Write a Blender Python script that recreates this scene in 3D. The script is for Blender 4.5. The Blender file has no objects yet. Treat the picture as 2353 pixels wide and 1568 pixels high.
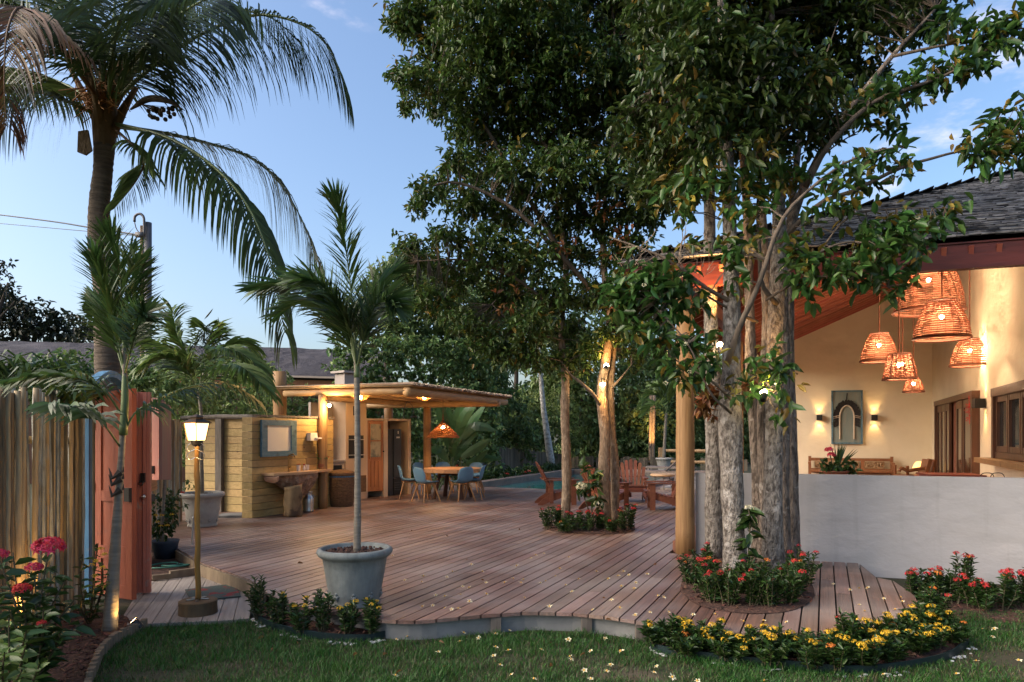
import bpy, math, random
import numpy as np
from mathutils import Vector, Matrix, Euler
R = math.radians
random.seed(7); rng = np.random.default_rng(7)
scene = bpy.context.scene
col = scene.collection

# ---------------------------------------------------------------- camera
# a level camera with a vertical lens shift, eye 1.75 m above the lawn
EYE = 1.75; FPX = 1600.0; CX = 1176.5; HY = 998.0; WPX = 2353.0; HPX = 1568.0
cam = bpy.data.cameras.new('camera'); camo = bpy.data.objects.new('camera', cam); col.objects.link(camo)
camo.location = (0, 0, EYE); camo.rotation_euler = (R(90), 0, 0)
cam.sensor_width = 36.0; cam.lens = 36.0 * FPX / WPX
cam.shift_y = (HY - HPX / 2) / WPX
cam.clip_start = 0.05; cam.clip_end = 2000
scene.camera = camo

# ---------------------------------------------------------------- dusk sky, soft sun, exposure
SUN_EL = R(32); SUN_ROT = R(-106)
w = bpy.data.worlds.new('World'); scene.world = w; w.use_nodes = True
nt = w.node_tree; nt.nodes.clear()
wo = nt.nodes.new('ShaderNodeOutputWorld'); bg = nt.nodes.new('ShaderNodeBackground')
sky = nt.nodes.new('ShaderNodeTexSky'); sky.sky_type = 'NISHITA'; sky.sun_disc = False
sky.sun_elevation = SUN_EL; sky.sun_rotation = SUN_ROT
sky.air_density = 1.0; sky.dust_density = 4.0; sky.ozone_density = 2.0; sky.altitude = 0
tc = nt.nodes.new('ShaderNodeTexCoord')
mp = nt.nodes.new('ShaderNodeMapping'); mp.inputs['Scale'].default_value = (5, 5, 13)
nz = nt.nodes.new('ShaderNodeTexNoise'); nz.inputs['Scale'].default_value = 1.4; nz.inputs['Detail'].default_value = 6; nz.inputs['Roughness'].default_value = .55
nt.links.new(tc.outputs['Generated'], mp.inputs['Vector']); nt.links.new(mp.outputs['Vector'], nz.inputs['Vector'])
def cloud_patch(d, lo, hi):
    d = Vector(d).normalized()
    v = nt.nodes.new('ShaderNodeVectorMath'); v.operation = 'DOT_PRODUCT'; v.inputs[1].default_value = d
    nt.links.new(tc.outputs['Generated'], v.inputs[0])
    m = nt.nodes.new('ShaderNodeMapRange'); m.interpolation_type = 'SMOOTHSTEP'
    m.inputs['From Min'].default_value = lo; m.inputs['From Max'].default_value = hi
    nt.links.new(v.outputs['Value'], m.inputs['Value']); return m.outputs['Result']
def wmath(op, a, b):
    n = nt.nodes.new('ShaderNodeMath'); n.operation = op
    for i, q in enumerate((a, b)):
        if hasattr(q, 'is_linked'): nt.links.new(q, n.inputs[i])
        else: n.inputs[i].default_value = q
    return n.outputs[0]
msk = wmath('MAXIMUM', cloud_patch((.66, 1, .455), .987, .9995), cloud_patch((-.245, 1, .655), .9975, .99995))
cr = nt.nodes.new('ShaderNodeMapRange'); cr.interpolation_type = 'SMOOTHSTEP'
cr.inputs['From Min'].default_value = .47; cr.inputs['From Max'].default_value = .70
nt.links.new(nz.outputs['Fac'], cr.inputs['Value'])
cl = wmath('MULTIPLY', wmath('MULTIPLY', msk, cr.outputs['Result']), .9)
hs = nt.nodes.new('ShaderNodeHueSaturation'); hs.inputs['Saturation'].default_value = 1.10; hs.inputs['Value'].default_value = 1.0
nt.links.new(sky.outputs['Color'], hs.inputs['Color'])
mx = nt.nodes.new('ShaderNodeMix'); mx.data_type = 'RGBA'
nt.links.new(cl, mx.inputs['Factor']); nt.links.new(hs.outputs['Color'], mx.inputs[6]); mx.inputs[7].default_value = (5.2, 4.6, 4.9, 1)
nt.links.new(mx.outputs[2], bg.inputs['Color']); bg.inputs['Strength'].default_value = .13
nt.links.new(bg.outputs['Background'], wo.inputs['Surface'])
sun = bpy.data.lights.new('sun', 'SUN'); suno = bpy.data.objects.new('sun', sun); col.objects.link(suno)
sun.energy = 1.35; sun.angle = R(60); sun.color = (1, .86, .72)
# pointed away from the low western sky (left of the picture)
sd = Vector((math.sin(SUN_ROT) * math.cos(SUN_EL), math.cos(SUN_ROT) * math.cos(SUN_EL), math.sin(SUN_EL)))
suno.rotation_euler = sd.to_track_quat('Z', 'Y').to_euler(); suno.location = (-20, 5, 20)
scene.view_settings.view_transform = 'Standard'; scene.view_settings.look = 'None'
scene.view_settings.gamma = 1; scene.view_settings.use_curve_mapping = False
scene.view_settings.exposure = 1.2
scene.render.engine = 'CYCLES'
scene.cycles.use_denoising = True
scene.cycles.max_bounces = 6; scene.cycles.diffuse_bounces = 3; scene.cycles.glossy_bounces = 3
scene.cycles.transmission_bounces = 4; scene.cycles.transparent_max_bounces = 8
scene.cycles.sample_clamp_indirect = 4.0; scene.cycles.caustics_reflective = False; scene.cycles.caustics_refractive = False
# ---------------------------------------------------------------- placing
DECK = .18
def P(x, y, Y):                       # the point at depth Y seen at this spot of the photo
    return Vector(((x - CX) / FPX * Y, Y, EYE + (HY - y) / FPX * Y))
def G(x, y, z=DECK):                  # the point of the level z seen at this spot
    Y = FPX * (EYE - z) / (y - HY)
    return Vector(((x - CX) / FPX * Y, Y, z))
O0 = Vector((1.5, 9.4)); A = Vector((.41, .912)).normalized(); AP = Vector((A.y, -A.x)); BH = Vector((.949, -.316)).normalized()
def H(a, b, z): return Vector((O0.x + a * A.x + b * BH.x, O0.y + a * A.y + b * BH.y, z))      # house axes
def D2(a, c, z=DECK): return Vector((O0.x + a * A.x + c * AP.x, O0.y + a * A.y + c * AP.y, z))  # deck axes
def toD(p):
    d = Vector((p[0], p[1])) - O0
    return d.dot(A), d.dot(AP)
U = random.uniform; LAMPS = .85

# ---------------------------------------------------------------- mesh builder
ORG = {}
class MB:
    def __init__(s): s.v = []; s.f = []
    def add(s, vs, fs):
        n = len(s.v); s.v.extend([tuple(q) for q in vs]); s.f.extend([tuple(i + n for i in f) for f in fs])
    def box(s, c, size, rz=0, M=None):
        sx, sy, sz = (q / 2 for q in size)
        vs = [Vector((x, y, z)) for z in (-sz, sz) for x, y in ((-sx, -sy), (sx, -sy), (sx, sy), (-sx, sy))]
        if M is None: M = Matrix.Rotation(rz, 3, 'Z')
        c = Vector(c); s.add([c + M @ q for q in vs], [(3, 2, 1, 0), (4, 5, 6, 7), (0, 1, 5, 4), (1, 2, 6, 5), (2, 3, 7, 6), (3, 0, 4, 7)])
        return s
    def bar(s, p, q, wd, th, up=(0, 0, 1)):       # a squared bar from p to q, wd across, th along 'up'
        p = Vector(p); q = Vector(q); d = (q - p); L = d.length; d.normalize(); up = Vector(up)
        x = d.cross(up)
        if x.length < 1e-4: x = d.cross(Vector((1, 0, 0)))
        x.normalize(); u = x.cross(d)
        M = Matrix((x, d, u)).transposed()
        return s.box((p + q) / 2, (wd, L, th), M=M)
    def tube(s, pts, rad, n=8, cap=True, jit=0):
        pts = [Vector(p) for p in pts]; m = len(pts)
        if not hasattr(rad, '__len__'): rad = [rad] * m
        base = len(s.v); ref = None
        for i, p in enumerate(pts):
            t = (pts[min(i + 1, m - 1)] - pts[max(i - 1, 0)]); t.normalize()
            if ref is None:
                ref = t.cross(Vector((0, 1, 0))) if abs(t.y) < .9 else t.cross(Vector((1, 0, 0)))
            ref = (ref - t * ref.dot(t)).normalized(); bt = t.cross(ref)
            for k in range(n):
                a = 2 * math.pi * k / n; r = rad[i] * (1 + (U(-jit, jit) if jit else 0))
                s.v.append(tuple(p + ref * (math.cos(a) * r) + bt * (math.sin(a) * r)))
        for i in range(m - 1):
            for k in range(n):
                k2 = (k + 1) % n; a0 = base + i * n
                s.f.append((a0 + k, a0 + k2, a0 + n + k2, a0 + n + k))
        if cap:
            s.f.append(tuple(base + k for k in reversed(range(n)))); s.f.append(tuple(base + (m - 1) * n + k for k in range(n)))
        return s
    def lathe(s, prof, c=(0, 0, 0), n=28, cap=True):     # prof: (r, z) from bottom to top
        c = Vector(c); base = len(s.v)
        for r, z in prof:
            for k in range(n):
                a = 2 * math.pi * k / n; s.v.append((c.x + r * math.cos(a), c.y + r * math.sin(a), c.z + z))
        for i in range(len(prof) - 1):
            for k in range(n):
                k2 = (k + 1) % n; a0 = base + i * n
                s.f.append((a0 + k, a0 + k2, a0 + n + k2, a0 + n + k))
        if cap:
            s.f.append(tuple(base + k for k in reversed(range(n)))); s.f.append(tuple(base + (len(prof) - 1) * n + k for k in range(n)))
        return s
    def ball(s, c, r, n=8, m=6, sq=(1, 1, 1)):
        c = Vector(c); base = len(s.v)
        for i in range(m + 1):
            th = math.pi * (i / m) * .98 + .01 * math.pi
            for k in range(n):
                a = 2 * math.pi * k / n
                s.v.append((c.x + r * sq[0] * math.sin(th) * math.cos(a), c.y + r * sq[1] * math.sin(th) * math.sin(a), c.z - r * sq[2] * math.cos(th)))
        for i in range(m):
            for k in range(n):
                k2 = (k + 1) % n; a0 = base + i * n; s.f.append((a0 + k, a0 + k2, a0 + n + k2, a0 + n + k))
        s.f.append(tuple(base + k for k in reversed(range(n)))); s.f.append(tuple(base + m * n + k for k in range(n)))
        return s
    def prism(s, poly, z0, z1):                    # poly: xy points, counter-clockwise
        n = len(poly); s.add([(p[0], p[1], z0) for p in poly] + [(p[0], p[1], z1) for p in poly],
              [tuple(reversed(range(n))), tuple(range(n, 2 * n))] + [(i, (i + 1) % n, n + (i + 1) % n, n + i) for i in range(n)])
        return s
    def slab(s, poly, off):                        # a planar 3-D polygon thickened by the vector off
        n = len(poly); off = Vector(off); poly = [Vector(p) for p in poly]
        s.add(poly + [p + off for p in poly], [tuple(reversed(range(n))), tuple(range(n, 2 * n))] + [(i, (i + 1) % n, n + (i + 1) % n, n + i) for i in range(n)])
        return s
    def strip(s, pts, ws, side):                   # a flat ribbon (leaflet)
        b = len(s.v); m = len(pts)
        for p, wd in zip(pts, ws):
            s.v.append(tuple(p - side * wd)); s.v.append(tuple(p + side * wd))
        for i in range(m - 1): s.f.append((b + 2 * i, b + 2 * i + 1, b + 2 * i + 3, b + 2 * i + 2))
    def build(s, name, m, parent=None, smooth=False, origin=None):
        if parent is not None: o3 = ORG[parent.name]
        elif origin is not None: o3 = Vector(origin)
        else:
            a = np.array(s.v); o3 = Vector((float((a[:, 0].min() + a[:, 0].max()) / 2), float((a[:, 1].min() + a[:, 1].max()) / 2), float(a[:, 2].min())))
        me = bpy.data.meshes.new(name)
        me.from_pydata([(q[0] - o3.x, q[1] - o3.y, q[2] - o3.z) for q in s.v], [], s.f)
        return finish(me, name, m, parent, o3, smooth)
def finish(me, name, m, parent, o3, smooth):
    me.materials.append(m)
    if smooth: me.polygons.foreach_set('use_smooth', [True] * len(me.polygons))
    me.update()
    o = bpy.data.objects.new(name, me); col.objects.link(o)
    ORG[o.name] = Vector(o3)
    if parent is not None: o.parent = parent
    else: o.location = o3
    return o
def npmesh(name, V, F, m, parent=None, smooth=False, origin=None):      # V (n,3), F (k,4) arrays
    V = np.asarray(V, dtype=np.float64); F = np.asarray(F, dtype=np.int32)
    if parent is not None: o3 = ORG[parent.name]
    elif origin is not None: o3 = Vector(origin)
    else: o3 = Vector((float(V[:, 0].mean()), float(V[:, 1].mean()), float(V[:, 2].min())))
    me = bpy.data.meshes.new(name)
    me.vertices.add(len(V)); me.vertices.foreach_set('co', (V - np.array(o3)).astype(np.float32).ravel())
    k = F.shape[1]; me.loops.add(F.size); me.loops.foreach_set('vertex_index', F.ravel())
    me.polygons.add(len(F)); me.polygons.foreach_set('loop_start', np.arange(0, F.size, k, dtype=np.int32))
    me.update(calc_edges=True); me.validate()
    return finish(me, name, m, parent, o3, smooth)
def tag(o, label=None, cat=None, group=None, kind=None):
    if label: o['label'] = label
    if cat: o['category'] = cat
    if group: o['group'] = group
    if kind: o['kind'] = kind
    return o
def thing(name, label, cat, loc=(0, 0, 0), group=None):
    o = bpy.data.objects.new(name, None); col.objects.link(o); o.location = loc; o.empty_display_size = .1
    ORG[o.name] = Vector(loc); return tag(o, label, cat, group)
def copy_tree(o, parent=None):
    c = o.copy(); col.objects.link(c); ORG[c.name] = ORG[o.name].copy()
    if parent is not None: c.parent = parent
    for ch in list(o.children): copy_tree(ch, c)
    return c
def spline(pts, n):                                # smooth points through the control points
    pts = [Vector(p) for p in pts]
    if len(pts) < 3: return [pts[0].lerp(pts[-1], i / (n - 1)) for i in range(n)]
    q = [2 * pts[0] - pts[1]] + pts + [2 * pts[-1] - pts[-2]]; m = len(pts) - 1; out = []
    for i in range(n):
        t = i / (n - 1) * m; k = min(int(t), m - 1); u = t - k; a, b, c, d = q[k:k + 4]
        out.append(.5 * ((2 * b) + (c - a) * u + (2 * a - 5 * b + 4 * c - d) * u * u + (3 * b - a - 3 * c + d) * u ** 3))
    return out
def lamp(name, loc, watts, colr=(1, .56, .22), r=.04, spot=None, aim=None, blend=.5, parent=None):
    l = bpy.data.lights.new(name, 'SPOT' if spot else 'POINT'); l.energy = watts * LAMPS; l.color = colr; l.shadow_soft_size = r
    if spot: l.spot_size = R(spot); l.spot_blend = blend
    o = bpy.data.objects.new(name, l); col.objects.link(o)
    if aim is not None: o.rotation_euler = (-(Vector(aim) - Vector(loc))).to_track_quat('Z', 'Y').to_euler()
    if parent is not None: o.parent = parent; o.location = Vector(loc) - ORG[parent.name]
    else: o.location = loc
    return o

# ---------------------------------------------------------------- materials
def rgb(r, g, b):                                  # sRGB 0-255 to linear
    f = lambda c: (c / 255) / 12.92 if c / 255 <= .04045 else ((c / 255 + .055) / 1.055) ** 2.4
    return (f(r), f(g), f(b), 1)
def mat(name, c1, c2=None, scale=(6, 6, 6), rough=.6, bump=0, bscale=None, metal=0, island=0, detail=5, lo=.35, hi=.68, spec=.4, trans=0, dist=.02, c3=None, s3=2.0, t3=(.55, .7)):
    m = bpy.data.materials.new(name); m.use_nodes = True; n = m.node_tree; L = n.links; b = n.nodes['Principled BSDF']
    b.inputs['Roughness'].default_value = rough; b.inputs['Metallic'].default_value = metal
    b.inputs['Specular IOR Level'].default_value = spec
    if len(c1) == 3: c1 = (*c1, 1)
    c2 = c2 or tuple(q * .6 for q in c1[:3]); c2 = (*c2[:3], 1)
    t = n.nodes.new('ShaderNodeTexCoord'); mp = n.nodes.new('ShaderNodeMapping'); mp.inputs['Scale'].default_value = scale
    L.new(t.outputs['Object'], mp.inputs['Vector'])
    vec = mp.outputs['Vector']
    if island:
        g = n.nodes.new('ShaderNodeNewGeometry')
        sc = n.nodes.new('ShaderNodeVectorMath'); sc.operation = 'SCALE'; sc.inputs[0].default_value = (37, 91, 53)
        L.new(g.outputs['Random Per Island'], sc.inputs['Scale'])
        ad = n.nodes.new('ShaderNodeVectorMath'); L.new(vec, ad.inputs[0]); L.new(sc.outputs[0], ad.inputs[1]); vec = ad.outputs[0]
    nz = n.nodes.new('ShaderNodeTexNoise'); nz.inputs['Scale'].default_value = 1; nz.inputs['Detail'].default_value = detail; nz.inputs['Roughness'].default_value = .6
    L.new(vec, nz.inputs['Vector'])
    r = n.nodes.new('ShaderNodeMapRange'); r.inputs['From Min'].default_value = lo; r.inputs['From Max'].default_value = hi; L.new(nz.outputs['Fac'], r.inputs['Value'])
    mx = n.nodes.new('ShaderNodeMix'); mx.data_type = 'RGBA'; mx.inputs[6].default_value = c1; mx.inputs[7].default_value = c2
    L.new(r.outputs['Result'], mx.inputs['Factor']); out = mx.outputs[2]
    if c3:
        n3 = n.nodes.new('ShaderNodeTexNoise'); n3.inputs['Scale'].default_value = s3; n3.inputs['Detail'].default_value = 6; L.new(t.outputs['Object'], n3.inputs['Vector'])
        r3 = n.nodes.new('ShaderNodeMapRange'); r3.inputs['From Min'].default_value = t3[0]; r3.inputs['From Max'].default_value = t3[1]; L.new(n3.outputs['Fac'], r3.inputs['Value'])
        m3 = n.nodes.new('ShaderNodeMix'); m3.data_type = 'RGBA'; L.new(r3.outputs['Result'], m3.inputs['Factor']); L.new(out, m3.inputs[6]); m3.inputs[7].default_value = (*c3[:3], 1); out = m3.outputs[2]
    if island:
        h = n.nodes.new('ShaderNodeHueSaturation'); v = n.nodes.new('ShaderNodeMapRange')
        v.inputs['To Min'].default_value = 1 - island; v.inputs['To Max'].default_value = 1 + island
        L.new(g.outputs['Random Per Island'], v.inputs['Value']); L.new(v.outputs['Result'], h.inputs['Value']); L.new(out, h.inputs['Color'])
        hv = n.nodes.new('ShaderNodeMath'); hv.operation = 'MULTIPLY_ADD'; hv.inputs[1].default_value = 97.13; hv.inputs[2].default_value = 0; L.new(g.outputs['Random Per Island'], hv.inputs[0])
        fr = n.nodes.new('ShaderNodeMath'); fr.operation = 'FRACT'; L.new(hv.outputs[0], fr.inputs[0])
        hr = n.nodes.new('ShaderNodeMapRange'); hr.inputs['To Min'].default_value = .5 - island * (.045 if trans else .04); hr.inputs['To Max'].default_value = .5 + island * (.06 if trans else .04); L.new(fr.outputs[0], hr.inputs['Value']); L.new(hr.outputs['Result'], h.inputs['Hue'])
        out = h.outputs['Color']
    L.new(out, b.inputs['Base Color'])
    if bump:
        nb = n.nodes.new('ShaderNodeTexNoise'); nb.inputs['Scale'].default_value = 1; nb.inputs['Detail'].default_value = 6
        mb = n.nodes.new('ShaderNodeMapping'); mb.inputs['Scale'].default_value = bscale or tuple(q * 2 for q in scale); L.new(t.outputs['Object'], mb.inputs['Vector']); L.new(mb.outputs['Vector'], nb.inputs['Vector'])
        bp = n.nodes.new('ShaderNodeBump'); bp.inputs['Strength'].default_value = bump; bp.inputs['Distance'].default_value = dist; L.new(nb.outputs['Fac'], bp.inputs['Height']); L.new(bp.outputs['Normal'], b.inputs['Normal'])
    if trans:
        tr = n.nodes.new('ShaderNodeBsdfTranslucent'); ms = n.nodes.new('ShaderNodeMixShader'); ms.inputs['Fac'].default_value = trans
        L.new(out, tr.inputs['Color']); L.new(b.outputs['BSDF'], ms.inputs[1]); L.new(tr.outputs['BSDF'], ms.inputs[2]); L.new(ms.outputs['Shader'], n.nodes['Material Output'].inputs['Surface'])
    return m
def emit(name, c, s):
    m = bpy.data.materials.new(name); m.use_nodes = True; b = m.node_tree.nodes['Principled BSDF']
    b.inputs['Base Color'].default_value = (*c, 1); b.inputs['Emission Color'].default_value = (*c, 1); b.inputs['Emission Strength'].default_value = s
    return m
def glass(name, c=(.02, .025, .03), rough=.05, alpha=1):
    m = bpy.data.materials.new(name); m.use_nodes = True; b = m.node_tree.nodes['Principled BSDF']
    b.inputs['Base Color'].default_value = (*c, 1); b.inputs['Roughness'].default_value = rough; b.inputs['Specular IOR Level'].default_value = .8
    b.inputs['Alpha'].default_value = alpha
    return m
M = {}
M['deck'] = mat('deck_timber', (.215, .118, .084), (.115, .068, .051), (1.2, 26, 26), .42, .35, (2, 60, 60), island=.24, spec=.5, c3=(.31, .255, .23), s3=1.1, t3=(.42, .8))
M['deck_low'] = mat('grey_deck_timber', (.30, .265, .235), (.19, .165, .145), (1.5, 26, 26), .6, .3, (2, 50, 50), island=.15)
M['plaster'] = mat('white_plaster', (.49, .46, .44), (.44, .415, .395), (1.6, 1.6, 1.6), .85, .6, (1.5, 1.5, 2.4), dist=.09, c3=(.40, .375, .355), s3=1.4, t3=(.6, .95))
_pn = M['plaster'].node_tree; _bs = _pn.nodes['Principled BSDF']; _src = _bs.inputs['Base Color'].links[0].from_socket
_tc = _pn.nodes.new('ShaderNodeTexCoord'); _mp = _pn.nodes.new('ShaderNodeMapping'); _mp.inputs['Scale'].default_value = (7, 7, .5); _nz = _pn.nodes.new('ShaderNodeTexNoise'); _nz.inputs['Scale'].default_value = 1; _nz.inputs['Detail'].default_value = 6
_mr = _pn.nodes.new('ShaderNodeMapRange'); _mr.inputs['From Min'].default_value = .56; _mr.inputs['From Max'].default_value = .8; _mr.inputs['To Max'].default_value = .55
_mx = _pn.nodes.new('ShaderNodeMix'); _mx.data_type = 'RGBA'; _mx.inputs[7].default_value = (.33, .30, .27, 1)      # rain streaks
_pn.links.new(_tc.outputs['Object'], _mp.inputs['Vector']); _pn.links.new(_mp.outputs['Vector'], _nz.inputs['Vector']); _pn.links.new(_nz.outputs['Fac'], _mr.inputs['Value']); _pn.links.new(_mr.outputs['Result'], _mx.inputs['Factor']); _pn.links.new(_src, _mx.inputs[6]); _pn.links.new(_mx.outputs[2], _bs.inputs['Base Color'])
M['cream'] = mat('cream_plaster', (.80, .695, .52), (.73, .625, .455), (1.5, 1.5, 1.5), .85, .45, (1.4, 1.4, 2.2), dist=.06)
M['beige'] = mat('beige_render', (.56, .42, .30), (.50, .37, .26), (2, 2, 2), .8, .2)
M['greyrender'] = mat('grey_render', (.42, .36, .32), (.36, .31, .28), (2, 2, 2), .8, .2)
M['log'] = mat('peeled_log', (.37, .215, .093), (.235, .125, .05), (44, 44, 1.6), .6, .35, (50, 50, 3), c3=(.16, .085, .04), s3=3, t3=(.62, .75))
M['logh'] = mat('peeled_log_beam', (.48, .31, .15), (.36, .21, .10), (5, 5, 20), .6, .3, (12, 12, 50))
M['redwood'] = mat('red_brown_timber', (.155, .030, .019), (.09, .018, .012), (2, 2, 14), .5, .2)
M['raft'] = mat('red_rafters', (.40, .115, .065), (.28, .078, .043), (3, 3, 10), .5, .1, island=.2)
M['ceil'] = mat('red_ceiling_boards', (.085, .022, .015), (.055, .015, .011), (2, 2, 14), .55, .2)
M['darkwood'] = mat('dark_door_timber', (.10, .042, .022), (.06, .026, .014), (12, 12, 2), .4, .2)
M['shingle'] = mat('weathered_shingles', (.050, .046, .043), (.020, .019, .019), (5, 5, 5), .95, .6, (30, 30, 30), island=.35, c3=(.11, .10, .085), s3=4, t3=(.62, .78), spec=.08)
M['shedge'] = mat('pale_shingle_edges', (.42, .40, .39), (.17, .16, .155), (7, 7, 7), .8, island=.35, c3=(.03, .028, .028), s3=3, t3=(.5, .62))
M['thatch'] = mat('dark_thatch', (.066, .060, .068), (.032, .029, .034), (9, 9, 2.2), .9, .8, (26, 26, 5), dist=.08, c3=(.12, .11, .12), s3=.5, t3=(.5, .8))
M['bark_grey'] = mat('pale_rough_bark', (.30, .265, .225), (.095, .078, .063), (26, 26, 13), .9, 1.0, (54, 54, 26), dist=.05, lo=.42, hi=.62, c3=(.43, .39, .345), s3=8, t3=(.58, .66))
M['bark_mid'] = mat('weathered_brown_grey_bark', (.24, .19, .15), (.085, .065, .05), (22, 22, 8), .9, 1.0, (46, 46, 14), dist=.05, lo=.42, hi=.62, c3=(.33, .29, .25), s3=9, t3=(.6, .68))
M['bark_brown'] = mat('brown_bark', (.32, .235, .16), (.13, .085, .052), (24, 24, 9), .9, 1.0, (50, 50, 18), dist=.03, lo=.34, hi=.68, c3=(.40, .34, .27), s3=11, t3=(.60, .76))
M['bark_limb'] = mat('dark_limb_bark', (.15, .115, .085), (.07, .055, .042), (14, 14, 5), .9, .7)
M['bark_white'] = mat('white_bark', (.55, .54, .50), (.20, .19, .17), (7, 7, 9), .9, .5)
M['bark_dark'] = mat('dark_bark', (.07, .055, .042), (.035, .028, .022), (8, 8, 3), .9, .6)
M['coco'] = mat('ringed_palm_bark', (.15, .115, .085), (.065, .05, .038), (3, 3, 22), .9, 1.0, (4, 4, 34), dist=.03)
M['palmbark'] = mat('smooth_palm_stem', (.23, .20, .155), (.14, .12, .095), (3, 3, 24), .7, .6, (5, 5, 34), c3=(.13, .115, .09), s3=5, t3=(.6, .72))
M['palmgreen'] = mat('green_palm_sheath', (.12, .17, .06), (.08, .11, .045), (4, 4, 2), .5)
def leafm(name, c1, c2, isl=.35, tr=.28, rough=.45, sc=1.2): return mat(name, c1, c2, (sc, sc, sc), rough, island=isl, trans=tr, spec=.45)
M['leaf_near'] = leafm('near_tree_leaf', (.062, .102, .022), (.030, .052, .013), .5, rough=.38)
M['leaf_yellow'] = leafm('yellowing_and_lit_leaf', (.26, .19, .03), (.17, .12, .022), .5, rough=.4, tr=.35)  # some turning leaves, some lit by lamps: that glow is put into the colour
M['leaf_lamplit'] = leafm('lamplit_tree_leaf', (.075, .155, .034), (.040, .088, .02), .45, rough=.35, tr=.32)  # lighter copy of the tree leaf, lamplight on the low crown painted in
M['leaf_mid'] = leafm('mid_tree_leaf', (.088, .145, .030), (.044, .078, .018), .5, rough=.4)
M['leaf_bg'] = leafm('jungle_leaf', (.19, .26, .085), (.105, .155, .055), .55, .36)
M['leaf_bg2'] = leafm('bright_jungle_leaf', (.21, .27, .085), (.12, .175, .055), .5, .36)
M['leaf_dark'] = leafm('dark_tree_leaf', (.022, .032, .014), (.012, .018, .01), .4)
M['leaf_ivy'] = leafm('ivy_leaf', (.16, .25, .08), (.08, .14, .046), .45, rough=.35)
M['leaf_shrub'] = leafm('shrub_leaf', (.055, .105, .024), (.026, .055, .014), .4, rough=.35)
M['leaf_dry'] = leafm('dry_leaf', (.30, .13, .045), (.16, .07, .03), .4)
M['leaf_palm'] = leafm('palm_leaflet', (.065, .098, .026), (.034, .056, .018), .35, .25)
M['leaf_palm2'] = leafm('feather_palm_leaflet', (.060, .110, .026), (.030, .062, .018), .35, .28)
M['leaf_palm3'] = leafm('young_palm_leaflet', (.13, .20, .05), (.07, .12, .03), .35, .3)
M['leaf_brown'] = leafm('dead_palm_leaflet', (.15, .07, .025), (.07, .038, .018), .4)
M['banana'] = leafm('banana_leaf', (.07, .16, .05), (.04, .095, .035), .3, .3, .35)
M['fl_red'] = mat('red_petals', (.62, .035, .03), (.48, .02, .03), (9, 9, 9), .5, island=.25, trans=.2)
M['fl_pink'] = mat('pink_petals', (.75, .07, .12), (.60, .03, .08), (9, 9, 9), .5, island=.25, trans=.2)
M['fl_yel'] = mat('yellow_petals', (.80, .52, .035), (.72, .42, .025), (9, 9, 9), .5, island=.25, trans=.2)
M['fl_or'] = mat('orange_petals', (.72, .24, .03), (.6, .16, .03), (9, 9, 9), .5, island=.3, trans=.2)
M['fl_cream'] = mat('cream_petals', (.82, .77, .55), (.78, .70, .44), (9, 9, 9), .5, island=.15, trans=.2)
M['fl_yc'] = mat('orange_flower_heart', (.78, .42, .05), (.7, .35, .04), (9, 9, 9), .5)
M['stem'] = mat('green_brown_stem', (.09, .075, .04), (.06, .05, .03), (8, 8, 8), .7)
M['mulch'] = mat('bark_mulch', (.085, .040, .026), (.035, .018, .013), (14, 14, 14), .95, .9, (30, 30, 30), c3=(.15, .075, .05), s3=24, t3=(.55, .68))
M['chip'] = mat('bark_chip', (.12, .055, .034), (.06, .03, .02), (9, 9, 9), .9, island=.6)
M['soil'] = mat('lawn_soil', (.035, .045, .016), (.05, .042, .024), (3, 3, 3), .95, .6, (25, 25, 25), c3=(.10, .078, .05), s3=1.1, t3=(.57, .68))
M['grass'] = leafm('grass_blade', (.026, .115, .012), (.050, .110, .018), .45, .25, .5, 1.6)
M['drygrass'] = leafm('dry_grass_blade', (.13, .10, .05), (.09, .07, .038), .4, .2)
M['stonepot'] = mat('weathered_stone_pot', (.23, .25, .235), (.135, .15, .145), (9, 9, 2.2), .8, .4, (16, 16, 16), c3=(.13, .145, .14), s3=3.2, t3=(.55, .75))
M['stonepot2'] = mat('pale_stone_pot', (.40, .39, .36), (.30, .29, .27), (5, 5, 5), .8, .3, (16, 16, 16))
M['pole2'] = mat('grey_eucalyptus_poles', (.34, .35, .31), (.19, .19, .155), (34, 34, 6), .8, .6, (60, 60, 12), c3=(.16, .14, .10), s3=4, t3=(.55, .7))
M['pole3'] = mat('brown_eucalyptus_poles', (.22, .145, .075), (.12, .085, .05), (34, 34, 4), .75, .5, (30, 30, 5))
M['pole4'] = mat('straw_eucalyptus_poles', (.42, .33, .19), (.27, .20, .12), (34, 34, 4), .75, .4, (30, 30, 5))
M['pebble'] = mat('clay_pebbles', (.10, .052, .038), (.05, .028, .022), (9, 9, 9), .9, island=.5)
M['pole'] = mat('eucalyptus_poles', (.36, .25, .12), (.20, .145, .08), (34, 34, 4), .75, .6, (60, 60, 9), island=.35, c3=(.34, .36, .34), s3=2.2, t3=(.55, .68))
M['orange'] = mat('terracotta_paint', (.34, .088, .042), (.27, .066, .034), (9, 9, 2), .6, .3, (40, 40, 4), c3=(.24, .075, .045), s3=7, t3=(.58, .72))
M['salmon'] = mat('salmon_paint', (.42, .155, .11), (.34, .12, .088), (12, 12, 2), .6, .3, (40, 40, 4), c3=(.36, .22, .18), s3=9, t3=(.62, .72))
M['pinkwood'] = mat('faded_pink_timber', (.24, .095, .08), (.19, .115, .10), (10, 10, 2), .7, .3)
M['blue'] = mat('blue_paint', (.10, .25, .40), (.07, .18, .31), (9, 9, 3), .65, .25, c3=(.17, .27, .34), s3=8, t3=(.6, .7))
M['bluewood'] = mat('weathered_blue_timber', (.075, .16, .21), (.13, .22, .26), (12, 3, 12), .7, .4, c3=(.05, .09, .11), s3=7, t3=(.55, .7))
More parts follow.
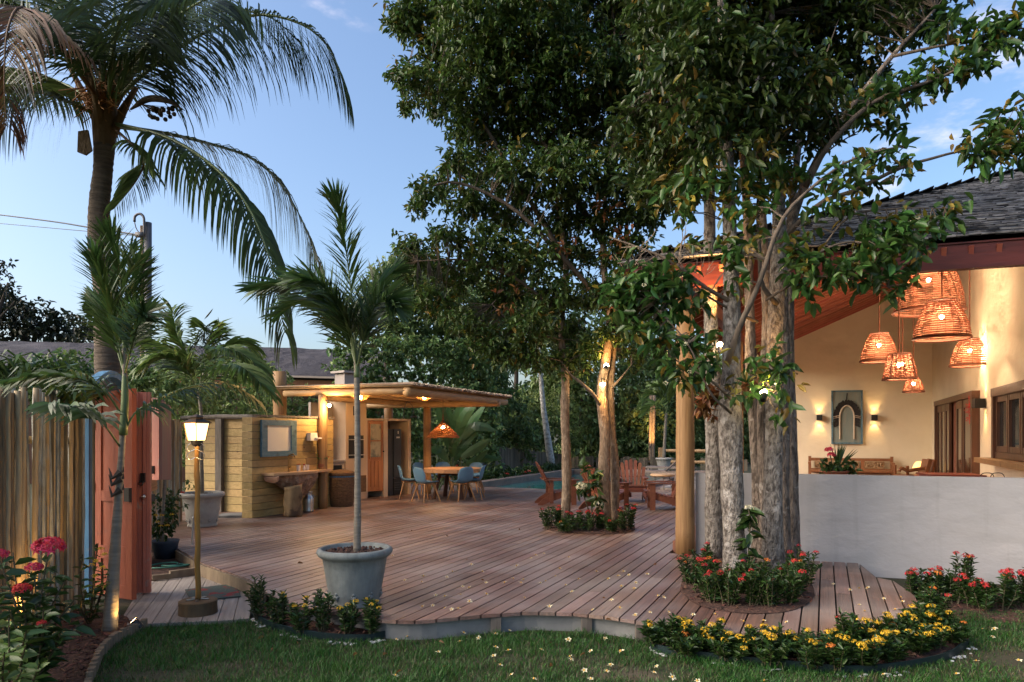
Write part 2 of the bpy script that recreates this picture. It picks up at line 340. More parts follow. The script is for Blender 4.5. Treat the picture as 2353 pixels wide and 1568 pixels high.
M['black'] = mat('black_iron', (.015, .015, .016), (.01, .01, .01), rough=.45)
M['steel'] = mat('steel', (.55, .55, .55), (.45, .45, .45), rough=.3, metal=1)
M['galv'] = mat('galvanised_pipe', (.12, .12, .13), (.07, .07, .075), (8, 8, 2), rough=.5, metal=.3)
M['brass'] = mat('brass', (.50, .34, .14), (.35, .22, .09), rough=.3, metal=1)
M['bamboo'] = mat('bamboo_pole', (.30, .17, .045), (.20, .105, .03), (14, 14, 1.5), .35, .2)
M['stump'] = mat('sawn_stump', (.15, .095, .045), (.08, .052, .027), (9, 9, 2), .8, .5)
M['stump2'] = mat('pale_round_stump', (.30, .20, .10), (.17, .11, .055), (9, 9, 2), .8, .5, c3=(.08, .05, .03), s3=3, t3=(.5, .6))
M['cutwood'] = mat('pinkish_cut_wood', (.46, .28, .19), (.34, .19, .12), (4, 4, 14), .7, .2)
M['plank'] = mat('yellow_pine_planks', (.47, .33, .135), (.36, .25, .095), (16, 2.0, 16), .6, .25, (40, 3, 40), island=.2, c3=(.17, .10, .045), s3=6, t3=(.69, .73))
M['oldwood'] = mat('grey_old_timber', (.17, .145, .12), (.09, .075, .065), (12, 12, 2), .85, .5)
M['slabwood'] = mat('slab_top', (.55, .36, .20), (.42, .25, .13), (6, 3, 20), .4, .1)
M['slabbark'] = mat('rough_slab_bark', (.36, .22, .135), (.11, .066, .045), (8, 8, 8), .85, 1.0, (16, 16, 16), dist=.05, c3=(.34, .25, .18), s3=7, t3=(.56, .66))
M['mirror_cream'] = mat('cream_mirror_reflection', (.88, .80, .66), (.84, .76, .62), (3, 3, 3), .35)  # plain cream in place of what the mirror reflects
M['ceram'] = mat('white_ceramic', (.75, .72, .69), (.68, .65, .62), rough=.25)
M['clay'] = mat('terracotta_clay', (.30, .11, .06), (.22, .08, .045), (9, 9, 9), .75)
M['wicker'] = mat('brown_wicker', (.17, .095, .045), (.085, .047, .024), (16, 16, 60), .65, .8, (24, 24, 110), dist=.02)
M['rattan'] = mat('rattan_strands', (.42, .19, .07), (.28, .11, .04), (20, 20, 20), .6, trans=.35)
M['strand'] = mat('woven_fibre', (.40, .155, .085), (.27, .10, .055), (14, 14, 14), .7, trans=.22)
M['strand_rim'] = mat('fibre_rim', (.22, .075, .04), (.15, .05, .028), (14, 14, 40), .7)
M['cupwood'] = mat('orange_cupboard_timber', (.40, .17, .07), (.29, .115, .048), (16, 16, 2), .45, .2)
M['paint_pale'] = mat('pale_frame_paint', (.52, .42, .34), (.46, .37, .3), (4, 4, 4), .6)
M['frost'] = mat('curtained_glass', (.42, .38, .28), (.30, .28, .22), (5, 5, 1), .2, c3=(.16, .17, .15), s3=3, t3=(.5, .6))
M['fridge'] = mat('dark_fridge_enamel', (.028, .033, .045), (.022, .026, .036), rough=.3)
M['plastic'] = mat('blue_chair_shell', (.14, .30, .46), (.12, .265, .42), (3, 3, 3), .38)
M['beech'] = mat('light_beech', (.45, .25, .11), (.36, .19, .08), (10, 10, 3), .5)
M['tabletop'] = mat('laminated_table_top', (.58, .33, .17), (.44, .22, .11), (3, 20, 20), .35, .1)
M['tableleg'] = mat('dark_table_leg', (.11, .055, .038), (.07, .035, .025), (9, 9, 3), .5)
M['adir'] = mat('reddish_garden_timber', (.20, .072, .040), (.125, .043, .025), (5, 5, 12), .42, .2, island=.25)
M['greywood'] = mat('silvered_timber', (.28, .22, .19), (.19, .15, .13), (4, 16, 16), .7, .3, island=.2)
M['stone'] = mat('pale_terrace_stone', (.40, .36, .33), (.29, .26, .24), (3, 3, 3), .75, .3)
M['coping'] = mat('pool_coping', (.22, .165, .135), (.15, .11, .09), (4, 4, 4), .7, .2)
M['concrete'] = mat('grey_concrete', (.23, .23, .22), (.155, .158, .155), (3, 3, 3), .85, .3, c3=(.08, .083, .085), s3=2, t3=(.58, .72))
M['whitepeb'] = mat('white_edging_stone', (.60, .60, .58), (.42, .42, .41), (9, 9, 9), .8, island=.25)
M['edging'] = mat('dark_green_edging', (.012, .028, .03), (.008, .018, .02), rough=.4)
M['hose'] = mat('green_hose', (.03, .15, .11), (.025, .12, .09), rough=.4)
M['navy'] = mat('navy_pot', (.03, .045, .07), (.022, .034, .055), rough=.5)
M['terra_floor'] = mat('veranda_tiles', (.30, .13, .08), (.24, .10, .06), (3, 3, 3), .6)
M['inside'] = mat('reddish_room_wall', (.30, .12, .07), (.24, .095, .055), (2, 2, 2), .8)
M['teal'] = mat('teal_panel', (.17, .23, .22), (.25, .26, .22), (14, 2, 2), .7, .2)
M['feather'] = mat('black_feathers', (.02, .018, .018), (.012, .011, .011), (9, 9, 9), .7, island=.5)
M['cordw'] = mat('pale_cord', (.60, .50, .38), (.5, .4, .3), rough=.8)
M['carve'] = mat('carved_panel', (.38, .24, .12), (.18, .10, .05), (22, 22, 22), .6, .8)
M['fasc'] = mat('orange_brown_furniture', (.29, .12, .05), (.20, .08, .035), (9, 9, 4), .45)
M['pathw'] = mat('wood_edging', (.20, .15, .10), (.11, .08, .055), (9, 9, 4), .85, .4, island=.3)
M['bulb'] = emit('warm_bulb', (1, .62, .25), 28)
M['bulb_hot'] = emit('bright_bulb', (1, .74, .40), 70)
M['glassl'] = emit('lit_lantern_glass', (1, .63, .27), 1.7)
M['shade_l'] = emit('lit_glass_shade', (1, .50, .14), 1.3)
M['glass'] = glass('dark_window_glass')
M['glassr'] = glass('door_glass', (.045, .03, .022), .04)
wm = bpy.data.materials.new('pool_water'); wm.use_nodes = True; M['water'] = wm
_n = wm.node_tree; _b = _n.nodes['Principled BSDF']; _b.inputs['Base Color'].default_value = (.02, .15, .15, 1); _b.inputs['Roughness'].default_value = .04; _b.inputs['Specular IOR Level'].default_value = .5
_t = _n.nodes.new('ShaderNodeTexCoord'); _z = _n.nodes.new('ShaderNodeTexNoise'); _z.inputs['Scale'].default_value = 3.2; _z.inputs['Detail'].default_value = 2
_p = _n.nodes.new('ShaderNodeBump'); _p.inputs['Strength'].default_value = .22; _p.inputs['Distance'].default_value = .06
_n.links.new(_t.outputs['Object'], _z.inputs['Vector']); _n.links.new(_z.outputs['Fac'], _p.inputs['Height']); _n.links.new(_p.outputs['Normal'], _b.inputs['Normal'])

# ---------------------------------------------------------------- foliage
def leaves(C, Dv, Ln, Wd, fold=.25, curl=.15):
    curl = curl + rng.uniform(-.12, .16, (len(C), 1))
    """leaf blades: base points C, directions Dv, lengths, widths -> V, F (two folded quads each)"""
    n = len(C); Dv = Dv / (np.linalg.norm(Dv, axis=1, keepdims=True) + 1e-9)
    up = np.tile(np.array([0., 0., 1.]), (n, 1)) + rng.normal(0, .45, (n, 3))
    S = np.cross(Dv, up); S /= (np.linalg.norm(S, axis=1, keepdims=True) + 1e-9); N = np.cross(S, Dv)
    Ln = np.asarray(Ln)[:, None]; Wd = np.asarray(Wd)[:, None]
    b = C; t = C + Dv * Ln - N * Ln * curl
    r1 = C + Dv * Ln * .3 + S * Wd * .5 + N * Wd * fold; r2 = C + Dv * Ln * .68 + S * Wd * .42 + N * (Wd * fold - Ln * curl * .4)
    l1 = C + Dv * Ln * .3 - S * Wd * .5 + N * Wd * fold; l2 = C + Dv * Ln * .68 - S * Wd * .42 + N * (Wd * fold - Ln * curl * .4)
    V = np.stack([b, r1, r2, t, l2, l1], axis=1).reshape(-1, 3)
    k = (np.arange(n) * 6)[:, None]
    F = np.concatenate([k + np.array([[0, 1, 2, 3]]), k + np.array([[0, 3, 4, 5]])], axis=0)
    return V, F
def blob_leaves(blobs, per_m2, L, W, clus=9, spread=.16, droop=.25):
    """leaf sprays through ellipsoids (center, (rx,ry,rz)); returns leaf arrays and the spray centres"""
    Cs, Ds, cen = [], [], []
    for c, r in blobs:
        r = np.array(r if hasattr(r, '__len__') else (r, r, r), dtype=float)
        area = 4 * math.pi * ((r[0] * r[1] + r[1] * r[2] + r[0] * r[2]) / 3)
        n = max(2, int(per_m2 * area / clus))
        d = rng.normal(0, 1, (n, 3)); d /= np.linalg.norm(d, axis=1, keepdims=True)
        rad = rng.uniform(.12, 1, (n, 1)) ** .5 * rng.normal(1, .10, (n, 1))
        cc = np.array(c)[None, :] + d * rad * r[None, :]
        cen.append(cc)
        ax = d * .7 + rng.normal(0, .6, (n, 3)) + np.array([0, 0, -.1]); ax /= np.linalg.norm(ax, axis=1, keepdims=True)
        k = clus
        t = rng.uniform(-.6, .8, (n, k, 1))
        base = cc[:, None, :] + ax[:, None, :] * t * spread + rng.normal(0, .03 * spread / .16, (n, k, 3))
        dr = ax[:, None, :] * .6 + rng.normal(0, .75, (n, k, 3)) + np.array([0, 0, -droop])
        Cs.append(base.reshape(-1, 3)); Ds.append(dr.reshape(-1, 3))
    C = np.concatenate(Cs); Dv = np.concatenate(Ds); n = len(C)
    sc = rng.uniform(.65, 1.2, n)
    V, F = leaves(C, Dv, L * sc, W * sc)
    return V, F, np.concatenate(cen)
def join(*vf):
    V = []; F = []; k = 0
    for v, f in vf: V.append(v); F.append(f + k); k += len(v)
    return np.concatenate(V), np.concatenate(F)
def frond_part(parent, m, *a, rm='palmgreen', name='frond', **k):
    rb, lb = MB(), MB(); frond(rb, lb, *a, **k); f = lb.build(name, M[m], parent); rb.build('rachis', M[rm], f, smooth=True); return f
def frond(rb, lb, ctrl, n, Lf, wf, droop=.5, fwd=.5, lift=.15, plume=0, t0=.15, r0=.02, segs=4, jit=.12):
    """a feather leaf: rachis into rb, leaflets into lb; Lf(t) leaflet length"""
    pts = spline(ctrl, 22); rb.tube(pts, [r0 * (1 - .85 * i / 21) for i in range(22)], 5)
    for i in range(n):
        t = t0 + (1 - t0) * (i + .5) / n; q = t * 21; k = min(int(q), 20); p = pts[k].lerp(pts[k + 1], q - k); T = (pts[k + 1] - pts[k]).normalized()
        S = T.cross(Vector((0, 0, 1)))
        if S.length < .15: S = T.cross(Vector((0, 1, 0)))
        S.normalize(); Nn = S.cross(T)
        for sd in (-1, 1):
            rot = U(-plume, plume)
            d = S * sd * math.cos(rot) + Nn * (math.sin(rot) + lift) + T * (fwd + .5 * t) + Vector((U(-jit, jit), U(-jit, jit), U(-jit, jit)))
            d.normalize(); L = Lf(t) * U(.85, 1.1); q0 = p.copy(); ps = [q0.copy()]
            for s in range(segs):
                d = (d + Vector((0, 0, -droop * (s + 1) / segs * U(.7, 1.3)))).normalized(); q0 = q0 + d * (L / segs); ps.append(q0.copy())
            sv = d.cross(T)
            if sv.length < .1: sv = d.cross(Vector((1, 0, 0)))
            sv.normalize(); ws = [wf * .35] + [wf * (1 - .12 * s) for s in range(segs - 1)] + [wf * .04]
            lb.strip(ps, ws, sv)
def flower_head(fb, c, r, n=26, dome=True):
    """a rounded head of many small four-petal florets"""
    for i in range(n):
        th = U(0, 2 * math.pi); ph = math.acos(U(-.1 if dome else -1, 1)); d = Vector((math.sin(ph) * math.cos(th), math.sin(ph) * math.sin(th), math.cos(ph) * .7))
        p = Vector(c) + d * r * U(.8, 1.05); x = d.cross(Vector((.3, .2, 1))).normalized(); y = d.cross(x).normalized(); s = r * U(.26, .40)
        a = U(0, 1.5); u = x * math.cos(a) + y * math.sin(a); v = d.cross(u)
        for e, g in ((u, v), (v, u)):
            fb.add([p - e * s - d * s * .15, p - g * s * .28, p + e * s - d * s * .15, p + g * s * .28], [(0, 1, 2, 3)])
def shrub(name, label, cat, base, rad, ht, nst, leaf=(.055, .02), lm='leaf_shrub', fl=None, nfl=0, fr=.035, group=None, per=34, dry=0, lean=(0, 0), parts=True, bare=.25):
    """upright stems dressed in small leaves, some topped with flower heads"""
    base = Vector(base); t = thing(name, label, cat, base, group); sb = MB(); Cs = []; Ds = []; tops = []
    for i in range(nst):
        a = U(0, 2 * math.pi); q = U(0, 1) ** .5; off = Vector((math.cos(a) * q, math.sin(a) * q, 0)); h = ht * U(.62, 1.05) * (1 - .25 * q)
        p0 = base + off * rad * .4; p1 = base + off * rad + Vector((lean[0], lean[1], h)); pm = p0.lerp(p1, .5) + Vector((U(-.02, .02), U(-.02, .02), h * .08))
        pts = spline([p0, pm, p1], 6); sb.tube(pts, [.006 * (1 - .1 * k) * (ht / .35) ** .5 for k in range(6)], 4, cap=False); tops.append(p1)
        for j in range(per):
            u = bare + (1 - bare) * (j / per); k = min(int(u * 5), 4); p = pts[k].lerp(pts[k + 1], u * 5 - k); ang = j * 2.4 + U(-.3, .3); o = Vector((math.cos(ang), math.sin(ang), U(.25, .9) + u * .3))
            Cs.append(p); Ds.append(o)
    C = np.array(Cs); Dv = np.array(Ds) + rng.normal(0, .2, (len(Cs), 3)); sc = rng.uniform(.6, 1.2, len(C))
    V, F = leaves(C, Dv, leaf[0] * sc, leaf[1] * sc, .2, .2)
    npmesh('foliage', V, F, M[lm], t); sb.build('stem', M['stem'], t)
    if fl and nfl:
        tops.sort(key=lambda p: -p.z); pick = tops[:max(nfl, len(tops) * 2 // 3)]; random.shuffle(pick)
        for p in pick[:nfl]:
            fb = MB(); flower_head(fb, p + Vector((0, 0, fr * .3)), fr * U(.75, 1.15)); fb.build('flower_head', M['fl_or' if fl != 'fl_pink' and random.random() < .05 else fl], t)
    return t
def twigs(mb, cen, hubs, r=.006, frac=1.0):
    """a thin twig from the nearest hub point to each spray centre"""
    Hh = np.array(hubs)
    for c in cen:
        if frac < 1 and random.random() > frac: continue
        k = int(((Hh - c) ** 2).sum(1).argmin())
        if ((Hh[k] - c) ** 2).sum() > .6: continue
        h = Vector(Hh[k]); c = Vector(c); m = h.lerp(c, .5) + Vector((U(-.1, .1), U(-.1, .1), U(0, .14))) * (c - h).length
        mb.tube([h, m, c], [r * 1.6, r, r * .4], 3, cap=False)
# ================================================================ THE SETTING
gm = MB(); gm.add([(-400, -60, 0), (400, -60, 0), (400, 500, 0), (-400, 500, 0)], [(0, 1, 2, 3)])
tag(gm.build('ground', M['soil'], origin=(0, 0, 0)), kind='structure')

# outline of the raised deck: front edge (seen along its whole curve) and back edge, as functions of c
front_px = [(410, 1262), (470, 1297), (575, 1332), (620, 1366), (660, 1386), (700, 1396), (760, 1405), (820, 1412), (878, 1424), (930, 1427), (975, 1426), (1082, 1415), (1211, 1406), (1319, 1409), (1400, 1417),
            (1470, 1428), (1550, 1438), (1635, 1448), (1784, 1459), (1900, 1460), (1975, 1455), (2010, 1445), (2041, 1430), (2068, 1420), (2090, 1409), (2108, 1399), (2118, 1388)]
fr = [(-9.5, -1.2)] + [(lambda q: (q[1], q[0]))(toD(G(x, y))) for x, y in front_px]
fc = np.array([q[0] for q in fr]); fa = np.array([q[1] for q in fr])
CMAX = float(fc[-1])
def a_front(c): return float(np.interp(c, fc, fa))
bk = [(-9.5, 9.6), (-6.92, 9.6), (-6.90, 9.39), (-2.42, 9.39), (-2.40, 19.0), (.55, 19.0), (.56, .04), (2.86, .27), (2.93, .05)] + sorted([(lambda q: (q[1], q[0]))(toD(G(x, y))) for x, y in ((1994, 1308), (2003, 1322), (2022, 1330), (2050, 1334), (2075, 1341), (2097, 1351), (2111, 1362), (2116, 1374))] + [(CMAX, a_front(CMAX) + .005)])
bk = bk[:8] + sorted([q for q in bk[8:] if q[0] > 2.6]); 
bc = np.array([q[0] for q in bk]); ba = np.array([q[1] for q in bk])
def a_back(c): return float(np.interp(c, bc, ba))
Mdeck = Matrix(((A.x, AP.x), (A.y, AP.y)))
dk = MB(); wdt = .141; c = -9.4
while c < CMAX:
    c1 = min(c + wdt - .014, CMAX - .002); f0, f1 = a_front(c), a_front(c1); b0, b1 = a_back(c), a_back(c1)
    lo = min(f0, f1); hi = max(b0, b1); cuts = [None]; p = lo + U(.8, 3.6)
    while p < hi - .6:
        if p > max(f0, f1) + .2 and p < min(b0, b1) - .2: cuts.append(p)
        p += U(2.2, 4.2)
    cuts.append(None); zt = DECK + U(-.0015, .0015)
    for i in range(len(cuts) - 1):
        x00 = f0 if cuts[i] is None else cuts[i] + .002; x01 = f1 if cuts[i] is None else cuts[i] + .002
        y0 = b0 if cuts[i + 1] is None else cuts[i + 1] - .002; y1 = b1 if cuts[i + 1] is None else cuts[i + 1] - .002
        if y0 - x00 < .02 and y1 - x01 < .02: continue
        dk.prism([(x00, -c), (y0, -c), (y1, -c1), (x01, -c1)][::-1], zt - .03, zt)
    c += wdt
# built along its own x axis (the boards' direction), then turned into place
o = dk.build('deck', M['deck'], origin=(0, 0, 0)); o.location = (O0.x, O0.y, 0); o.rotation_euler = (0, 0, math.atan2(A.y, A.x)); tag(o, kind='structure')
# dark sheet painted as under-deck shade, and the concrete plinth under the curved edge
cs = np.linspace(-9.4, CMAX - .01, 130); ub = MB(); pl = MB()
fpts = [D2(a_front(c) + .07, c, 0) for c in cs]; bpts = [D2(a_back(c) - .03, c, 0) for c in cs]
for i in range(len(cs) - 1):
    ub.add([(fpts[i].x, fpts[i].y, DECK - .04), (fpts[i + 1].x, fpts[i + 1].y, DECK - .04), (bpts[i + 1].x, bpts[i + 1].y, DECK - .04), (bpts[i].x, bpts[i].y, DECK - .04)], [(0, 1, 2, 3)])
    if fc[1] < cs[i]:
        q0, q1 = fpts[i], fpts[i + 1]; n = Vector((A.x, A.y, 0)) * .06
        pl.add([(q0.x, q0.y, -.05), (q1.x, q1.y, -.05), (q1.x, q1.y, DECK - .034), (q0.x, q0.y, DECK - .034), *[(v + n)[:] for v in (Vector((q0.x, q0.y, -.05)), Vector((q1.x, q1.y, -.05)), Vector((q1.x, q1.y, DECK - .034)), Vector((q0.x, q0.y, DECK - .034)))]],
               [(0, 1, 2, 3), (5, 4, 7, 6), (3, 2, 6, 7)])
lobe = [D2(a_front(CMAX - .03), CMAX - .07, 0), D2(-1.85, CMAX - .07, 0), D2(-.86, 3.13, 0), D2(-.7, 2.9, 0)]
for q0, q1 in zip(lobe[:-1], lobe[1:]): pl.bar((q0.x, q0.y, .06), (q1.x, q1.y, .06), .04, .17)
tag(ub.build('deck_shade_sheet', mat('under_deck_shade', (.02, .015, .012)), origin=(0, 0, 0)), kind='structure')
tag(pl.build('deck_plinth', M['concrete'], origin=(0, 0, 0)), kind='structure')
for x, y in ((1137, 1440), (1346, 1442), (1487, 1448)):
    c = toD(G(x, 1410))[1]; p = D2(a_front(c) + .045, c, 0); b = MB(); b.box((p.x, p.y, .07), (.09, .05, .15), rz=.0)
    tag(b.build('deck_post', M['oldwood']), 'short timber post under the curved deck edge', 'post', 'short posts under the deck edge')
# timber riser along the step at the left
st = MB(); kp = [G(x, y) for x, y in ((408, 1262), (470, 1297), (575, 1332), (612, 1362))]
for q0, q1 in zip(kp[:-1], kp[1:]):
    n = Vector((q1.y - q0.y, -(q1.x - q0.x), 0)).normalized() * .018; st.bar(Vector((q0.x, q0.y, .085)) + n, Vector((q1.x, q1.y, .085)) + n, .03, .165)
tag(st.build('deck_riser', M['pathw'], origin=(0, 0, 0)), kind='structure')

# the lower grey boardwalk at the gate
LZ = .03
lowd = MB(); poly_lo = [G(x, y, LZ) for x, y in ((262, 1440), (330, 1434), (418, 1430), (520, 1426), (585, 1420), (600, 1352), (470, 1302), (400, 1318), (340, 1322), (300, 1390))]
ctr = sum((Vector((p.x, p.y)) for p in poly_lo), Vector((0, 0))) / len(poly_lo)
Ld = (G(660 * .5 + 8, 1432, LZ) - G(412, 1325, LZ)); Ld = Vector((-Ld.x, -Ld.y)).normalized(); Ls = Vector((Ld.y, -Ld.x))
pp = [((Vector((p.x, p.y)) - ctr).dot(Ld), (Vector((p.x, p.y)) - ctr).dot(Ls)) for p in poly_lo]
def span(poly, s):
    xs = []
    for i in range(len(poly)):
        (a0, s0), (a1, s1) = poly[i], poly[(i + 1) % len(poly)]
        if (s0 - s) * (s1 - s) < 0: xs.append(a0 + (a1 - a0) * (s - s0) / (s1 - s0))
    return (min(xs), max(xs)) if len(xs) > 1 else None
s = min(q[1] for q in pp) + .003
while s < max(q[1] for q in pp):
    s0, s1 = s, s + .132; r0, r1 = span(pp, s0), span(pp, s1)
    if r0 and r1: lowd.prism([(r0[0], -s0), (r0[1], -s0), (r1[1], -s1), (r1[0], -s1)][::-1], -.02, LZ)
    s += .139
o = lowd.build('boardwalk', M['deck_low'], origin=(0, 0, 0)); o.location = (ctr.x, ctr.y, 0); o.rotation_euler = (0, 0, math.atan2(Ld.y, Ld.x)); tag(o, kind='structure')

# ---------------------------------------------------------------- pool
wpoly = [D2(9.40, -6.9), D2(9.40, -2.4), D2(17.9, -2.4), D2(17.9, -6.9)]
wb = MB(); wb.add([(p.x, p.y, .12) for p in wpoly], [(0, 1, 2, 3)]); tag(wb.build('pool_water', M['water'], origin=(0, 0, 0)), kind='structure')
cp = MB()
for q0, q1 in ((D2(9.3, -7.08, .2), D2(18.1, -7.08, .2)), (D2(18.08, -6.9, .2), D2(18.08, -2.2, .2)), (D2(9.42, -2.3, .16), D2(17.9, -2.3, .16))): cp.bar(q0, q1, .34, .22)
tag(cp.build('pool_coping', M['coping'], origin=(0, 0, 0)), kind='structure')
ter = MB()
for i in range(6):
    for j in range(5): q = D2(11.2 + i * 1.3, -1.5 + j * .62, .2); ter.box((q.x, q.y, .2), (.58, 1.25, .05), rz=-math.atan2(A.x, A.y))
tag(ter.build('stone_terrace', M['stone'], origin=(0, 0, 0)), kind='structure')

# ================================================================ THE HOUSE
PT = .438
def zr_left(b): return 3.95 + PT * (b - .07)
def zr_front(a): return 3.95 + PT * (a + .35)
hs = thing('veranda_house', 'cream plastered house with open veranda under a dark shingled hip roof', 'house', H(5, 6, 0))
# walls: low front parapet, back wall, side wall, front wall out of frame
pw = MB(); n = 26; T = Vector((A.x, A.y, 0)) * .17
b0, b1 = .93, 6.2
for i in range(n):
    u0, u1 = b0 + (b1 - b0) * i / n, b0 + (b1 - b0) * (i + 1) / n
    def fz(k, u): return H(.10 + .012 * math.sin(u * 2.1 + k * 1.7), u, k)
    ks = [-.05, .15, .4, .7, 1.0, 1.2, 1.24]
    for k0, k1 in zip(ks[:-1], ks[1:]): pw.add([fz(k0, u0), fz(k0, u1), fz(k1, u1), fz(k1, u0)], [(0, 1, 2, 3)])
    pw.add([fz(1.24, u0), fz(1.24, u1), fz(1.24, u1) + T, fz(1.24, u0) + T], [(0, 1, 2, 3)])
    pw.add([fz(-.05, u0) + T, fz(-.05, u1) + T, fz(1.24, u1) + T, fz(1.24, u0) + T], [(3, 2, 1, 0)])
pw.add([H(.10, b0, -.05), H(.10, b0, 1.24), H(.10, b0, 1.24) + T, H(.10, b0, -.05) + T], [(0, 1, 2, 3)])
pw.build('parapet', M['plaster'], hs, smooth=False)
BW, SW = 12.2, 5.17
bw = MB(); T = Vector((A.x, A.y, 0)) * .25
bw.slab([H(BW, .92, .2), H(BW, SW - .001, .2), H(BW, SW - .001, zr_left(SW) - .2), H(BW, .92, zr_left(.92) - .2)], T); bw.build('back_wall', M['cream'], hs)
sw = MB(); T = Vector((BH.x, BH.y, 0)) * .25
sw.slab([H(.28, SW, -.05), H(.28, SW, zr_front(.28) - .2), H(4.9, SW, zr_left(SW) - .2), H(BW + .25, SW, zr_left(SW) - .2), H(BW + .25, SW, -.05)][::-1], T); sw.build('side_wall', M['cream'], hs)
fw = MB(); T = Vector((A.x, A.y, 0)) * .22
fw.slab([H(.3, 6.2, -.05), H(.3, 13.2, -.05), H(.3, 13.2, 3.9), H(.3, SW + .26, 3.9), H(.3, SW + .26, 1.23), H(.3, 6.2, 1.23)], T); fw.build('front_wall', M['cream'], hs)
vf = MB(); vf.slab([H(.28, .6, .1), H(BW, .6, .1), H(BW, SW, .1), H(.28, SW, .1)][::-1], (0, 0, .2)); vf.build('veranda_floor', M['terra_floor'], hs)
# posts and beams
for a, b, z0 in ((.03, .81, DECK), (6.05, .81, .3), (11.9, .75, .3)):
    q = H(a, b, 0); t = MB(); m = 12; t.tube([(q.x, q.y, z0 + (3.69 - z0) * i / m) for i in range(m + 1)], [.125 - .012 * i / m + U(-.003, .003) for i in range(m + 1)], 16); t.build('post', M['log'], hs, smooth=True)
bm = MB(); bm.bar(H(-.25, .10, 3.775), H(-.25, 13.5, 3.775), .12, .30); bm.bar(H(.03, .12, 3.80), H(.03, 13.5, 3.80), .12, .2); bm.build('eave_beam', M['redwood'], hs)
bm = MB(); bm.bar(H(.11, .81, 3.795), H(15, .81, 3.795), .12, .21); bm.build('side_beam', M['redwood'], hs)
# ceiling boards and rafters under the two slopes
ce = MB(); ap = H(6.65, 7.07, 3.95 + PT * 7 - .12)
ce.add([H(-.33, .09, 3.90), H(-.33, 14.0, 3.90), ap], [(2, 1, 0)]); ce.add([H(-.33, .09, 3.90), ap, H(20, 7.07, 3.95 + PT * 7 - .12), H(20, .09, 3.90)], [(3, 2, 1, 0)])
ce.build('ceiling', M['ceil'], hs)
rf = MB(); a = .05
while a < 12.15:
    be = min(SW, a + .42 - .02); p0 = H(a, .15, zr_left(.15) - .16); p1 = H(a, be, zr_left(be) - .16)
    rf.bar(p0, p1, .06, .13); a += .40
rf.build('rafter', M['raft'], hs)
rf = MB(); b = .5
while b < 9:
    ae = min(b - .42, 4.9 if b < SW else 5.5); p0 = H(-.32, b, zr_front(-.32) - .16); p1 = H(max(ae, -.1), b, zr_front(max(ae, -.1)) - .16)
    if b < SW or ae > 0: rf.bar(p0, p1, .05, .13)
    b += .27
rf.build('rafter', M['raft'], hs)
hp = MB(); hp.bar(H(-.33, .09, 3.80), H(6.6, 7.02, 6.82), .12, .16); hp.build('hip_rafter', M['redwood'], hs)
# shingled slopes: courses of irregular wooden shingles
def shingles(n_along, n_up, pt):
    b_ = MB()
    for j in range(n_up):
        for i in range(n_along(j)):
            q = pt(i, j)
            if q is None: continue
            p, u, v, nn, wd = q; L = .27 * U(.95, 1.1); th = U(.008, .018); lift = U(.006, .02)
            p = p + v * U(-.018, .012) + u * U(-.004, .004)
            c = [p - u * wd / 2 + nn * lift, p + u * wd / 2 + nn * (lift + U(-.006, .006)), p + u * wd / 2 + v * L, p - u * wd / 2 + v * L]
            b_.slab(c, nn * th)
    return b_
ev = .125
def course(e0, upv, t_len, L0, L1):         # a slope from eave point e0 along the unit vector t_len, up vector upv
    nn = Vector(t_len).cross(Vector(upv)).normalized()
    if nn.z < 0: nn = -nn
    return nn
tB = Vector((BH.x, BH.y, 0)); tA = Vector((A.x, A.y, 0))
upF = (H(1, 0, PT) - H(0, 0, 0)).normalized(); nF = tB.cross(upF).normalized(); nF = nF if nF.z > 0 else -nF
kF = math.sqrt(1 + PT * PT)
ev = .148; b_ = MB(); eg = MB()
for j in range(int(7 * kF / ev)):
    aa = j * ev / kF; lo = .07 + aa - .02; hi = min(14.07 - aa, 9.3); x = lo + U(-.1, 0)
    while x < hi:
        wd = U(.09, .21); xx = x + wd / 2
        p = H(-.35 + aa, xx, 3.95 + PT * aa) + upF * U(-.02, .014); L = .34; lift = U(.016, .030); th = U(.022, .034)
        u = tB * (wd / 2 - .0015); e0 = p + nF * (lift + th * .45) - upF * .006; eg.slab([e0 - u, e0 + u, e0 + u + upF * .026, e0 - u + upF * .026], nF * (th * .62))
        b_.slab([p - u + nF * lift, p + u + nF * (lift + U(-.008, .008)), p + u + upF * L, p - u + upF * L], nF * th); x += wd
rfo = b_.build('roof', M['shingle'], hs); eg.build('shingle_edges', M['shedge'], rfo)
upL = (H(0, 1, PT) - H(0, 0, 0)).normalized(); nL = tA.cross(upL).normalized(); nL = nL if nL.z > 0 else -nL
b_ = MB()
for j in range(int(7 * kF / .25)):
    bb = j * .25 / kF; x = -.35 + bb
    while x < 19.5:
        wd = U(.3, .6); p = H(x + wd / 2, .07 + bb, 3.95 + PT * bb); u = tA * (wd / 2 - .005); th = U(.012, .02)
        b_.slab([p - u + nL * .02, p + u + nL * .02, p + u + upL * .4, p - u + upL * .4], nL * th); x += wd
b_.build('roof', M['shingle'], hs)
hc = MB()
for i in range(34):
    t = i * .205 + U(-.01, .01); p = H(-.35 + t, .07 + t, 3.95 + PT * t + .05); q = H(-.35 + t + .30, .07 + t + .30, 3.95 + PT * (t + .30) + .055)
    for sdv in (tB, tA): hc.bar(p + sdv * .07 - Vector((0, 0, .018)), q + sdv * .07 - Vector((0, 0, .018)) , .16, .02, up=(nF if sdv is tB else nL))
hc.build('hip_cap', M['shingle'], hs)

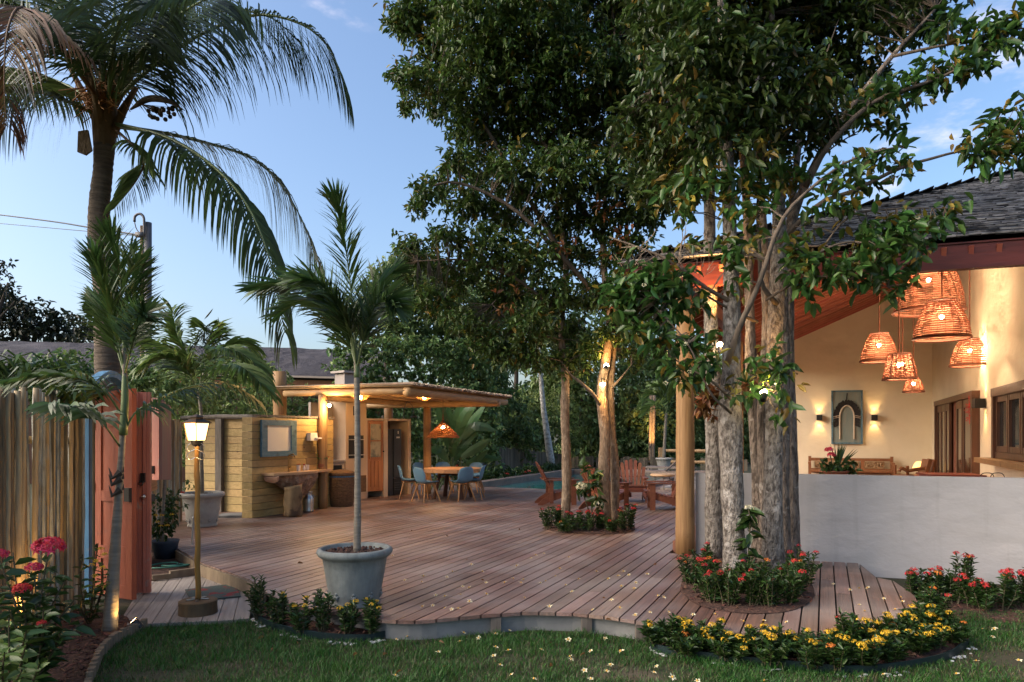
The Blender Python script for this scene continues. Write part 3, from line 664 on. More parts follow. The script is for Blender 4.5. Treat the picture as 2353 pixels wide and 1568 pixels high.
def HW(x, y):                              # a point of the veranda's back wall
    t = (x - CX) / FPX; q = H(BW, 0, 0); b = (t * q.y - q.x) / (BH.x - t * BH.y); p = H(BW, b, 0); return Vector((p.x, p.y, EYE + (HY - y) / FPX * p.y))
def SWp(x, y):                             # a point of the veranda's side wall
    t = (x - CX) / FPX; q = H(0, SW, 0); a = (t * q.y - q.x) / (A.x - t * A.y); p = H(a, SW, 0); return Vector((p.x, p.y, EYE + (HY - y) / FPX * p.y))
nBW = -Vector((A.x, A.y, 0)); nSW = -Vector((BH.x, BH.y, 0))
# folding door in the side wall
dp0 = SWp(2161, 933); dp1 = SWp(2250, 911); zt = dp0.z; zb = .3; along = (dp1 - dp0); along.z = 0; Ld = along.length; along.normalize()
def dpt(s, z, out=0): return Vector((dp0.x, dp0.y, 0)) + along * s + nSW * out + Vector((0, 0, z))
d = MB(); d.bar(dpt(0, zb, .05), dpt(0, zt, .05), .16, .14, up=along); d.bar(dpt(Ld, zb, .05), dpt(Ld, zt, .05), .16, .14, up=along); d.bar(dpt(-.08, zt + .05, .05), dpt(Ld + .08, zt + .05, .05), .17, .12)
door = d.build('door', M['darkwood'], hs)
d = MB(); d.slab([dpt(0.05, zb, .006), dpt(Ld - .05, zb, .006), dpt(Ld - .05, zt, .006), dpt(.05, zt, .006)], nSW * .012); d.build('opening', M['inside'], door)
def leaf_panel(s0, s1, out):
    d = MB()
    for s in (s0 + .05, s1 - .05): d.bar(dpt(s, zb, out), dpt(s, zt - .02, out), .05, .1, up=along)
    for z in (zb + .1, zt - .1): d.bar(dpt(s0, z, out), dpt(s1, z, out), .045, .16)
    d.build('door_leaf', M['darkwood'], door)
    g = MB(); g.slab([dpt(s0 + .1, zb + .18, out), dpt(s1 - .1, zb + .18, out), dpt(s1 - .1, zt - .18, out), dpt(s0 + .1, zt - .18, out)], nSW * .01); g.build('pane', M['glassr'], door)
for s0, s1, o_ in ((.1, .75, .07), (.78, 1.45, .075), (1.5, 2.1, .08), (3.0, 3.7, .08), (3.72, Ld - .1, .07)): leaf_panel(s0, s1, o_)
# window with frame, sashes and sill
wp0 = SWp(2297, 903); ws = 3.4; zt = wp0.z; zb = SWp(2353, 1061).z
def wpt(s, z, out=0): return Vector((wp0.x, wp0.y, 0)) - along * (-s) + nSW * out + Vector((0, 0, z))
d = MB()
for s in (0.06, ws): d.bar(wpt(s, zb, .05), wpt(s, zt, .05), .14, .13, up=along)
d.bar(wpt(-.02, zt, .052), wpt(ws + .1, zt, .052), .145, .14); d.bar(wpt(-.01, zb + .06, .04), wpt(ws, zb + .06, .04), .10, .1)
win = d.build('window', M['darkwood'], hs)
for s0, s1 in ((.16, .95), (.98, 1.75), (1.78, 2.5), (2.53, 3.3)):
    d = MB()
    for s in (s0 + .04, s1 - .04): d.bar(wpt(s, zb + .12, .06), wpt(s, zt - .08, .06), .05, .08, up=along)
    for z in (zb + .16, zt - .12): d.bar(wpt(s0, z, .058), wpt(s1, z, .058), .045, .09)
    d.build('sash', M['darkwood'], win); g = MB(); g.slab([wpt(s0 + .08, zb + .2, .035), wpt(s1 - .08, zb + .2, .035), wpt(s1 - .08, zt - .16, .035), wpt(s0 + .08, zt - .16, .035)], nSW * .01); g.build('pane', M['glass'], win)
d = MB(); d.bar(wpt(-.35, zb - .04, .14), wpt(ws + .3, zb - .04, .14), .34, .08); d.build('sill', M['log'], win)
# ---------------------------------------------------------------- things on the veranda
# wall art: a feathered arch with pale cord on a teal board
p = HW(1946, 1019); wa = thing('wall_art', 'teal framed panel with a black feather arch hung on the cream back wall', 'wall art', p)
c0 = HW(1912, 900); c1 = HW(1980, 1019); W_ = (c1 - c0); W_.z = 0; wl = W_.length; wx = W_.normalized(); ht = c0.z - c1.z; zc = (c0.z + c1.z) / 2; cm = HW(1946, 960); cm.z = zc
def wpnt(u, v, out): return cm + wx * (u * wl) + Vector((0, 0, v * ht)) + nBW * out
b = MB(); b.slab([wpnt(-.5, -.5, .02), wpnt(.5, -.5, .02), wpnt(.5, .5, .02), wpnt(-.5, .5, .02)], nBW * .03); b.build('board', M['teal'], wa)
b = MB()
for q0, q1 in (((-.5, -.5), (-.5, .5)), ((.5, -.5), (.5, .5)), ((-.53, .5), (.53, .5)), ((-.53, -.5), (.53, -.5))): b.bar(wpnt(*q0, .045), wpnt(*q1, .045), .045, .06, up=nBW)
b.build('frame', M['bluewood'], wa)
arc = [(-.24, -.42), (-.24, 0)] + [(-.24 * math.cos(a), .0 + .22 * math.sin(a)) for a in np.linspace(.15, math.pi - .15, 13)] + [(.24, 0), (.24, -.42)]
b = MB()
for i in range(15 * 9):
    t = i / (15 * 9 - 1); ang = math.pi * t * 1.30 - .15 * math.pi; r_ = Vector((-math.cos(ang), math.sin(ang)))
    u0 = Vector((-.26 * math.cos(ang), .22 * math.sin(ang))) if 0 < ang < math.pi else Vector((math.copysign(.26, -math.cos(ang)), -.16 * abs(math.sin(ang)) * 2))
    if not (0 < ang < math.pi): r_ = Vector((math.copysign(.9, -math.cos(ang)), -.35))
    e = u0 + Vector((r_.x * .19, r_.y * .11)) * U(.8, 1.1); pd = Vector((-r_.y, r_.x)) * .012
    P3 = [wpnt(*(u0 - pd), .056), wpnt(*(u0 + pd), .056), wpnt(*(e + pd * 1.4), .075), wpnt(*(e - pd * 1.4), .075)]; b.slab(P3, nBW * .004)
b.bar(wpnt(-.02, .3, .07), wpnt(.01, .46, .075), .03, .006, up=nBW)
b.build('feathers', M['feather'], wa)
b = MB(); b.tube([wpnt(u, v, .07) for u, v in arc], .022, 6)
for k in (-1, 1):
    for v in (.0, .03): b.tube([wpnt(k * .26, v, .08), wpnt(k * .46, v - .02, .085)], .010, 4)
b.build('cord', M['cordw'], wa)
# wall sconces
def sconce(p, nrm, sz, wts, label):
    nrm = nrm.normalized(); s = thing('wall_sconce', label, 'wall lamp', p + nrm * sz / 2, 'up and down wall sconces'); sd = Vector((nrm.y, -nrm.x, 0)); c = p + nrm * (sz / 2 + .02)
    b = MB()
    for k in (-1, 1): b.slab([c + sd * k * sz / 2 - nrm * sz / 2 + Vector((0, 0, -sz / 2)), c + sd * k * sz / 2 + nrm * sz / 2 + Vector((0, 0, -sz / 2)), c + sd * k * sz / 2 + nrm * sz / 2 + Vector((0, 0, sz / 2)), c + sd * k * sz / 2 - nrm * sz / 2 + Vector((0, 0, sz / 2))], -sd * k * .008)
    for k in (-1, 1): b.slab([c + nrm * k * sz / 2 - sd * (sz / 2 - .008) + Vector((0, 0, -sz / 2)), c + nrm * k * sz / 2 + sd * (sz / 2 - .008) + Vector((0, 0, -sz / 2)), c + nrm * k * sz / 2 + sd * (sz / 2 - .008) + Vector((0, 0, sz / 2)), c + nrm * k * sz / 2 - sd * (sz / 2 - .008) + Vector((0, 0, sz / 2))], -nrm * k * .008)
    b.build('housing', M['black'], s)
    b = MB(); b.box(c, (sz * .5, sz * .5, .02)); b.build('bulb', M['bulb'], s)
    for k in (-1, 1): lamp('sconce_light', c + Vector((0, 0, k * (sz / 2 - .02))), wts, (1, .60, .22), .01, spot=70, aim=c + Vector((0, 0, k * 2)) - nrm * .16, blend=.6, parent=s)
sconce(HW(1883, 960), nBW, .15, 9, 'black cube wall sconce left of the feather panel')
sconce(HW(2009, 960), nBW, .15, 9, 'black cube wall sconce between the feather panel and the wall corner')
sconce(SWp(2265, 927), nSW, .17, 12, 'black cube wall sconce between the folding door and the window')
# woven pendants
def pendant(name, x, ytop, ybot, dpx, Y, label, square=False, ceil=None, rings=None, watts=20):
    top = P(x, ytop, Y); bot = P(x, ybot, Y); h = top.z - bot.z; rb = dpx / 2 / FPX * Y; rt = rb * (.48 if not square else .68)
    cz = ceil or 6.0; s = thing(name, label, 'pendant lamp', (top.x, Y, bot.z), 'woven pendant lamps over the veranda')
    nr = rings or max(14, int(h / .037)); b = MB(); ns = 4 if square else 36
    def rad(t): return rb + (rt - rb) * (t ** 1.9 if not square else t)
    def ringpts(t, extra=0):
        r_ = rad(t) + extra; z = bot.z + h * t
        if square: r_ *= 1.25; return [Vector((top.x + r_ * math.cos(a), Y + r_ * math.sin(a), z)) for a in [R(33) + math.pi / 2 * k for k in range(4)]]
        return [Vector((top.x + r_ * math.cos(a) * (1 + U(-.008, .008)), Y + r_ * math.sin(a), z + .10 * math.sin(3 * a + nr * t) * h / nr + U(-.04, .04) * h / nr)) for a in [2 * math.pi * k / ns for k in range(ns)]]
    for i in range(1, nr):
        t = i / nr; pts = ringpts(t); wd = h / nr * U(.46, .60); m = len(pts); base = len(b.v)
        if square:
            pts = [pts[k].lerp(pts[(k + 1) % 4], j / 8) + Vector((0, 0, U(-.2, .2) * h / nr)) for k in range(4) for j in range(8)]; m = 32
        cc = Vector((top.x, Y, 0))
        for q in pts:
            o_ = (Vector((q.x, q.y, 0)) - cc).normalized() * .008; g = U(.9, 1.1) * wd / 2
            b.v += [tuple(q - Vector((0, 0, g)) + o_ * .3), tuple(q + o_), tuple(q + Vector((0, 0, g)) + o_ * .3), tuple(q - o_ * .6)]
        for k in range(m):
            for e in range(4): k2 = (k + 1) % m; b.f.append((base + 4 * k + e, base + 4 * k2 + e, base + 4 * k2 + (e + 1) % 4, base + 4 * k + (e + 1) % 4))
    sh = b.build('shade', M['strand'], s, smooth=False)
    b = MB(); nv = 22 if not square else 20
    for k in range(nv):
        if square:
            pq = []
            for t in np.linspace(0, 1, 4):
                q = ringpts(t); e = k // 5; pq.append(q[e].lerp(q[(e + 1) % 4], (k % 5) / 5))
            b.tube(pq, .006 if k % 5 else .014, 4)
        else: a = 2 * math.pi * k / nv; b.tube([Vector((top.x + rad(t) * math.cos(a), Y + rad(t) * math.sin(a), bot.z + h * t)) for t in np.linspace(0, 1, 8)], .004, 3)
    b.build('ribs', M['strand'], s)
    for t, rr in ((.012, .026), (1, .016)):
        b = MB(); q = ringpts(t, .004); q2 = [Vector((v.x, v.y, bot.z + h * t)) for v in q]; q2.append(q2[0]); q2.append(q2[1]); b.tube(q2, rr * (rb / .5) ** .5, 5, cap=False); b.build('rim', M['strand_rim'], s)
    b = MB(); b.tube([(top.x, Y, top.z - h * .25), (top.x, Y, cz)], .012, 5)
    if not square:
        for k in range(3): a = 2.1 * k; b.tube([(top.x, Y, top.z), (top.x + rt * math.cos(a), Y + rt * math.sin(a), top.z)], .006, 4)
    b.build('cord', M['strand_rim'], s)
    bz = bot.z + h * .58; b = MB(); b.ball((top.x, Y, bz), .034, 10, 8); b.build('bulb', M['bulb_hot'], s, smooth=True)
    lamp('pendant_light', (top.x, Y, bz), watts * 2.3, (1, .71, .44), .05, parent=s)
pendant('pendant_lamp', 2134, 590, 717, 143, 12.6, 'largest woven pendant shade, half hidden behind the eave beam', ceil=5.4, watts=42)
pendant('pendant_lamp', 2164, 692, 779, 114, 11.6, 'bell shaped woven pendant hanging in front of the largest shade', ceil=5.4, watts=34)
pendant('pendant_lamp', 2020, 767, 831, 77, 13.2, 'woven dome pendant hanging nearest the tree trunks', ceil=5.0, watts=20)
pendant('pendant_lamp', 2066, 815, 872, 62, 12.2, 'square tapered woven pendant between two rounder ones', square=True, ceil=5.0, watts=16)
pendant('pendant_lamp', 2074, 812, 870, 60, 13.9, 'round woven pendant almost hidden behind the square one', ceil=5.2, watts=8)
pendant('pendant_lamp', 2099, 868, 901, 43, 14.6, 'smallest woven pendant, lowest of the cluster', ceil=5.4, watts=9)
pendant('pendant_lamp', 2228, 780, 841, 78, 12.9, 'woven pendant on a long cord beside the side wall', ceil=5.6, watts=20)
# carved bench against the back wall
def along_back(x, y, off): 
    q = HW(x, y); return Vector((q.x, q.y, q.z)) + nBW * off
bl, br = along_back(1861, 1055, .15), along_back(2048, 1055, .15); bx = (br - bl); bx.z = 0; bL = bx.length; bx.normalize(); zt = .3 + .92; zt = bl.z
bn = thing('carved_bench', 'long wooden bench with carved panel back standing against the cream back wall', 'bench', (bl + br) / 2 - Vector((0, 0, bl.z - .3)))
def bp(s, z, out=0): return Vector((bl.x, bl.y, z)) + bx * s + nBW * out
b = MB()
for s in (0, bL): b.bar(bp(s, .3), bp(s, zt + .09), .07, .07, up=bx)
for z, g in ((zt, .08), (zt - .28, .06), (zt - .36, .05)): b.bar(bp(0, z), bp(bL, z), .05, g)
for s in (bL * .345, bL * .655): b.bar(bp(s, zt - .28), bp(s, zt), .045, .1, up=bx)
b.build('backrest', M['fasc'], bn)
b = MB(); b.bar(bp(0, .74, .28), bp(bL, .74, .28), .55, .05); b.build('seat', M['fasc'], bn)
for s in (0, bL): b = MB(); b.bar(bp(s, .3, .5), bp(s, .95, .5), .06, .06, up=bx); b.build('leg', M['fasc'], bn); b = MB(); b.bar(bp(s, .96, 0), bp(s, .96, .56), .07, .05); b.build('armrest', M['fasc'], bn)
for k in range(3):
    b = MB(); s0 = bL * (.06 + .305 * k); s1 = s0 + bL * .245; b.slab([bp(s0, zt - .24, .005), bp(s1, zt - .24, .005), bp(s1, zt - .05, .005), bp(s0, zt - .05, .005)], nBW * .02)
    for q in range(14): b.ball(bp(s0 + (s1 - s0) * U(.1, .9), zt - U(.08, .21), .028), U(.018, .035), 6, 4)
    b.build('carved_panel', M['carve'], bn)
# armchair with scrolled arm, glass lamp on a small stand
c = P(2103, 1085, 16.6); ac = thing('wooden_armchair', 'wooden armchair with curved arm and raked back near the wall corner', 'chair', (c.x, c.y, .3)); px = 16.6 / FPX
b = MB(); b.bar(P(2128, 1090, 16.6), P(2136, 1056, 16.6), .5, .06, up=(1, 0, 0)); b.bar(P(2128, 1090, 16.35), P(2137, 1055, 16.35), .06, .09, up=(1, 0, 0)); b.build('backrest', M['fasc'], ac)
for dy in (0, .55):
    b = MB(); b.tube(spline([P(2066, 1083, 16.4 + dy), P(2072, 1076, 16.4 + dy), P(2085, 1082, 16.4 + dy), P(2105, 1079, 16.4 + dy), P(2128, 1076, 16.4 + dy)], 14), .042, 6); b.build('armrest', M['fasc'], ac, smooth=True)
b = MB(); b.box((c.x, c.y + .1, .75), (.6, .6, .06)); b.build('seat', M['fasc'], ac)
for sx in (-.27, .27):
    for sy in (-.15, .38): b = MB(); b.bar((c.x + sx, c.y + sy, .3), (c.x + sx, c.y + sy, 1.0 if sx < 0 else .8), .05, .05, up=(1, 0, 0)); b.build('leg', M['fasc'], ac)
c = P(2112, 1079, 17.6); tl = thing('table_lamp', 'small amber glass table lamp glowing behind the wooden armchair', 'lamp', (c.x, c.y, .3 + .55))
b = MB(); b.lathe([(.155, 0), (.15, .035), (.12, .12), (.07, .19), (.02, .205)], c, 18); b.build('lamp_shade', M['shade_l'], tl, smooth=True)
b = MB(); b.tube([(c.x, c.y, .85), (c.x, c.y, c.z + .02)], .012, 6); b.lathe([(.08, 0), (.07, .02), (.012, .03)], (c.x, c.y, .85), 14); b.build('base', M['brass'], tl)
sb = thing('side_stand', 'low wooden side stand carrying the amber glass lamp', 'table', (c.x, c.y, .3)); b = MB(); b.lathe([(.24, .52), (.24, .55)], (c.x, c.y, .3), 20); b.build('top', M['fasc'], sb)
b = MB(); b.tube([(c.x, c.y, .3), (c.x, c.y, .82)], .03, 8); b.build('leg', M['fasc'], sb)
# flower bowl on a stand just behind the parapet
c = P(1917, 1090, 9.6); fb = thing('flower_bowl', 'clay bowl with a red flower and spiky leaves behind the white parapet', 'potted plant', (c.x, c.y, c.z - .07))
b = MB(); b.lathe([(.10, -.07), (.15, 0), (.19, .035), (.20, .05), (.17, .045)], c, 20); b.build('bowl', M['clay'], fb, smooth=True)
V, F, _ = blob_leaves([(Vector(c) + Vector((-.05, 0, .14)), (.22, .16, .12)), (Vector(c) + Vector((.12, 0, .1)), (.18, .14, .1))], 260, .1, .045, 8, .06); npmesh('foliage', V, F, M['leaf_shrub'], fb)
b = MB()
for i in range(16): a = U(-.3, 1.1); d = Vector((math.sin(a) * .9, U(-.3, .3), math.cos(a))); p0 = c + Vector((.06, 0, .08)); b.strip([p0, p0 + d * .18, p0 + d * .36 + Vector((.02, 0, -.01))], [.006, .012, .001], d.cross(Vector((0, 1, 0))).normalized())
b.build('spiky_leaf', M['leaf_palm2'], fb)
for q in ((-.07, 0, .33), (-.03, .02, .26)): b = MB(); flower_head(b, c + Vector(q), .065, 60); b.build('flower_head', M['fl_pink'], fb)
b = MB(); b.tube([c + Vector((0, 0, .05)), c + Vector((-.07, 0, .3))], .008, 5); b.build('stem', M['stem'], fb)
st_ = thing('plant_stand', 'small dark stand under the clay flower bowl', 'table', (c.x, c.y, .3)); b = MB(); b.lathe([(.22, 0), (.22, .03)], (c.x, c.y, c.z - .101), 18); b.build('top', M['fasc'], st_)
for k in range(3): a = 2.1 * k; b = MB(); b.tube([(c.x + .18 * math.cos(a), c.y + .18 * math.sin(a), .3), (c.x + .12 * math.cos(a), c.y + .12 * math.sin(a), c.z - .1)], .014, 5); b.build('leg', M['fasc'], st_)
# dining table edge and two wire chair backs
c = P(2170, 1089, 12.5); tb = thing('veranda_table', 'dark red veranda table seen just over the parapet', 'table', (c.x, c.y, .3)); b = MB(); b.box((c.x + .1, c.y, c.z - .02), (.9, .8, .04), rz=-.3); b.build('tabletop', M['redwood'], tb)
for sx in (-.35, .5):
    for sy in (-.25, .25): b = MB(); b.bar((c.x + sx, c.y + sy, .3), (c.x + sx, c.y + sy, c.z - .04), .05, .05, up=(1, 0, 0)); b.build('leg', M['raft'], tb)
for x, lab in ((2268, 'black wire chair back peeping over the parapet near the folding door'), (2292, 'black wire chair back peeping over the parapet under the window')):
    c = P(x, 1096, 9.9); q = thing('wire_chair', lab, 'chair', (c.x, c.y, .3), 'wire chairs behind the parapet'); b = MB(); b.tube(spline([c + Vector((-.11, 0, -.3)), c + Vector((-.10, 0, 0)), c + Vector((0, 0, .055)), c + Vector((.10, 0, 0)), c + Vector((.11, 0, -.3))], 18), .006, 5); b.build('backrest', M['black'], q)
    b = MB(); b.lathe([(.19, 0), (.20, .02)], (c.x, c.y + .16, .74), 18); b.build('seat', M['black'], q)
    for k in range(4): a = .8 + 1.57 * k; b = MB(); b.tube([(c.x + .2 * math.cos(a), c.y + .16 + .2 * math.sin(a), .3), (c.x + .14 * math.cos(a), c.y + .16 + .14 * math.sin(a), .75)], .008, 5); b.build('leg', M['black'], q)
# red garland by the door
c = SWp(2246, 945) + nSW * .14; b = MB()
for i in range(26): flower_head(b, c + Vector((U(-.05, .05), U(-.05, .05), U(-.22, .2))), .038, 9, False)
b.tube([c + Vector((0, 0, .3)), c + Vector((.01, 0, -.25))], .006, 4)
tag(b.build('flower_garland', M['fl_red']), 'red flower garland hanging beside the folding door', 'garland')
# ================================================================ PERGOLA AND OUTDOOR KITCHEN
W0 = Vector((-4.85, 13.0, 0))                     # near corner of the plank wall
def WL(s, z, out=0): return W0 + Vector((A.x, A.y, 0)) * s + Vector((AP.x, AP.y, 0)) * out + Vector((0, 0, z))
def WLx(x):                                       # length along the plank wall at photo column x
    t = (x - CX) / FPX; return (t * W0.y - W0.x) / (A.x - t * A.y)
def WLp(x, y, out=0):
    s = WLx(x); p = WL(s, 0); return WL(s, EYE + (HY - y) / FPX * p.y, out)
WT = 2.08
pwl = thing('plank_wall', 'wall of horizontal yellow pine planks behind the log sink', 'wall', W0)
b = MB(); z = DECK; s1 = 2.35
while z < WT - .02:
    h = min(.132, WT - z); b.slab([WL(0, z + .003, 0), WL(s1, z + .003, 0), WL(s1, z + h - .003, 0), WL(0, z + h - .003, 0)], Vector((-AP.x, -AP.y, 0)) * (.03 + U(0, .004))); z += .135
b.build('planks', M['plank'], pwl)
b = MB(); b.slab([WL(0, DECK, -.045), WL(s1, DECK, -.045), WL(s1, WT - .01, -.045), WL(0, WT - .01, -.045)], Vector((-AP.x, -AP.y, 0)) * .02); b.build('added_backing', M['oldwood'], pwl)  # added sheet that keeps light from showing through the plank gaps
b = MB(); z = DECK
while z < WT - .02:                                # end face
    h = min(.132, WT - z); e = Vector((-.19, .02, 0)); b.slab([WL(-.002, z + .003, -.01) + e, WL(-.002, z + .003, -.002), WL(-.002, z + h - .003, -.002), WL(-.002, z + h - .003, -.01) + e], Vector((A.x, A.y, 0)) * .03); z += .135
b.build('end_planks', M['plank'], pwl)
b = MB(); b.bar(WL(-.02, WT + .02, -.02), WL(s1, WT + .02, -.02), .09, .04); b.build('cap_board', M['oldwood'], pwl)
# the shower screen set back on the left, grey timber posts
B0 = Vector((-5.12, 13.9, 0)); Bd = Vector((-BH.x, -BH.y, 0)); Bn = Vector((-A.x, -A.y, 0))
sc = thing('shower_screen', 'yellow plank screen between grey timber posts left of the log sink', 'wall', B0)
b = MB(); z = DECK
while z < WT - .03:
    h = min(.15, WT - z); b.slab([B0 + Bd * .02 + Vector((0, 0, z + .003)), B0 + Bd * 1.75 + Vector((0, 0, z + .003)), B0 + Bd * 1.75 + Vector((0, 0, z + h - .003)), B0 + Bd * .02 + Vector((0, 0, z + h - .003))], -Bn * (.03 + U(0, .004))); z += .153
b.build('planks', M['plank'], sc)
b = MB(); b.slab([B0 + Bd * .02 - Bn * .05 + Vector((0, 0, DECK)), B0 + Bd * 1.75 - Bn * .05 + Vector((0, 0, DECK)), B0 + Bd * 1.75 - Bn * .05 + Vector((0, 0, WT - .02)), B0 + Bd * .02 - Bn * .05 + Vector((0, 0, WT - .02))], -Bn * .02); b.build('added_backing', M['oldwood'], sc)  # added behind this screen too, closing its gaps to light
for s, w_ in ((.06, .09), (.83, .15)):
    b = MB(); b.bar(B0 + Bd * s + Bn * .05 + Vector((0, 0, DECK)), B0 + Bd * s + Bn * .05 + Vector((0, 0, WT - .02)), .09, w_, up=Bd); b.build('post', M['oldwood'], sc)
b = MB(); b.tube(spline([B0 + Bd * 1.8 + Bn * .04 + Vector((0, 0, WT)), B0 + Bd * .9 + Bn * .04 + Vector((0, 0, WT + .02)), B0 + Bd * -.1 + Bn * .04 + Vector((0, 0, WT + .01))], 8), .05, 7, jit=.1); b.build('top_rail', M['oldwood'], sc)
b = MB(); q = G(527, 1189); b.box((q.x, q.y + .15, DECK + .02), (.46, .5, .04), rz=.2); tag(b.build('shower_step', M['concrete']), 'pale concrete shower step in front of the plank screen', 'step')
# mirror in a weathered blue frame, its reflection painted as flat cream
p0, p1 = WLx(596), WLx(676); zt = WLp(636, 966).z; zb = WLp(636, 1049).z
mf = thing('framed_mirror', 'mirror with painted cream reflection in a weathered blue timber frame on the plank wall', 'mirror', WL((p0 + p1) / 2, zb)); g = .105
b = MB(); b.slab([WL(p0 + .05, zb + .05, .03), WL(p1 - .05, zb + .05, .03), WL(p1 - .05, zt - .05, .03), WL(p0 + .05, zt - .05, .03)][::-1], Vector((AP.x, AP.y, 0)) * .012); b.build('panel', M['mirror_cream'], mf)
b = MB(); 
for z in (zb + g / 2, zt - g / 2): b.bar(WL(p0, z, .045), WL(p1, z, .045), .05, g)
for s in (p0 + g * .7, p1 - g * .7): b.bar(WL(s, zb + g, .044), WL(s, zt - g, .044), .048, g * 1.4, up=A.to_3d())
b.build('frame', M['bluewood'], mf)
# soap dish and little tap on the wall
c = WLp(712, 1004, .06); wd = thing('wall_soap_holder', 'white ceramic soap holder with a hose tap below it on the plank wall', 'soap holder', c)
b = MB(); b.box(c, (.10, .22, .16), rz=-.42); b.box(c + Vector((.10, .06, -.03)), (.09, .16, .03), rz=-.42); b.build('body', M['ceram'], wd)
c2 = WLp(712, 1040, .05); b = MB(); b.tube([c + Vector((0, 0, -.06)), c2], .008, 5); b.tube([c2 - Vector((.05, 0, 0)), c2 + Vector((.07, 0, 0))], .016, 6); b.tube([c2, c2 + Vector((0, 0, .05))], .012, 6); b.build('tap', M['brass'], wd)
# log sink: slab top with live edge on a hollowed trunk and a stump
sp = G(673, 1187); sk = thing('log_sink', 'carved tree trunk wash basin on a round stump against the plank wall', 'sink', sp)
TOPZ = 1.01
b = MB(); m = 11; b.tube([(sp.x + .01 * math.sin(i), sp.y, DECK + (.58) * i / (m - 1)) for i in range(m)], [.165 + .008 * math.sin(i * 2.1) for i in range(m)], 18, jit=.02); b.build('stump', M['stump2'], sk, smooth=True)
def sinkpt(x, y, dy=0): p = WLp(x, y); return p + Vector((AP.x, AP.y, 0)) * dy
edge = [(600, .32), (615, .42), (640, .46), (665, .46), (690, .42), (705, .30), (722, .24), (740, .19), (755, .10)]
top = [WL(WLx(x), TOPZ, o) for x, o in edge] + [WL(WLx(x), TOPZ, .012) for x, o in reversed(edge)]
b = MB(); b.slab(top[::-1], (0, 0, -.045)); b.build('top', M['slabwood'], sk)
secs = []                                           # trunk body below the top, tapering into the stump
for t, wd_, dp, zz, ox in ((0, 1.0, 1.0, TOPZ - .048, 0), (.2, .98, .98, TOPZ - .12, 0), (.4, .86, .95, TOPZ - .20, .02), (.6, .68, .85, TOPZ - .29, .04), (.8, .46, .68, TOPZ - .39, .05), (1, .27, .5, TOPZ - .47, .06)):
    secs.append((wd_, dp, zz, ox))
b = MB(); n = 26; sL, sR = WLx(603), WLx(706); mid = WLx(668)
for k, (wd_, dp, zz, ox) in enumerate(secs):
    for i in range(n):
        a = 2 * math.pi * i / n; ca, sa = math.cos(a), math.sin(a); half = (mid - sL) if ca < 0 else (sR - mid)
        s = mid + ca * half * wd_ * (1 + U(-.03, .03)); o_ = .23 + sa * .21 * dp * (1 + U(-.1, .1)) if k else .23 + sa * .21
        b.v.append(tuple(WL(s, zz + U(-.012, .012) * (k > 0), max(o_, .02))))
for k in range(len(secs) - 1):
    for i in range(n): i2 = (i + 1) % n; b.f.append((k * n + i, (k + 1) * n + i, (k + 1) * n + i2, k * n + i2))
b.f.append(tuple((len(secs) - 1) * n + i for i in reversed(range(n)))); b.build('trunk', M['slabbark'], sk)
b = MB(); cf = [WL(sL + .012, TOPZ - .05, .40), WL(sL + .015, TOPZ - .05, .06), WL(sL + .05, TOPZ - .13, .07), WL(sL + .10, TOPZ - .17, .22), WL(sL + .06, TOPZ - .13, .36)]; b.slab(cf, Vector((-A.x, -A.y, -.5)) * .05); b.build('cut_end', M['cutwood'], sk)
fp = WLp(655, 1086, .10); b = MB(); fp.z = TOPZ; b.tube(spline([fp, fp + Vector((0, 0, .16)), fp + Vector((0, 0, .31)), fp + Vector((.05, -.03, .33)), fp + Vector((.10, -.05, .345)), fp + Vector((.145, -.07, .29))], 18), .014, 7)
b.tube([fp + Vector((.0, 0, .08)), fp + Vector((.05, -.04, .10))], .016, 6); b.tube([fp + Vector((.045, -.035, .08)), fp + Vector((.055, -.04, .17))], .008, 5); b.lathe([(.03, 0), (.022, .02)], fp, 12); b.build('faucet', M['brass'], sk, smooth=True)
# toiletries and vase on the slab
for x, lab in ((677, 'white toothbrush cup left of the little bottle on the log sink'), (697, 'white cup holding a wooden brush on the log sink')):
    p = WLp(x, 1086, .10); p.z = TOPZ; t = thing('ceramic_cup', lab, 'cup', p, 'white cups on the log sink'); b = MB(); b.lathe([(.036, 0), (.045, .115), (.04, .115), (.033, .01)], p, 14); b.build('cup', M['ceram'], t, smooth=False)
    b = MB()
    if x > 690: b.tube([p + Vector((0, 0, .02)), p + Vector((-.02, 0, .24))], .008, 5); b.ball(p + Vector((-.02, 0, .24)), .016, 6, 4); b.build('brush', M['beech'], t)
    else:
        for i in range(5): flower_head(b, p + Vector((U(-.02, .03), U(-.02, .02), .13)), .022, 10)
        b.build('flower', M['fl_red'], t)
p = WLp(688, 1086, .12); p.z = TOPZ; t = thing('soap_bottle', 'small pink soap bottle between two white cups', 'bottle', p); b = MB(); b.lathe([(.026, 0), (.03, .05), (.012, .09), (.012, .11)], p, 12); b.build('body', M['ceram'], t, smooth=True); b = MB(); b.lathe([(.015, .11), (.015, .135)], p, 10); b.build('cap', M['fl_red'], t)
p = WLp(733, 1082, .09); p.z = TOPZ; t = thing('flower_pot', 'round terracotta pot of green sprigs and red buds at the end of the log sink', 'potted plant', p)
b = MB(); b.lathe([(.05, 0), (.085, .05), (.09, .1), (.06, .16), (.055, .18), (.045, .18)], p, 18); b.build('pot', M['clay'], t, smooth=True)
V, F, _ = blob_leaves([(p + Vector((-.07, 0, .26)), (.16, .1, .06)), (p + Vector((.05, 0, .24)), (.1, .08, .06))], 420, .06, .022, 7, .04); npmesh('foliage', V, F, M['leaf_ivy'], t)
b = MB(); flower_head(b, p + Vector((.13, -.02, .25)), .028, 24); flower_head(b, p + Vector((.10, -.02, .21)), .02, 16); b.build('flower_head', M['fl_red'], t)
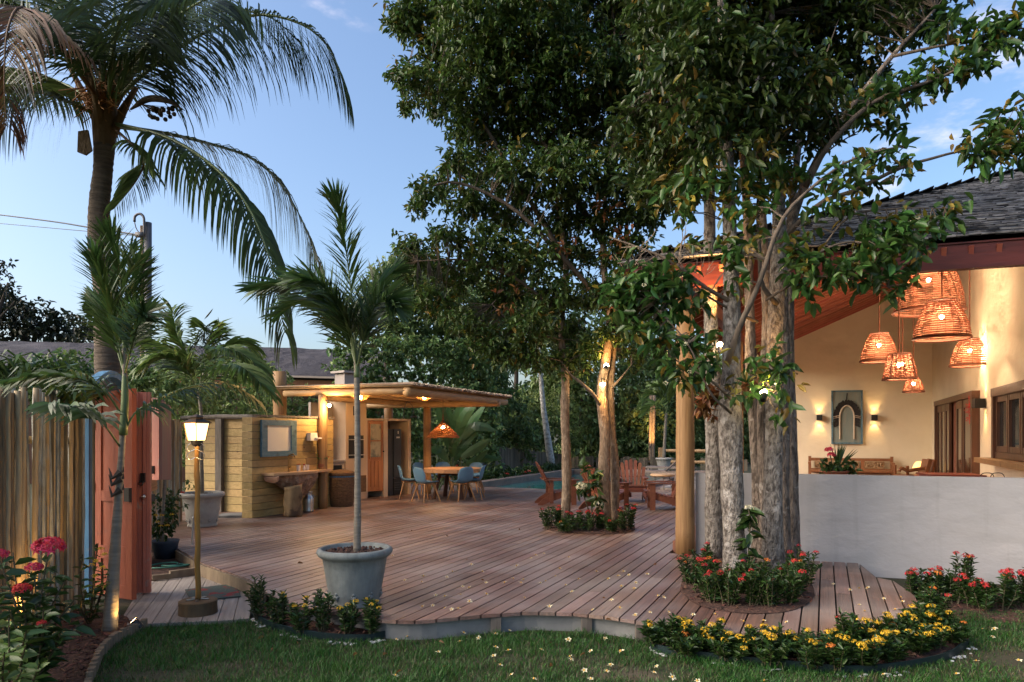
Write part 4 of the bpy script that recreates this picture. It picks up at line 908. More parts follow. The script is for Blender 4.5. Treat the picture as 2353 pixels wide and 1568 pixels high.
# milk can and wicker basket
p = G(709, 1176); t = thing('milk_can', 'old steel milk can on the deck beside the stump', 'can', p); b = MB(); b.lathe([(.095, 0), (.105, .01), (.105, .03), (.10, .05), (.105, .15), (.105, .25), (.10, .27), (.07, .32), (.062, .35), (.078, .40), (.08, .41), (.06, .41)], p, 22); b.build('body', M['steel'], t, smooth=True)
b = MB(); b.tube(spline([p + Vector((.085, -.03, .27)), p + Vector((.125, -.04, .31)), p + Vector((.085, -.03, .35))], 8), .008, 5); b.build('handle', M['steel'], t)
p = G(784, 1163); t = thing('wicker_basket', 'tall brown wicker laundry basket with a flat lid', 'basket', p); b = MB(); prof = [(.24, 0), (.265, .08), (.285, .25), (.29, .45), (.285, .62), (.275, .66)]
b.lathe([(np.interp(z, [q[1] for q in prof], [q[0] for q in prof]) + (.006 if i % 2 else 0), z) for i, z in enumerate(np.linspace(0, .66, 45))], p, 40); b.build('body', M['wicker'], t, smooth=False)
b = MB(); b.lathe([(.292, .665), (.30, .69), (.298, .73), (.24, .765), (.12, .79), (.02, .80)], p, 40); b.build('lid', M['wicker'], t); b = MB(); b.lathe([(.284, .635), (.289, .668)], p, 30); b.build('liner', M['blue'], t)
# pergola: corner logs, posts, reed roof
NP = Vector((-2.07, 14.06, 0)); PB = Vector((-BH.x, -BH.y, 0)); PA = Vector((A.x, A.y, 0)); BZ = 2.63
pg = thing('pergola', 'log pergola with a flat reed roof over the outdoor kitchen', 'pergola', NP)
def PG(u, v, z): return NP + PB * u + PA * v + Vector((0, 0, z))
def logb(p, q, r, nm='beam', mt='logh'):
    b = MB(); m = 8; b.tube([Vector(p).lerp(Vector(q), i / m) for i in range(m + 1)], [r * (1 + U(-.04, .04)) for i in range(m + 1)], 12); return b.build(nm, M[mt], pg, smooth=True)
logb(PG(-.02, .02, BZ), PG(2.98, .0, BZ), .075); logb(PG(.03, -.06, BZ - .015), PG(.0, 4.6, BZ - .03), .095)
logb(PG(-.1, 4.05, BZ - .10), PG(3.9, 4.05, BZ - .10), .08); logb(PG(2.6, .9, BZ - .06), PG(2.6, 4.4, BZ - .06), .08)
for u in (.65, 1.3, 1.95): logb(PG(u, .06, BZ + .02), PG(u, 4.5, BZ - .01), .05, 'rafter')
p1 = G(742, 1169); p4 = Vector((-2.24, 18.4, 0))
for q, r, ztop in ((p1, .095, BZ - .06), (p4, .105, BZ - .16), (P(893, 1000, 19.1), .12, BZ - .16)):
    b = MB(); m = 10; b.tube([(q.x, q.y, DECK + (ztop - DECK) * i / m) for i in range(m + 1)], [r * (1 + U(-.03, .03)) for i in range(m + 1)], 14); b.build('post', M['log'], pg, smooth=True)
q = P(643, 1000, 15.6); b = MB(); m = 10; b.tube([(q.x, q.y, .1 + 3.05 * i / m) for i in range(m + 1)], [.148 * (1 + U(-.03, .03)) for i in range(m + 1)], 14); b.build('post', M['log'], pg, smooth=True)
b = MB()
for i in range(4):
    for j in range(96):
        v = -.12 + j * .050; e = -.14 - .06 * U(0, 1); zz = BZ + .108 + .014 * i - .006 * v
        b.tube([PG(e, v + U(-.015, .015), zz + U(-.006, .006)), PG(3.3 + U(-.1, .1), v + U(-.03, .03), zz - .01 + U(-.01, .01))], U(.008, .016), 4)
b.build('reed_roof', mat('grey_reed', (.40, .31, .22), (.16, .125, .10), (6, 6, 30), .85, island=.55), pg)
b = MB(); b.slab([PG(-.1, -.1, BZ + .085), PG(3.3, -.1, BZ + .085), PG(3.3, 4.65, BZ + .06), PG(-.1, 4.65, BZ + .06)], (0, 0, .012)); b.build('ceiling_mat', mat('ceiling_reed_mat', (.40, .27, .13), (.28, .18, .085), (3, 60, 3), .8), pg)
# woven ceiling lamps, bare bulb, grill light
for u, v, lab in ((1.82, 1.0, 'woven ceiling lamp behind the front post of the pergola'), (.42, 1.3, 'woven ceiling lamp near the corner of the pergola beams')):
    p = PG(u, v, BZ - .09); t = thing('woven_ceiling_lamp', lab, 'ceiling lamp', p + Vector((0, 0, -.1)), 'woven ceiling lamps under the pergola'); b = MB()
    for k in range(9): th = .16 + k * .155; b.lathe([(.20 * math.sin(th) , -.14 * math.cos(th) + .10), (.20 * math.sin(th + .08), -.14 * math.cos(th + .08) + .10)], p, 24, cap=False)
    for k in range(14): a = 2 * math.pi * k / 14; b.tube([p + Vector((.2 * math.sin(th) * math.cos(a), .2 * math.sin(th) * math.sin(a), -.14 * math.cos(th) + .1)) for th in np.linspace(.1, 1.5, 6)], .004, 3)
    b.build('shade', M['rattan'], t); b = MB(); b.ball(p + Vector((0, 0, .03)), .05, 10, 7); b.build('bulb', M['bulb'], t, smooth=True); lamp('ceiling_light', p + Vector((0, 0, .0)), 60, (1, .56, .2), .05, parent=t)
p = P(757, 932, 14.5); t = thing('bare_bulb', 'bare bulb clamped to the front post of the pergola', 'lamp', p); b = MB(); b.ball(p, .032, 10, 8); b.build('bulb', M['bulb_hot'], t, smooth=True); b = MB(); b.tube([p + Vector((0, .01, .03)), p + Vector((-.03, .06, .09)), (p1.x + .05, p1.y - .05, p.z + .1)], .014, 6); b.build('socket', M['black'], t)
lamp('bulb_light', p + Vector((.0, -.05, -.02)), 40, (1, .60, .24), .03, parent=t)
# kitchen block
K0 = Vector((-3.55, 17.0, 0)); KU = Vector((.6, .8, 0)); KN = Vector((.8, -.6, 0))
def KP(s, z, out=0): return K0 + KU * s + KN * out + Vector((0, 0, z))
kt = thing('outdoor_kitchen', 'beige rendered outdoor kitchen with chimney column, black grill and counter', 'kitchen', K0)
def kbox(b, s0, s1, z0, z1, o0, o1): b.slab([KP(s0, z0, o0), KP(s1, z0, o0), KP(s1, z1, o0), KP(s0, z1, o0)], KN * (o1 - o0))
b = MB(); kbox(b, -.64, 0, DECK, 2.62, -.6, 0); b.build('chimney_column', M['beige'], kt)
b = MB(); kbox(b, -1.25, -.642, DECK, 1.10, -.6, -.05); kbox(b, -1.28, -.643, 1.10, 1.14, -.6, -.0); b.build('counter', M['greyrender'], kt)
b = MB(); kbox(b, -1.25, -.643, 1.142, 2.5, -.6, -.52); b.build('back_panel', M['greyrender'], kt)
b = MB(); kbox(b, -1.04, -.72, .78, 1.02, -.05, -.044); b.build('niche', M['black'], kt)
b = MB(); kbox(b, -.56, -.10, 1.17, 1.72, 0, .006); gr = b.build('grill', M['black'], kt)
b = MB()
for z in (1.25, 1.62): b.bar(KP(-.58, z, .03), KP(-.09, z, .03), .02, .02)
b.build('grill_bar', M['steel'], gr)
b = MB(); kbox(b, -.50, -.02, .35, .75, 0, .012); b.build('ash_door', M['wicker'], kt)
b = MB(); kbox(b, -.42, -.28, 2.2, 2.42, 0, .01); b.build('vent', M['black'], kt)
c = KP(-.4, 0, -.3); b = MB(); b.box((c.x, c.y, 2.98), (.36, .36, .40), rz=.92); b.box((c.x, c.y, 3.24), (.50, .50, .05), rz=.92); 
for k in range(4): a = .92 + math.pi / 4 + k * math.pi / 2; b.box((c.x + .2 * math.cos(a), c.y + .2 * math.sin(a), 3.2), (.06, .06, .1), rz=.92)
b.build('chimney', M['greyrender'], kt)
# cupboard with glass door and fridge niche
cb = thing('glazed_cupboard', 'tall orange wood cupboard with a glazed upper door beside the grill column', 'cupboard', KP(.3, 0))
b = MB(); kbox(b, .0, .03, DECK, 2.14, -.6, .0); kbox(b, .56, .70, DECK, 2.14, -.6, .0); kbox(b, .03, .56, 2.09, 2.14, -.6, -.001); kbox(b, .03, .56, DECK, 2.09, -.6, -.57); b.build('carcass', M['paint_pale'], cb)
b = MB(); kbox(b, .035, .555, .34, 2.08, -.04, -.012); dr = b.build('door', M['cupwood'], cb)
b = MB(); kbox(b, .11, .48, 1.18, 2.0, -.012, -.006); b.build('pane', M['frost'], dr)
b = MB(); kbox(b, .10, .49, 1.57, 1.60, -.012, .004); kbox(b, .09, .12, 1.15, 2.02, -.012, .006); kbox(b, .47, .50, 1.15, 2.02, -.012, .006); kbox(b, .1, .49, 1.14, 1.18, -.012, .005); b.build('glazing_bar', M['cupwood'], dr)
b = MB(); 
for s in (.14, .26, .38): kbox(b, s, s + .1, .45, 1.08, -.012, .0)
b.build('lower_panel', M['cupwood'], dr); b = MB(); b.ball(KP(.535, 1.32, .02), .022, 8, 6); b.build('knob', M['black'], dr)
fn = thing('fridge_niche', 'pale framed open niche built around the dark fridge', 'cabinet', KP(1.1, 0))
b = MB(); kbox(b, .70, 1.5, 2.09, 2.145, -.7, .01); kbox(b, 1.44, 1.5, DECK, 2.09, -.7, .01); b.build('frame', M['paint_pale'], fn); b = MB(); kbox(b, .702, 1.43, DECK, 2.09, -.72, -.70); b.build('back', M['redwood'], fn)
b = MB(); kbox(b, 1.40, 1.439, DECK, 2.088, -.69, .0); b.build('side', M['beige'], fn)
fg = thing('fridge', 'tall narrow dark grey fridge standing in the niche', 'fridge', KP(1.0, DECK, -.3))
b = MB(); kbox(b, .73, 1.16, .20, 1.88, -.62, -.02); b.build('body', M['fridge'], fg); b = MB(); kbox(b, .90, 1.155, .66, 1.87, -.02, .012); b.build('door', M['fridge'], fg)
b = MB(); kbox(b, .90, 1.155, .22, .62, -.02, .008)
b.build('lower_panel', M['black'], fg); b = MB()
for z in (.32, .38, .44, .5): 
    for s in np.linspace(.93, 1.12, 8): kbox(b, s, s + .012, z, z + .02, .008, .011)
b.build('vent_slot', M['galv'], fg); b = MB()
# the small pale word mark and stickers on the door
for s, z, wd_, h in ((.985, 1.655, .02, .03), (1.008, 1.66, .016, .022), (1.026, 1.66, .016, .022), (1.044, 1.66, .016, .022), (1.062, 1.66, .016, .022), (1.08, 1.66, .014, .022), (.98, 1.645, .11, .005)): kbox(b, s, s + wd_, z, z + h, .012, .0145)
kbox(b, 1.03, 1.055, 1.76, 1.83, .012, .0145); b.build('mark', M['ceram'], fg)
# small dome lamp on a curved arm beside the niche
p = P(951, 960, 18.3); t = thing('dome_lamp', 'small dark blue dome lamp on a curved arm beside the fridge niche', 'lamp', p); b = MB(); b.lathe([(.10, 0), (.095, .02), (.07, .05), (.03, .065), (.01, .07)], p, 16); b.build('shade', M['navy'], t, smooth=True)
b = MB(); b.tube(spline([p + Vector((0, 0, .06)), p + Vector((-.03, .05, .28)), p + Vector((-.20, .1, .42)), p + Vector((-.30, .2, .1)), p + Vector((-.3, .2, -.35))], 14), .008, 5); b.build('arm', M['galv'], t)
# ================================================================ LEFT: FENCE, GATE, LAMP POST, POTS
# pole fence
pf = thing('pole_fence', 'tall fence of upright eucalyptus poles at the left edge', 'fence', (-4.3, 6.4, 0))
x = -40
i = 0
fence_line = spline([(-4.05, 4.2, 0), (-4.13, 5.3, 0), (-4.22, 6.2, 0), (-4.30, 6.95, 0)], 64)
for i, q in enumerate(fence_line):
    r = U(.019, .029); h = 2.12 + U(-.03, .04); ln = Vector((U(-.03, .03), U(-.03, .03), 0)); off = Vector((U(-.025, .025), 0, 0)); b = MB(); m = 9
    b.tube([q + off + ln * (k / m) + Vector((U(-.004, .004), U(-.004, .004), h * k / m)) for k in range(m + 1)], [r * (1 - .12 * k / m + U(-.04, .04)) for k in range(m + 1)], 8); b.build('pole', M[random.choice(('pole', 'pole2', 'pole2', 'pole3', 'pole4'))], pf, smooth=True)
b = MB()
for z in (.5, 1.7): b.tube([fence_line[0] + Vector((-.08, 0, z)), fence_line[-1] + Vector((-.08, 0, z))], .035, 7)
b.build('rail', M['pole'], pf)
# gate: blue frame with arch, orange leaf, salmon folded leaf, pink shutter
gt = thing('garden_gate', 'open terracotta gate in a blue arched frame beside the pole fence', 'gate', (-4.3, 7.4, LZ))
b = MB(); b.bar((-4.362, 7.16, LZ), (-4.362, 7.16, 2.24), .062, .07, up=(0, 1, 0)); b.bar((-4.62, 8.45, LZ), (-4.62, 8.45, 2.24), .09, .12, up=(0, 1, 0))
arc = [Vector((-4.36 - .26 * t, 7.22 + 1.23 * t, 2.20 + .19 * math.sin(math.pi * t))) for t in np.linspace(0, 1, 15)]
for q0, q1 in zip(arc[:-1], arc[1:]): b.slab([q0 + Vector((-.08, 0, 0)), q0 + Vector((.015, 0, 0)), q1 + Vector((.015, 0, 0)), q1 + Vector((-.08, 0, 0))], (0, 0, .07))
b.build('frame', M['blue'], gt)
h0 = G(220, 1372, LZ); h1 = G(306, 1384, LZ)
lv = (h1 - h0); lL = lv.length; lv.normalize(); ln = Vector((lv.y, -lv.x, 0))
def LP(s, z, o=0): return h0 + lv * s + ln * o + Vector((0, 0, z - LZ))
def ztopl(s): return P(219, 909, h0.y).z + (.06 * math.sin(math.pi * .5 * s / lL))
b = MB(); top = [LP(s, ztopl(s)) for s in np.linspace(lL, 0, 9)]; b.slab([LP(0, LZ + .02), LP(lL, LZ + .02)] + top, -ln * .04); lf = b.build('leaf', M['orange'], gt)
b = MB()
for s in (.05, lL - .05): b.slab([LP(s - .05, LZ + .03, .001), LP(s + .05, LZ + .03, .001), LP(s + .05, ztopl(s + .05) - .005, .001), LP(s - .05, ztopl(s - .05) - .005, .001)], ln * .014)
for z0, z1 in ((.03, .16), (.42, .56), (1.02, 1.13), (1.80, 1.92)): b.slab([LP(.102, LZ + z0, .001), LP(lL - .102, LZ + z0, .001), LP(lL - .102, LZ + z1, .001), LP(.102, LZ + z1, .001)], ln * .012)
b.build('rail', M['orange'], lf)
b = MB(); b.slab([LP(lL - .075, 1.06, .014), LP(lL - .0, 1.06, .014), LP(lL - .0, 1.20, .014), LP(lL - .075, 1.20, .014)], ln * .035); b.build('lock_box', M['black'], lf)
for z in (.45, 1.15, 1.8): b = MB(); b.tube([LP(.0, z, .02), LP(.0, z + .09, .02)], .012, 6); b.build('hinge', M['black'], lf)
c0 = G(310, 1366, LZ); c1 = G(346, 1364, LZ); cv = (c1 - c0); cL = cv.length; cv.normalize(); cn = Vector((cv.y, -cv.x, 0)); zt = P(328, 901, c0.y).z
def CPt(s, z, o=0): return c0 + cv * s + cn * o + Vector((0, 0, z - LZ))
b = MB(); b.slab([CPt(-.12, LZ + .01), CPt(cL, LZ + .01), CPt(cL, zt), CPt(-.12, zt)], -cn * .045); f2 = b.build('folded_leaf', M['salmon'], gt)
b = MB()
for s, w_, o_ in ((-.085, .03, .022), (-.02, .022, .03), (.03, .012, .016), (.10, .035, .026), (cL - .018, .03, .02)): b.slab([CPt(s - w_ / 2, LZ + .012, .0005), CPt(s + w_ / 2, LZ + .012, .0005), CPt(s + w_ / 2, zt - .003, .0005), CPt(s - w_ / 2, zt - .003, .0005)], cn * o_)
b.build('moulding', M['salmon'], f2)
lt = CPt(.085, P(334, 1098, c0.y).z, .03); b = MB(); b.box(lt, (.045, .03, .10)); b.tube(spline([lt + Vector((-.015, -.02, -.03)), lt + Vector((-.03, -.03, -.07)), lt + Vector((.01, -.035, -.075)), lt + Vector((.015, -.02, -.04))], 10), .007, 5); b.build('latch', M['black'], f2)
kn = CPt(.10, P(336, 1141, c0.y).z, .03); b = MB(); b.ball(kn + Vector((0, -.02, 0)), .024, 10, 8); b.build('knob', M['steel'], f2, smooth=True)
b = MB(); p0 = P(349, 1103, 7.9); p1_ = P(365, 1103, 7.8); p2 = P(388, 1103, 8.25); zt1 = P(352, 914, 7.9).z; zt2 = P(388, 934, 8.25).z
b.slab([p0, p1_, Vector((p1_.x, p1_.y, zt1 - .02)), Vector((p0.x, p0.y, zt1))], (.01, .04, 0)); sh = b.build('upper_leaf', M['salmon'], gt)
b = MB(); b.slab([p1_ + Vector((.004, 0, 0)), p2, Vector((p2.x, p2.y, zt2)), Vector((p1_.x + .004, p1_.y, zt1 - .02))], (.01, .04, 0)); b.build('shutter_face', M['pinkwood'], sh)
for q, s_ in ((P(352, 1080, 7.86), (.03, .02, .09)), (P(352, 1144, 7.9), (.03, .03, .08))): b = MB(); b.box(q, s_); b.build('hinge', M['black'], sh)
# far part of the fence beyond the gate
ff = thing('far_pole_fence', 'pole and slat fence running on beyond the open gate', 'fence', (-5.2, 9.5, 0))
fl = spline([(-4.72, 8.7, 0), (-5.05, 9.6, 0), (-5.6, 11.2, 0), (-6.0, 12.6, 0)], 46)
for q in fl: b = MB(); r = U(.026, .038); b.tube([q, q + Vector((U(-.02, .02), 0, 1.0)), q + Vector((U(-.02, .02), 0, 2.0 + U(-.05, .05)))], [r, r, r * .9], 7); b.build('pole', M[random.choice(('pole', 'pole2', 'pole3', 'pole4'))], ff)
b = MB()
for z in np.arange(1.0, 1.85, .055): b.bar(Vector((-4.85, 9.35, z)), Vector((-5.0, 9.8, z)), .02, .045)
b.build('slat_panel', mat('red_brown_slats', (.34, .15, .06), (.24, .10, .045), (3, 3, 30), .6, island=.3), ff)
# lamp post on a sawn stump
bp_ = G(455, 1416, 0); lp = thing('lamp_post', 'bamboo lamp post with a lit lantern on a sawn stump', 'street lamp', bp_)
b = MB(); b.lathe([(.172, 0), (.176, .03), (.172, .10), (.174, .15), (.16, .158), (.02, .16)], bp_, 30); b.build('stump', M['stump'], lp)
LZT = P(455, 1015, bp_.y).z
b = MB(); q0 = bp_ + Vector((0, 0, .15)); m = 24; zz = np.linspace(.15, LZT, m); rr = [.026 * (1 - .12 * k / m) * (1.16 if k % 6 == 0 else 1) for k in range(m)]
b.tube([(bp_.x + .004 * math.sin(k * .9) - .012 * k / m, bp_.y, z) for k, z in enumerate(zz)], rr, 12); b.build('pole', M['bamboo'], lp, smooth=True)
tp = Vector((bp_.x - .012, bp_.y, LZT))
b = MB(); b.lathe([(.03, -.045), (.05, -.03), (.058, 0.0), (.058, .01)], tp, 4); b.build('lantern_base', M['black'], lp)
def fru(b, z0, r0, z1, r1, ang=.35):
    q = [tp + Vector((r * math.cos(ang + k * math.pi / 2), r * math.sin(ang + k * math.pi / 2), z)) for z, r in ((z0, r0), (z1, r1)) for k in range(4)]
    b.add(q, [(3, 2, 1, 0), (4, 5, 6, 7), (0, 1, 5, 4), (1, 2, 6, 5), (2, 3, 7, 6), (3, 0, 4, 7)])
b = MB(); fru(b, .012, .075, .175, .108); b.build('glass', M['glassl'], lp)
b = MB()
for k in range(4):
    a = .35 + k * math.pi / 2; b.bar(tp + Vector((.078 * math.cos(a), .078 * math.sin(a), .01)), tp + Vector((.112 * math.cos(a), .112 * math.sin(a), .178)), .010, .010)
fru(b, .176, .135, .186, .135); fru(b, .186, .125, .215, .066); fru(b, .215, .055, .235, .055); fru(b, .235, .066, .262, .012); b.build('lantern_roof', mat('bronze_lantern', (.09, .055, .03), (.06, .038, .02), rough=.4, metal=.5), lp)
b = MB()
for k in (-1, 1):
    for z in (-.05, -.13): b.tube(spline([tp + Vector((0, -.02, z - .02)), tp + Vector((k * .06, -.02, z - .045)), tp + Vector((k * .085, -.02, z)), tp + Vector((k * .05, -.02, z + .035))], 10), .003, 4)
for k in range(5): a = k * 1.26; b.bar(bp_ + Vector((.03 * math.cos(a), .03 * math.sin(a), .168)), bp_ + Vector((.10 * math.cos(a), .10 * math.sin(a), .166)), .03, .008)
b.build('bracket', M['steel'], lp)
lamp('lantern_light', tp + Vector((0, -.16, .08)), 7, (1, .58, .22), .05, parent=lp)
# door mat on the boardwalk
mb_ = MB(); mp_ = [G(x, y, LZ + .004) for x, y in ((425, 1357), (540, 1343), (553, 1372), (441, 1384))]; mb_.slab(mp_[::-1], (0, 0, .012))
rug = mat('rag_rug', (.04, .085, .085), (.10, .085, .06), (7, 40, 7), .95, .6, (60, 60, 60), c3=(.22, .03, .03), s3=6, t3=(.56, .60)); tag(mb_.build('door_mat', rug), 'multicoloured woven door mat on the grey boardwalk', 'door mat')
# mulch, timber edge, nursery pot and hose inside the gate
mm = MB(); q = [G(x, y, .06) for x, y in ((346, 1330), (392, 1322), (470, 1312), (462, 1292), (408, 1262), (350, 1250))]; mm.prism([(p.x, p.y) for p in q][::1], .0, .055); tag(mm.build('gate_mulch', M['mulch'], origin=(0, 0, 0)), kind='structure')
b = MB(); b.bar(G(390, 1322, .07), G(466, 1312, .07), .05, .10); b.bar(G(350, 1328, .07), G(392, 1324, .07), .04, .06); tag(b.build('edging_board', M['pathw']), 'short timber edging board between mulch and boardwalk', 'edging')
def grow_pot(c, prof, mt, label, name='nursery_pot', fill=None, fz=.0, fr_=.2, cat='pot', decor=0):
    t = thing(name, label, cat, c); b = MB(); b.lathe(prof, c, 40); b.build('pot', M[mt], t, smooth=True)
    if fill:
        b = MB()
        for i in range(260):
            a = U(0, 6.28); r = fr_ * U(0, 1) ** .5; b.ball(Vector(c) + Vector((r * math.cos(a), r * math.sin(a), fz + U(0, .012) - r * .03)), U(.009, .016), 5, 4)
        b.lathe([(fr_ * 1.02, fz - .02), (fr_ * .5, fz - .004), (.01, fz)], c, 24, cap=False); b.build('pebbles', M['pebble'], t)
    if decor:
        b = MB()
        for k in range(decor):
            a = 2 * math.pi * k / decor; r_, z = fz * .48, fz * .2
            for da, dz, sz in ((0, 0, .022), (.07, .012, .013), (-.07, .012, .013), (0, .035, .014), (.0, -.022, .012)):
                rad = np.interp(z + dz, [p[1] for p in prof], [p[0] for p in prof]); b.ball(Vector(c) + Vector((rad * math.cos(a + da), rad * math.sin(a + da), z + dz)), sz, 6, 5)
        b.build('relief', M[mt], t, smooth=True)
    return t
npc = G(380, 1283, .05); grow_pot(npc, [(.13, 0), (.165, .2), (.18, .24), (.175, .25), (.15, .22), (.05, .2)], 'navy', 'dark blue nursery pot on mulch beside the gate')
ns = thing('potted_shrub', 'leafy green shrub with yellow flowers in the dark nursery pot', 'shrub', npc + Vector((0, 0, .2)))
bl_ = [(P(380, 1190, npc.y), (.20, .2, .20)), (P(375, 1225, npc.y), (.16, .2, .12)), (P(383, 1140, npc.y + .2), (.13, .2, .18)), (P(400, 1170, npc.y + .2), (.12, .15, .15))]
V, F, cen = blob_leaves(bl_, 300, .075, .036, 8, .06); npmesh('foliage', V, F, M['leaf_shrub'], ns); b = MB(); twigs(b, cen, [npc + Vector((0, 0, .2)), npc + Vector((0, 0, .4))], .003); b.build('stem', M['stem'], ns)
for x, y in ((358, 1185), (370, 1210), (395, 1183), (362, 1200), (384, 1208), (372, 1185)): b = MB(); flower_head(b, P(x, y, npc.y - .2), .032, 26); b.build('flower_head', M['fl_yel'], ns)
ts = thing('sapling', 'thin grey sapling stem rising from the dark nursery pot', 'plant', npc + Vector((0, 0, .2))); b = MB(); b.tube(spline([P(372, 1245, npc.y - .06), P(374, 1180, npc.y - .06), P(379, 1100, npc.y), P(384, 960, npc.y + .1)], 16), [.028 - .0007 * i for i in range(16)], 8, jit=.05); b.build('trunk', M['palmbark'], ts, smooth=True)
b = MB(); pts = []
for i in range(60): t = i / 59; pts.append(G(395, 1302, .075) + Vector((math.cos(t * 15) * (.16 + .09 * math.sin(t * 5)) + .25 * (t - .5), math.sin(t * 15) * (.12 + .05 * math.cos(t * 4)), .012 * math.sin(t * 20) + .01)))
b.tube(pts, .010, 6); tag(b.build('garden_hose', M['hose'], smooth=True), 'green garden hose coiled on the mulch by the gate', 'hose')
p = G(452, 1215); t = thing('outdoor_tap', 'small steel standpipe tap leaning beside the left stone pot', 'tap', p); b = MB(); q = P(448, 1195, 9.9); b.tube([Vector((q.x - .05, q.y, .1)), q + Vector((-.02, 0, 0)), q + Vector((.03, 0, -.06))], .016, 7); b.ball(q + Vector((-.02, 0, .03)), .022, 8, 6); b.build('tap_body', M['steel'], t)
# big stone pots
PROF = [(.215, 0), (.225, .02), (.215, .04), (.22, .06), (.245, .20), (.27, .36), (.283, .455), (.30, .47), (.325, .49), (.337, .515), (.332, .54), (.315, .555), (.293, .553), (.285, .54), (.28, .50), (.10, .49)]
pc = Vector((-1.455, 6.45, DECK)); PROF1 = [(r * 1.03, z * .94) for r, z in PROF]; grow_pot(pc, PROF1, 'stonepot', 'weathered grey stone pot at the front edge of the deck', 'stone_pot', True, .485, .277, decor=9)
PROF2 = [(r * 1.08, z * 1.04) for r, z in PROF]; pc2 = G(465, 1209); grow_pot(pc2, PROF2, 'stonepot2', 'pale stone pot by the plank screen behind the lamp post', 'stone_pot', True, .535, .29, decor=9)
pc3 = P(1525, 1081, 28.5); pc3.z = .2; grow_pot(pc3, [(r * 1.0, z * 1.05) for r, z in PROF], 'stonepot2', 'far pale stone pot beside the pool rail', 'stone_pot', True, .53, .27)
rp = thing('red_flower_plant', 'small leafy plant with a red flower in the pale left stone pot', 'plant', pc2 + Vector((-.1, 0, .54))); V, F, cen = blob_leaves([(pc2 + Vector((-.16, -.05, .66)), (.1, .1, .1))], 300, .07, .03, 7, .05); npmesh('foliage', V, F, M['leaf_ivy'], rp); b = MB(); flower_head(b, pc2 + Vector((-.27, -.15, .58)), .04, 30); b.build('flower_head', M['fl_red'], rp)
# little uplight and spots
def ground_spot(p, aim, w, label, ang=50, c=(1, .55, .16)):
    t = thing('ground_spotlight', label, 'spotlight', p, 'garden spotlights'); d = (Vector(aim) - Vector(p)).normalized(); b = MB(); h = Vector(p) + Vector((0, 0, .05)); b.tube([h - d * .05, h + d * .04], [.03, .036], 10); b.tube([Vector(p) - Vector((0, 0, .02)), h], .008, 5); b.build('housing', M['black'], t)
    b = MB(); b.tube([h + d * .036, h + d * .041], .028, 10); b.build('lens', M['bulb'], t); lamp('spot_beam', h + d * .06, w, c, .02, spot=ang, aim=aim, parent=t, blend=.7)
palm_base = G(252, 1452, .02)
ground_spot(G(314, 1446, .03), palm_base + Vector((.02, 0, .22)), 5, 'small black spotlight on mulch lighting the palm base', 60)
ground_spot(Vector((-4.02, 5.75, .03)), Vector((-4.21, 6.15, .9)), 24, 'garden spotlight hidden among leaves at the pole fence foot', 60)
# ================================================================ FURNITURE ON THE DECK
TC = Vector((-1.45, 17.1, DECK))
t = thing('dining_table', 'round wooden dining table with thick laminated top and angled dark legs', 'table', TC)
b = MB(); b.lathe([(.70, .64), (.715, .645), (.715, .735), (.70, .74)], TC, 14); b.build('tabletop', M['tabletop'], t)
for k in range(4):
    a = .5 + k * math.pi / 2; b = MB(); b.bar(TC + Vector((.50 * math.cos(a), .50 * math.sin(a), 0)), TC + Vector((.34 * math.cos(a), .34 * math.sin(a), .645)), .09, .06, up=(math.cos(a), math.sin(a), 0)); b.build('leg', M['tableleg'], t)
b = MB(); b.box(TC + Vector((0, 0, .60)), (.7, .08, .07), rz=.5); b.box(TC + Vector((0, 0, .595)), (.08, .7, .07), rz=.5); b.build('apron', M['tableleg'], t)
def shell_chair():
    r = thing('shell_chair', None, None, (0, 0, 0)); b = MB()
    prof = [(.235, .455, .17), (.20, .445, .20), (.10, .43, .215), (0, .425, .22), (-.10, .43, .22), (-.165, .45, .215), (-.205, .50, .215), (-.225, .56, .22), (-.245, .64, .215), (-.265, .72, .20), (-.28, .78, .175), (-.29, .81, .13)]
    nu = 11
    for sgn in (1, -1):
        base = len(b.v)
        for k, (y, z, wd) in enumerate(prof):
            for i in range(nu):
                u = -1 + 2 * i / (nu - 1); cv = u * u; back = min(max((k - 4) / 4, 0), 1)
                yy = y + cv * .055 * back; zz = z + cv * (.05 if k < 7 else .05 * max(0, 1 - (k - 6) / 3)) * min(1, (k + .5) / 2) - cv * .02 * (k >= 9)
                off = .007 * sgn; b.v.append((u * wd, yy + (off if back > .5 else 0), zz + (off if back <= .5 else 0)))
        for k in range(len(prof) - 1):
            for i in range(nu - 1):
                f = (base + k * nu + i, base + k * nu + i + 1, base + (k + 1) * nu + i + 1, base + (k + 1) * nu + i); b.f.append(f if sgn > 0 else f[::-1])
    n1 = len(prof) * nu
    def rim(i, j): b.f.append((i, j, j + n1, i + n1))
    for k in range(len(prof) - 1): rim(k * nu, (k + 1) * nu); rim((k + 1) * nu + nu - 1, k * nu + nu - 1)
    for i in range(nu - 1): rim(i + 1, i); rim((len(prof) - 1) * nu + i, (len(prof) - 1) * nu + i + 1)
    b.build('seat_shell', M['plastic'], r, smooth=True)
    b = MB(); b.box((0, 0, .405), (.30, .05, .03), rz=.78); b.box((0, 0, .403), (.05, .30, .03), rz=.78); b.lathe([(.09, .40), (.09, .425)], (0, 0, 0), 14); b.build('under_frame', M['beech'], r)
    for sx in (-1, 1):
        for sy in (-1, 1): b = MB(); b.tube([(sx * .24, sy * .24, 0), (sx * .13, sy * .13, .42)], [.013, .024], 8); b.build('leg', M['beech'], r)
    return r
proto = None
chs = [((941, 1146), 'left'), ((979, 1153), 'fl'), ((973, 1133), 'bl'), ((1020, 1131), 'bm'), ((1087, 1133), 'br'), ((1060, 1151), 'fr'), ((1088, 1146), 'r')]
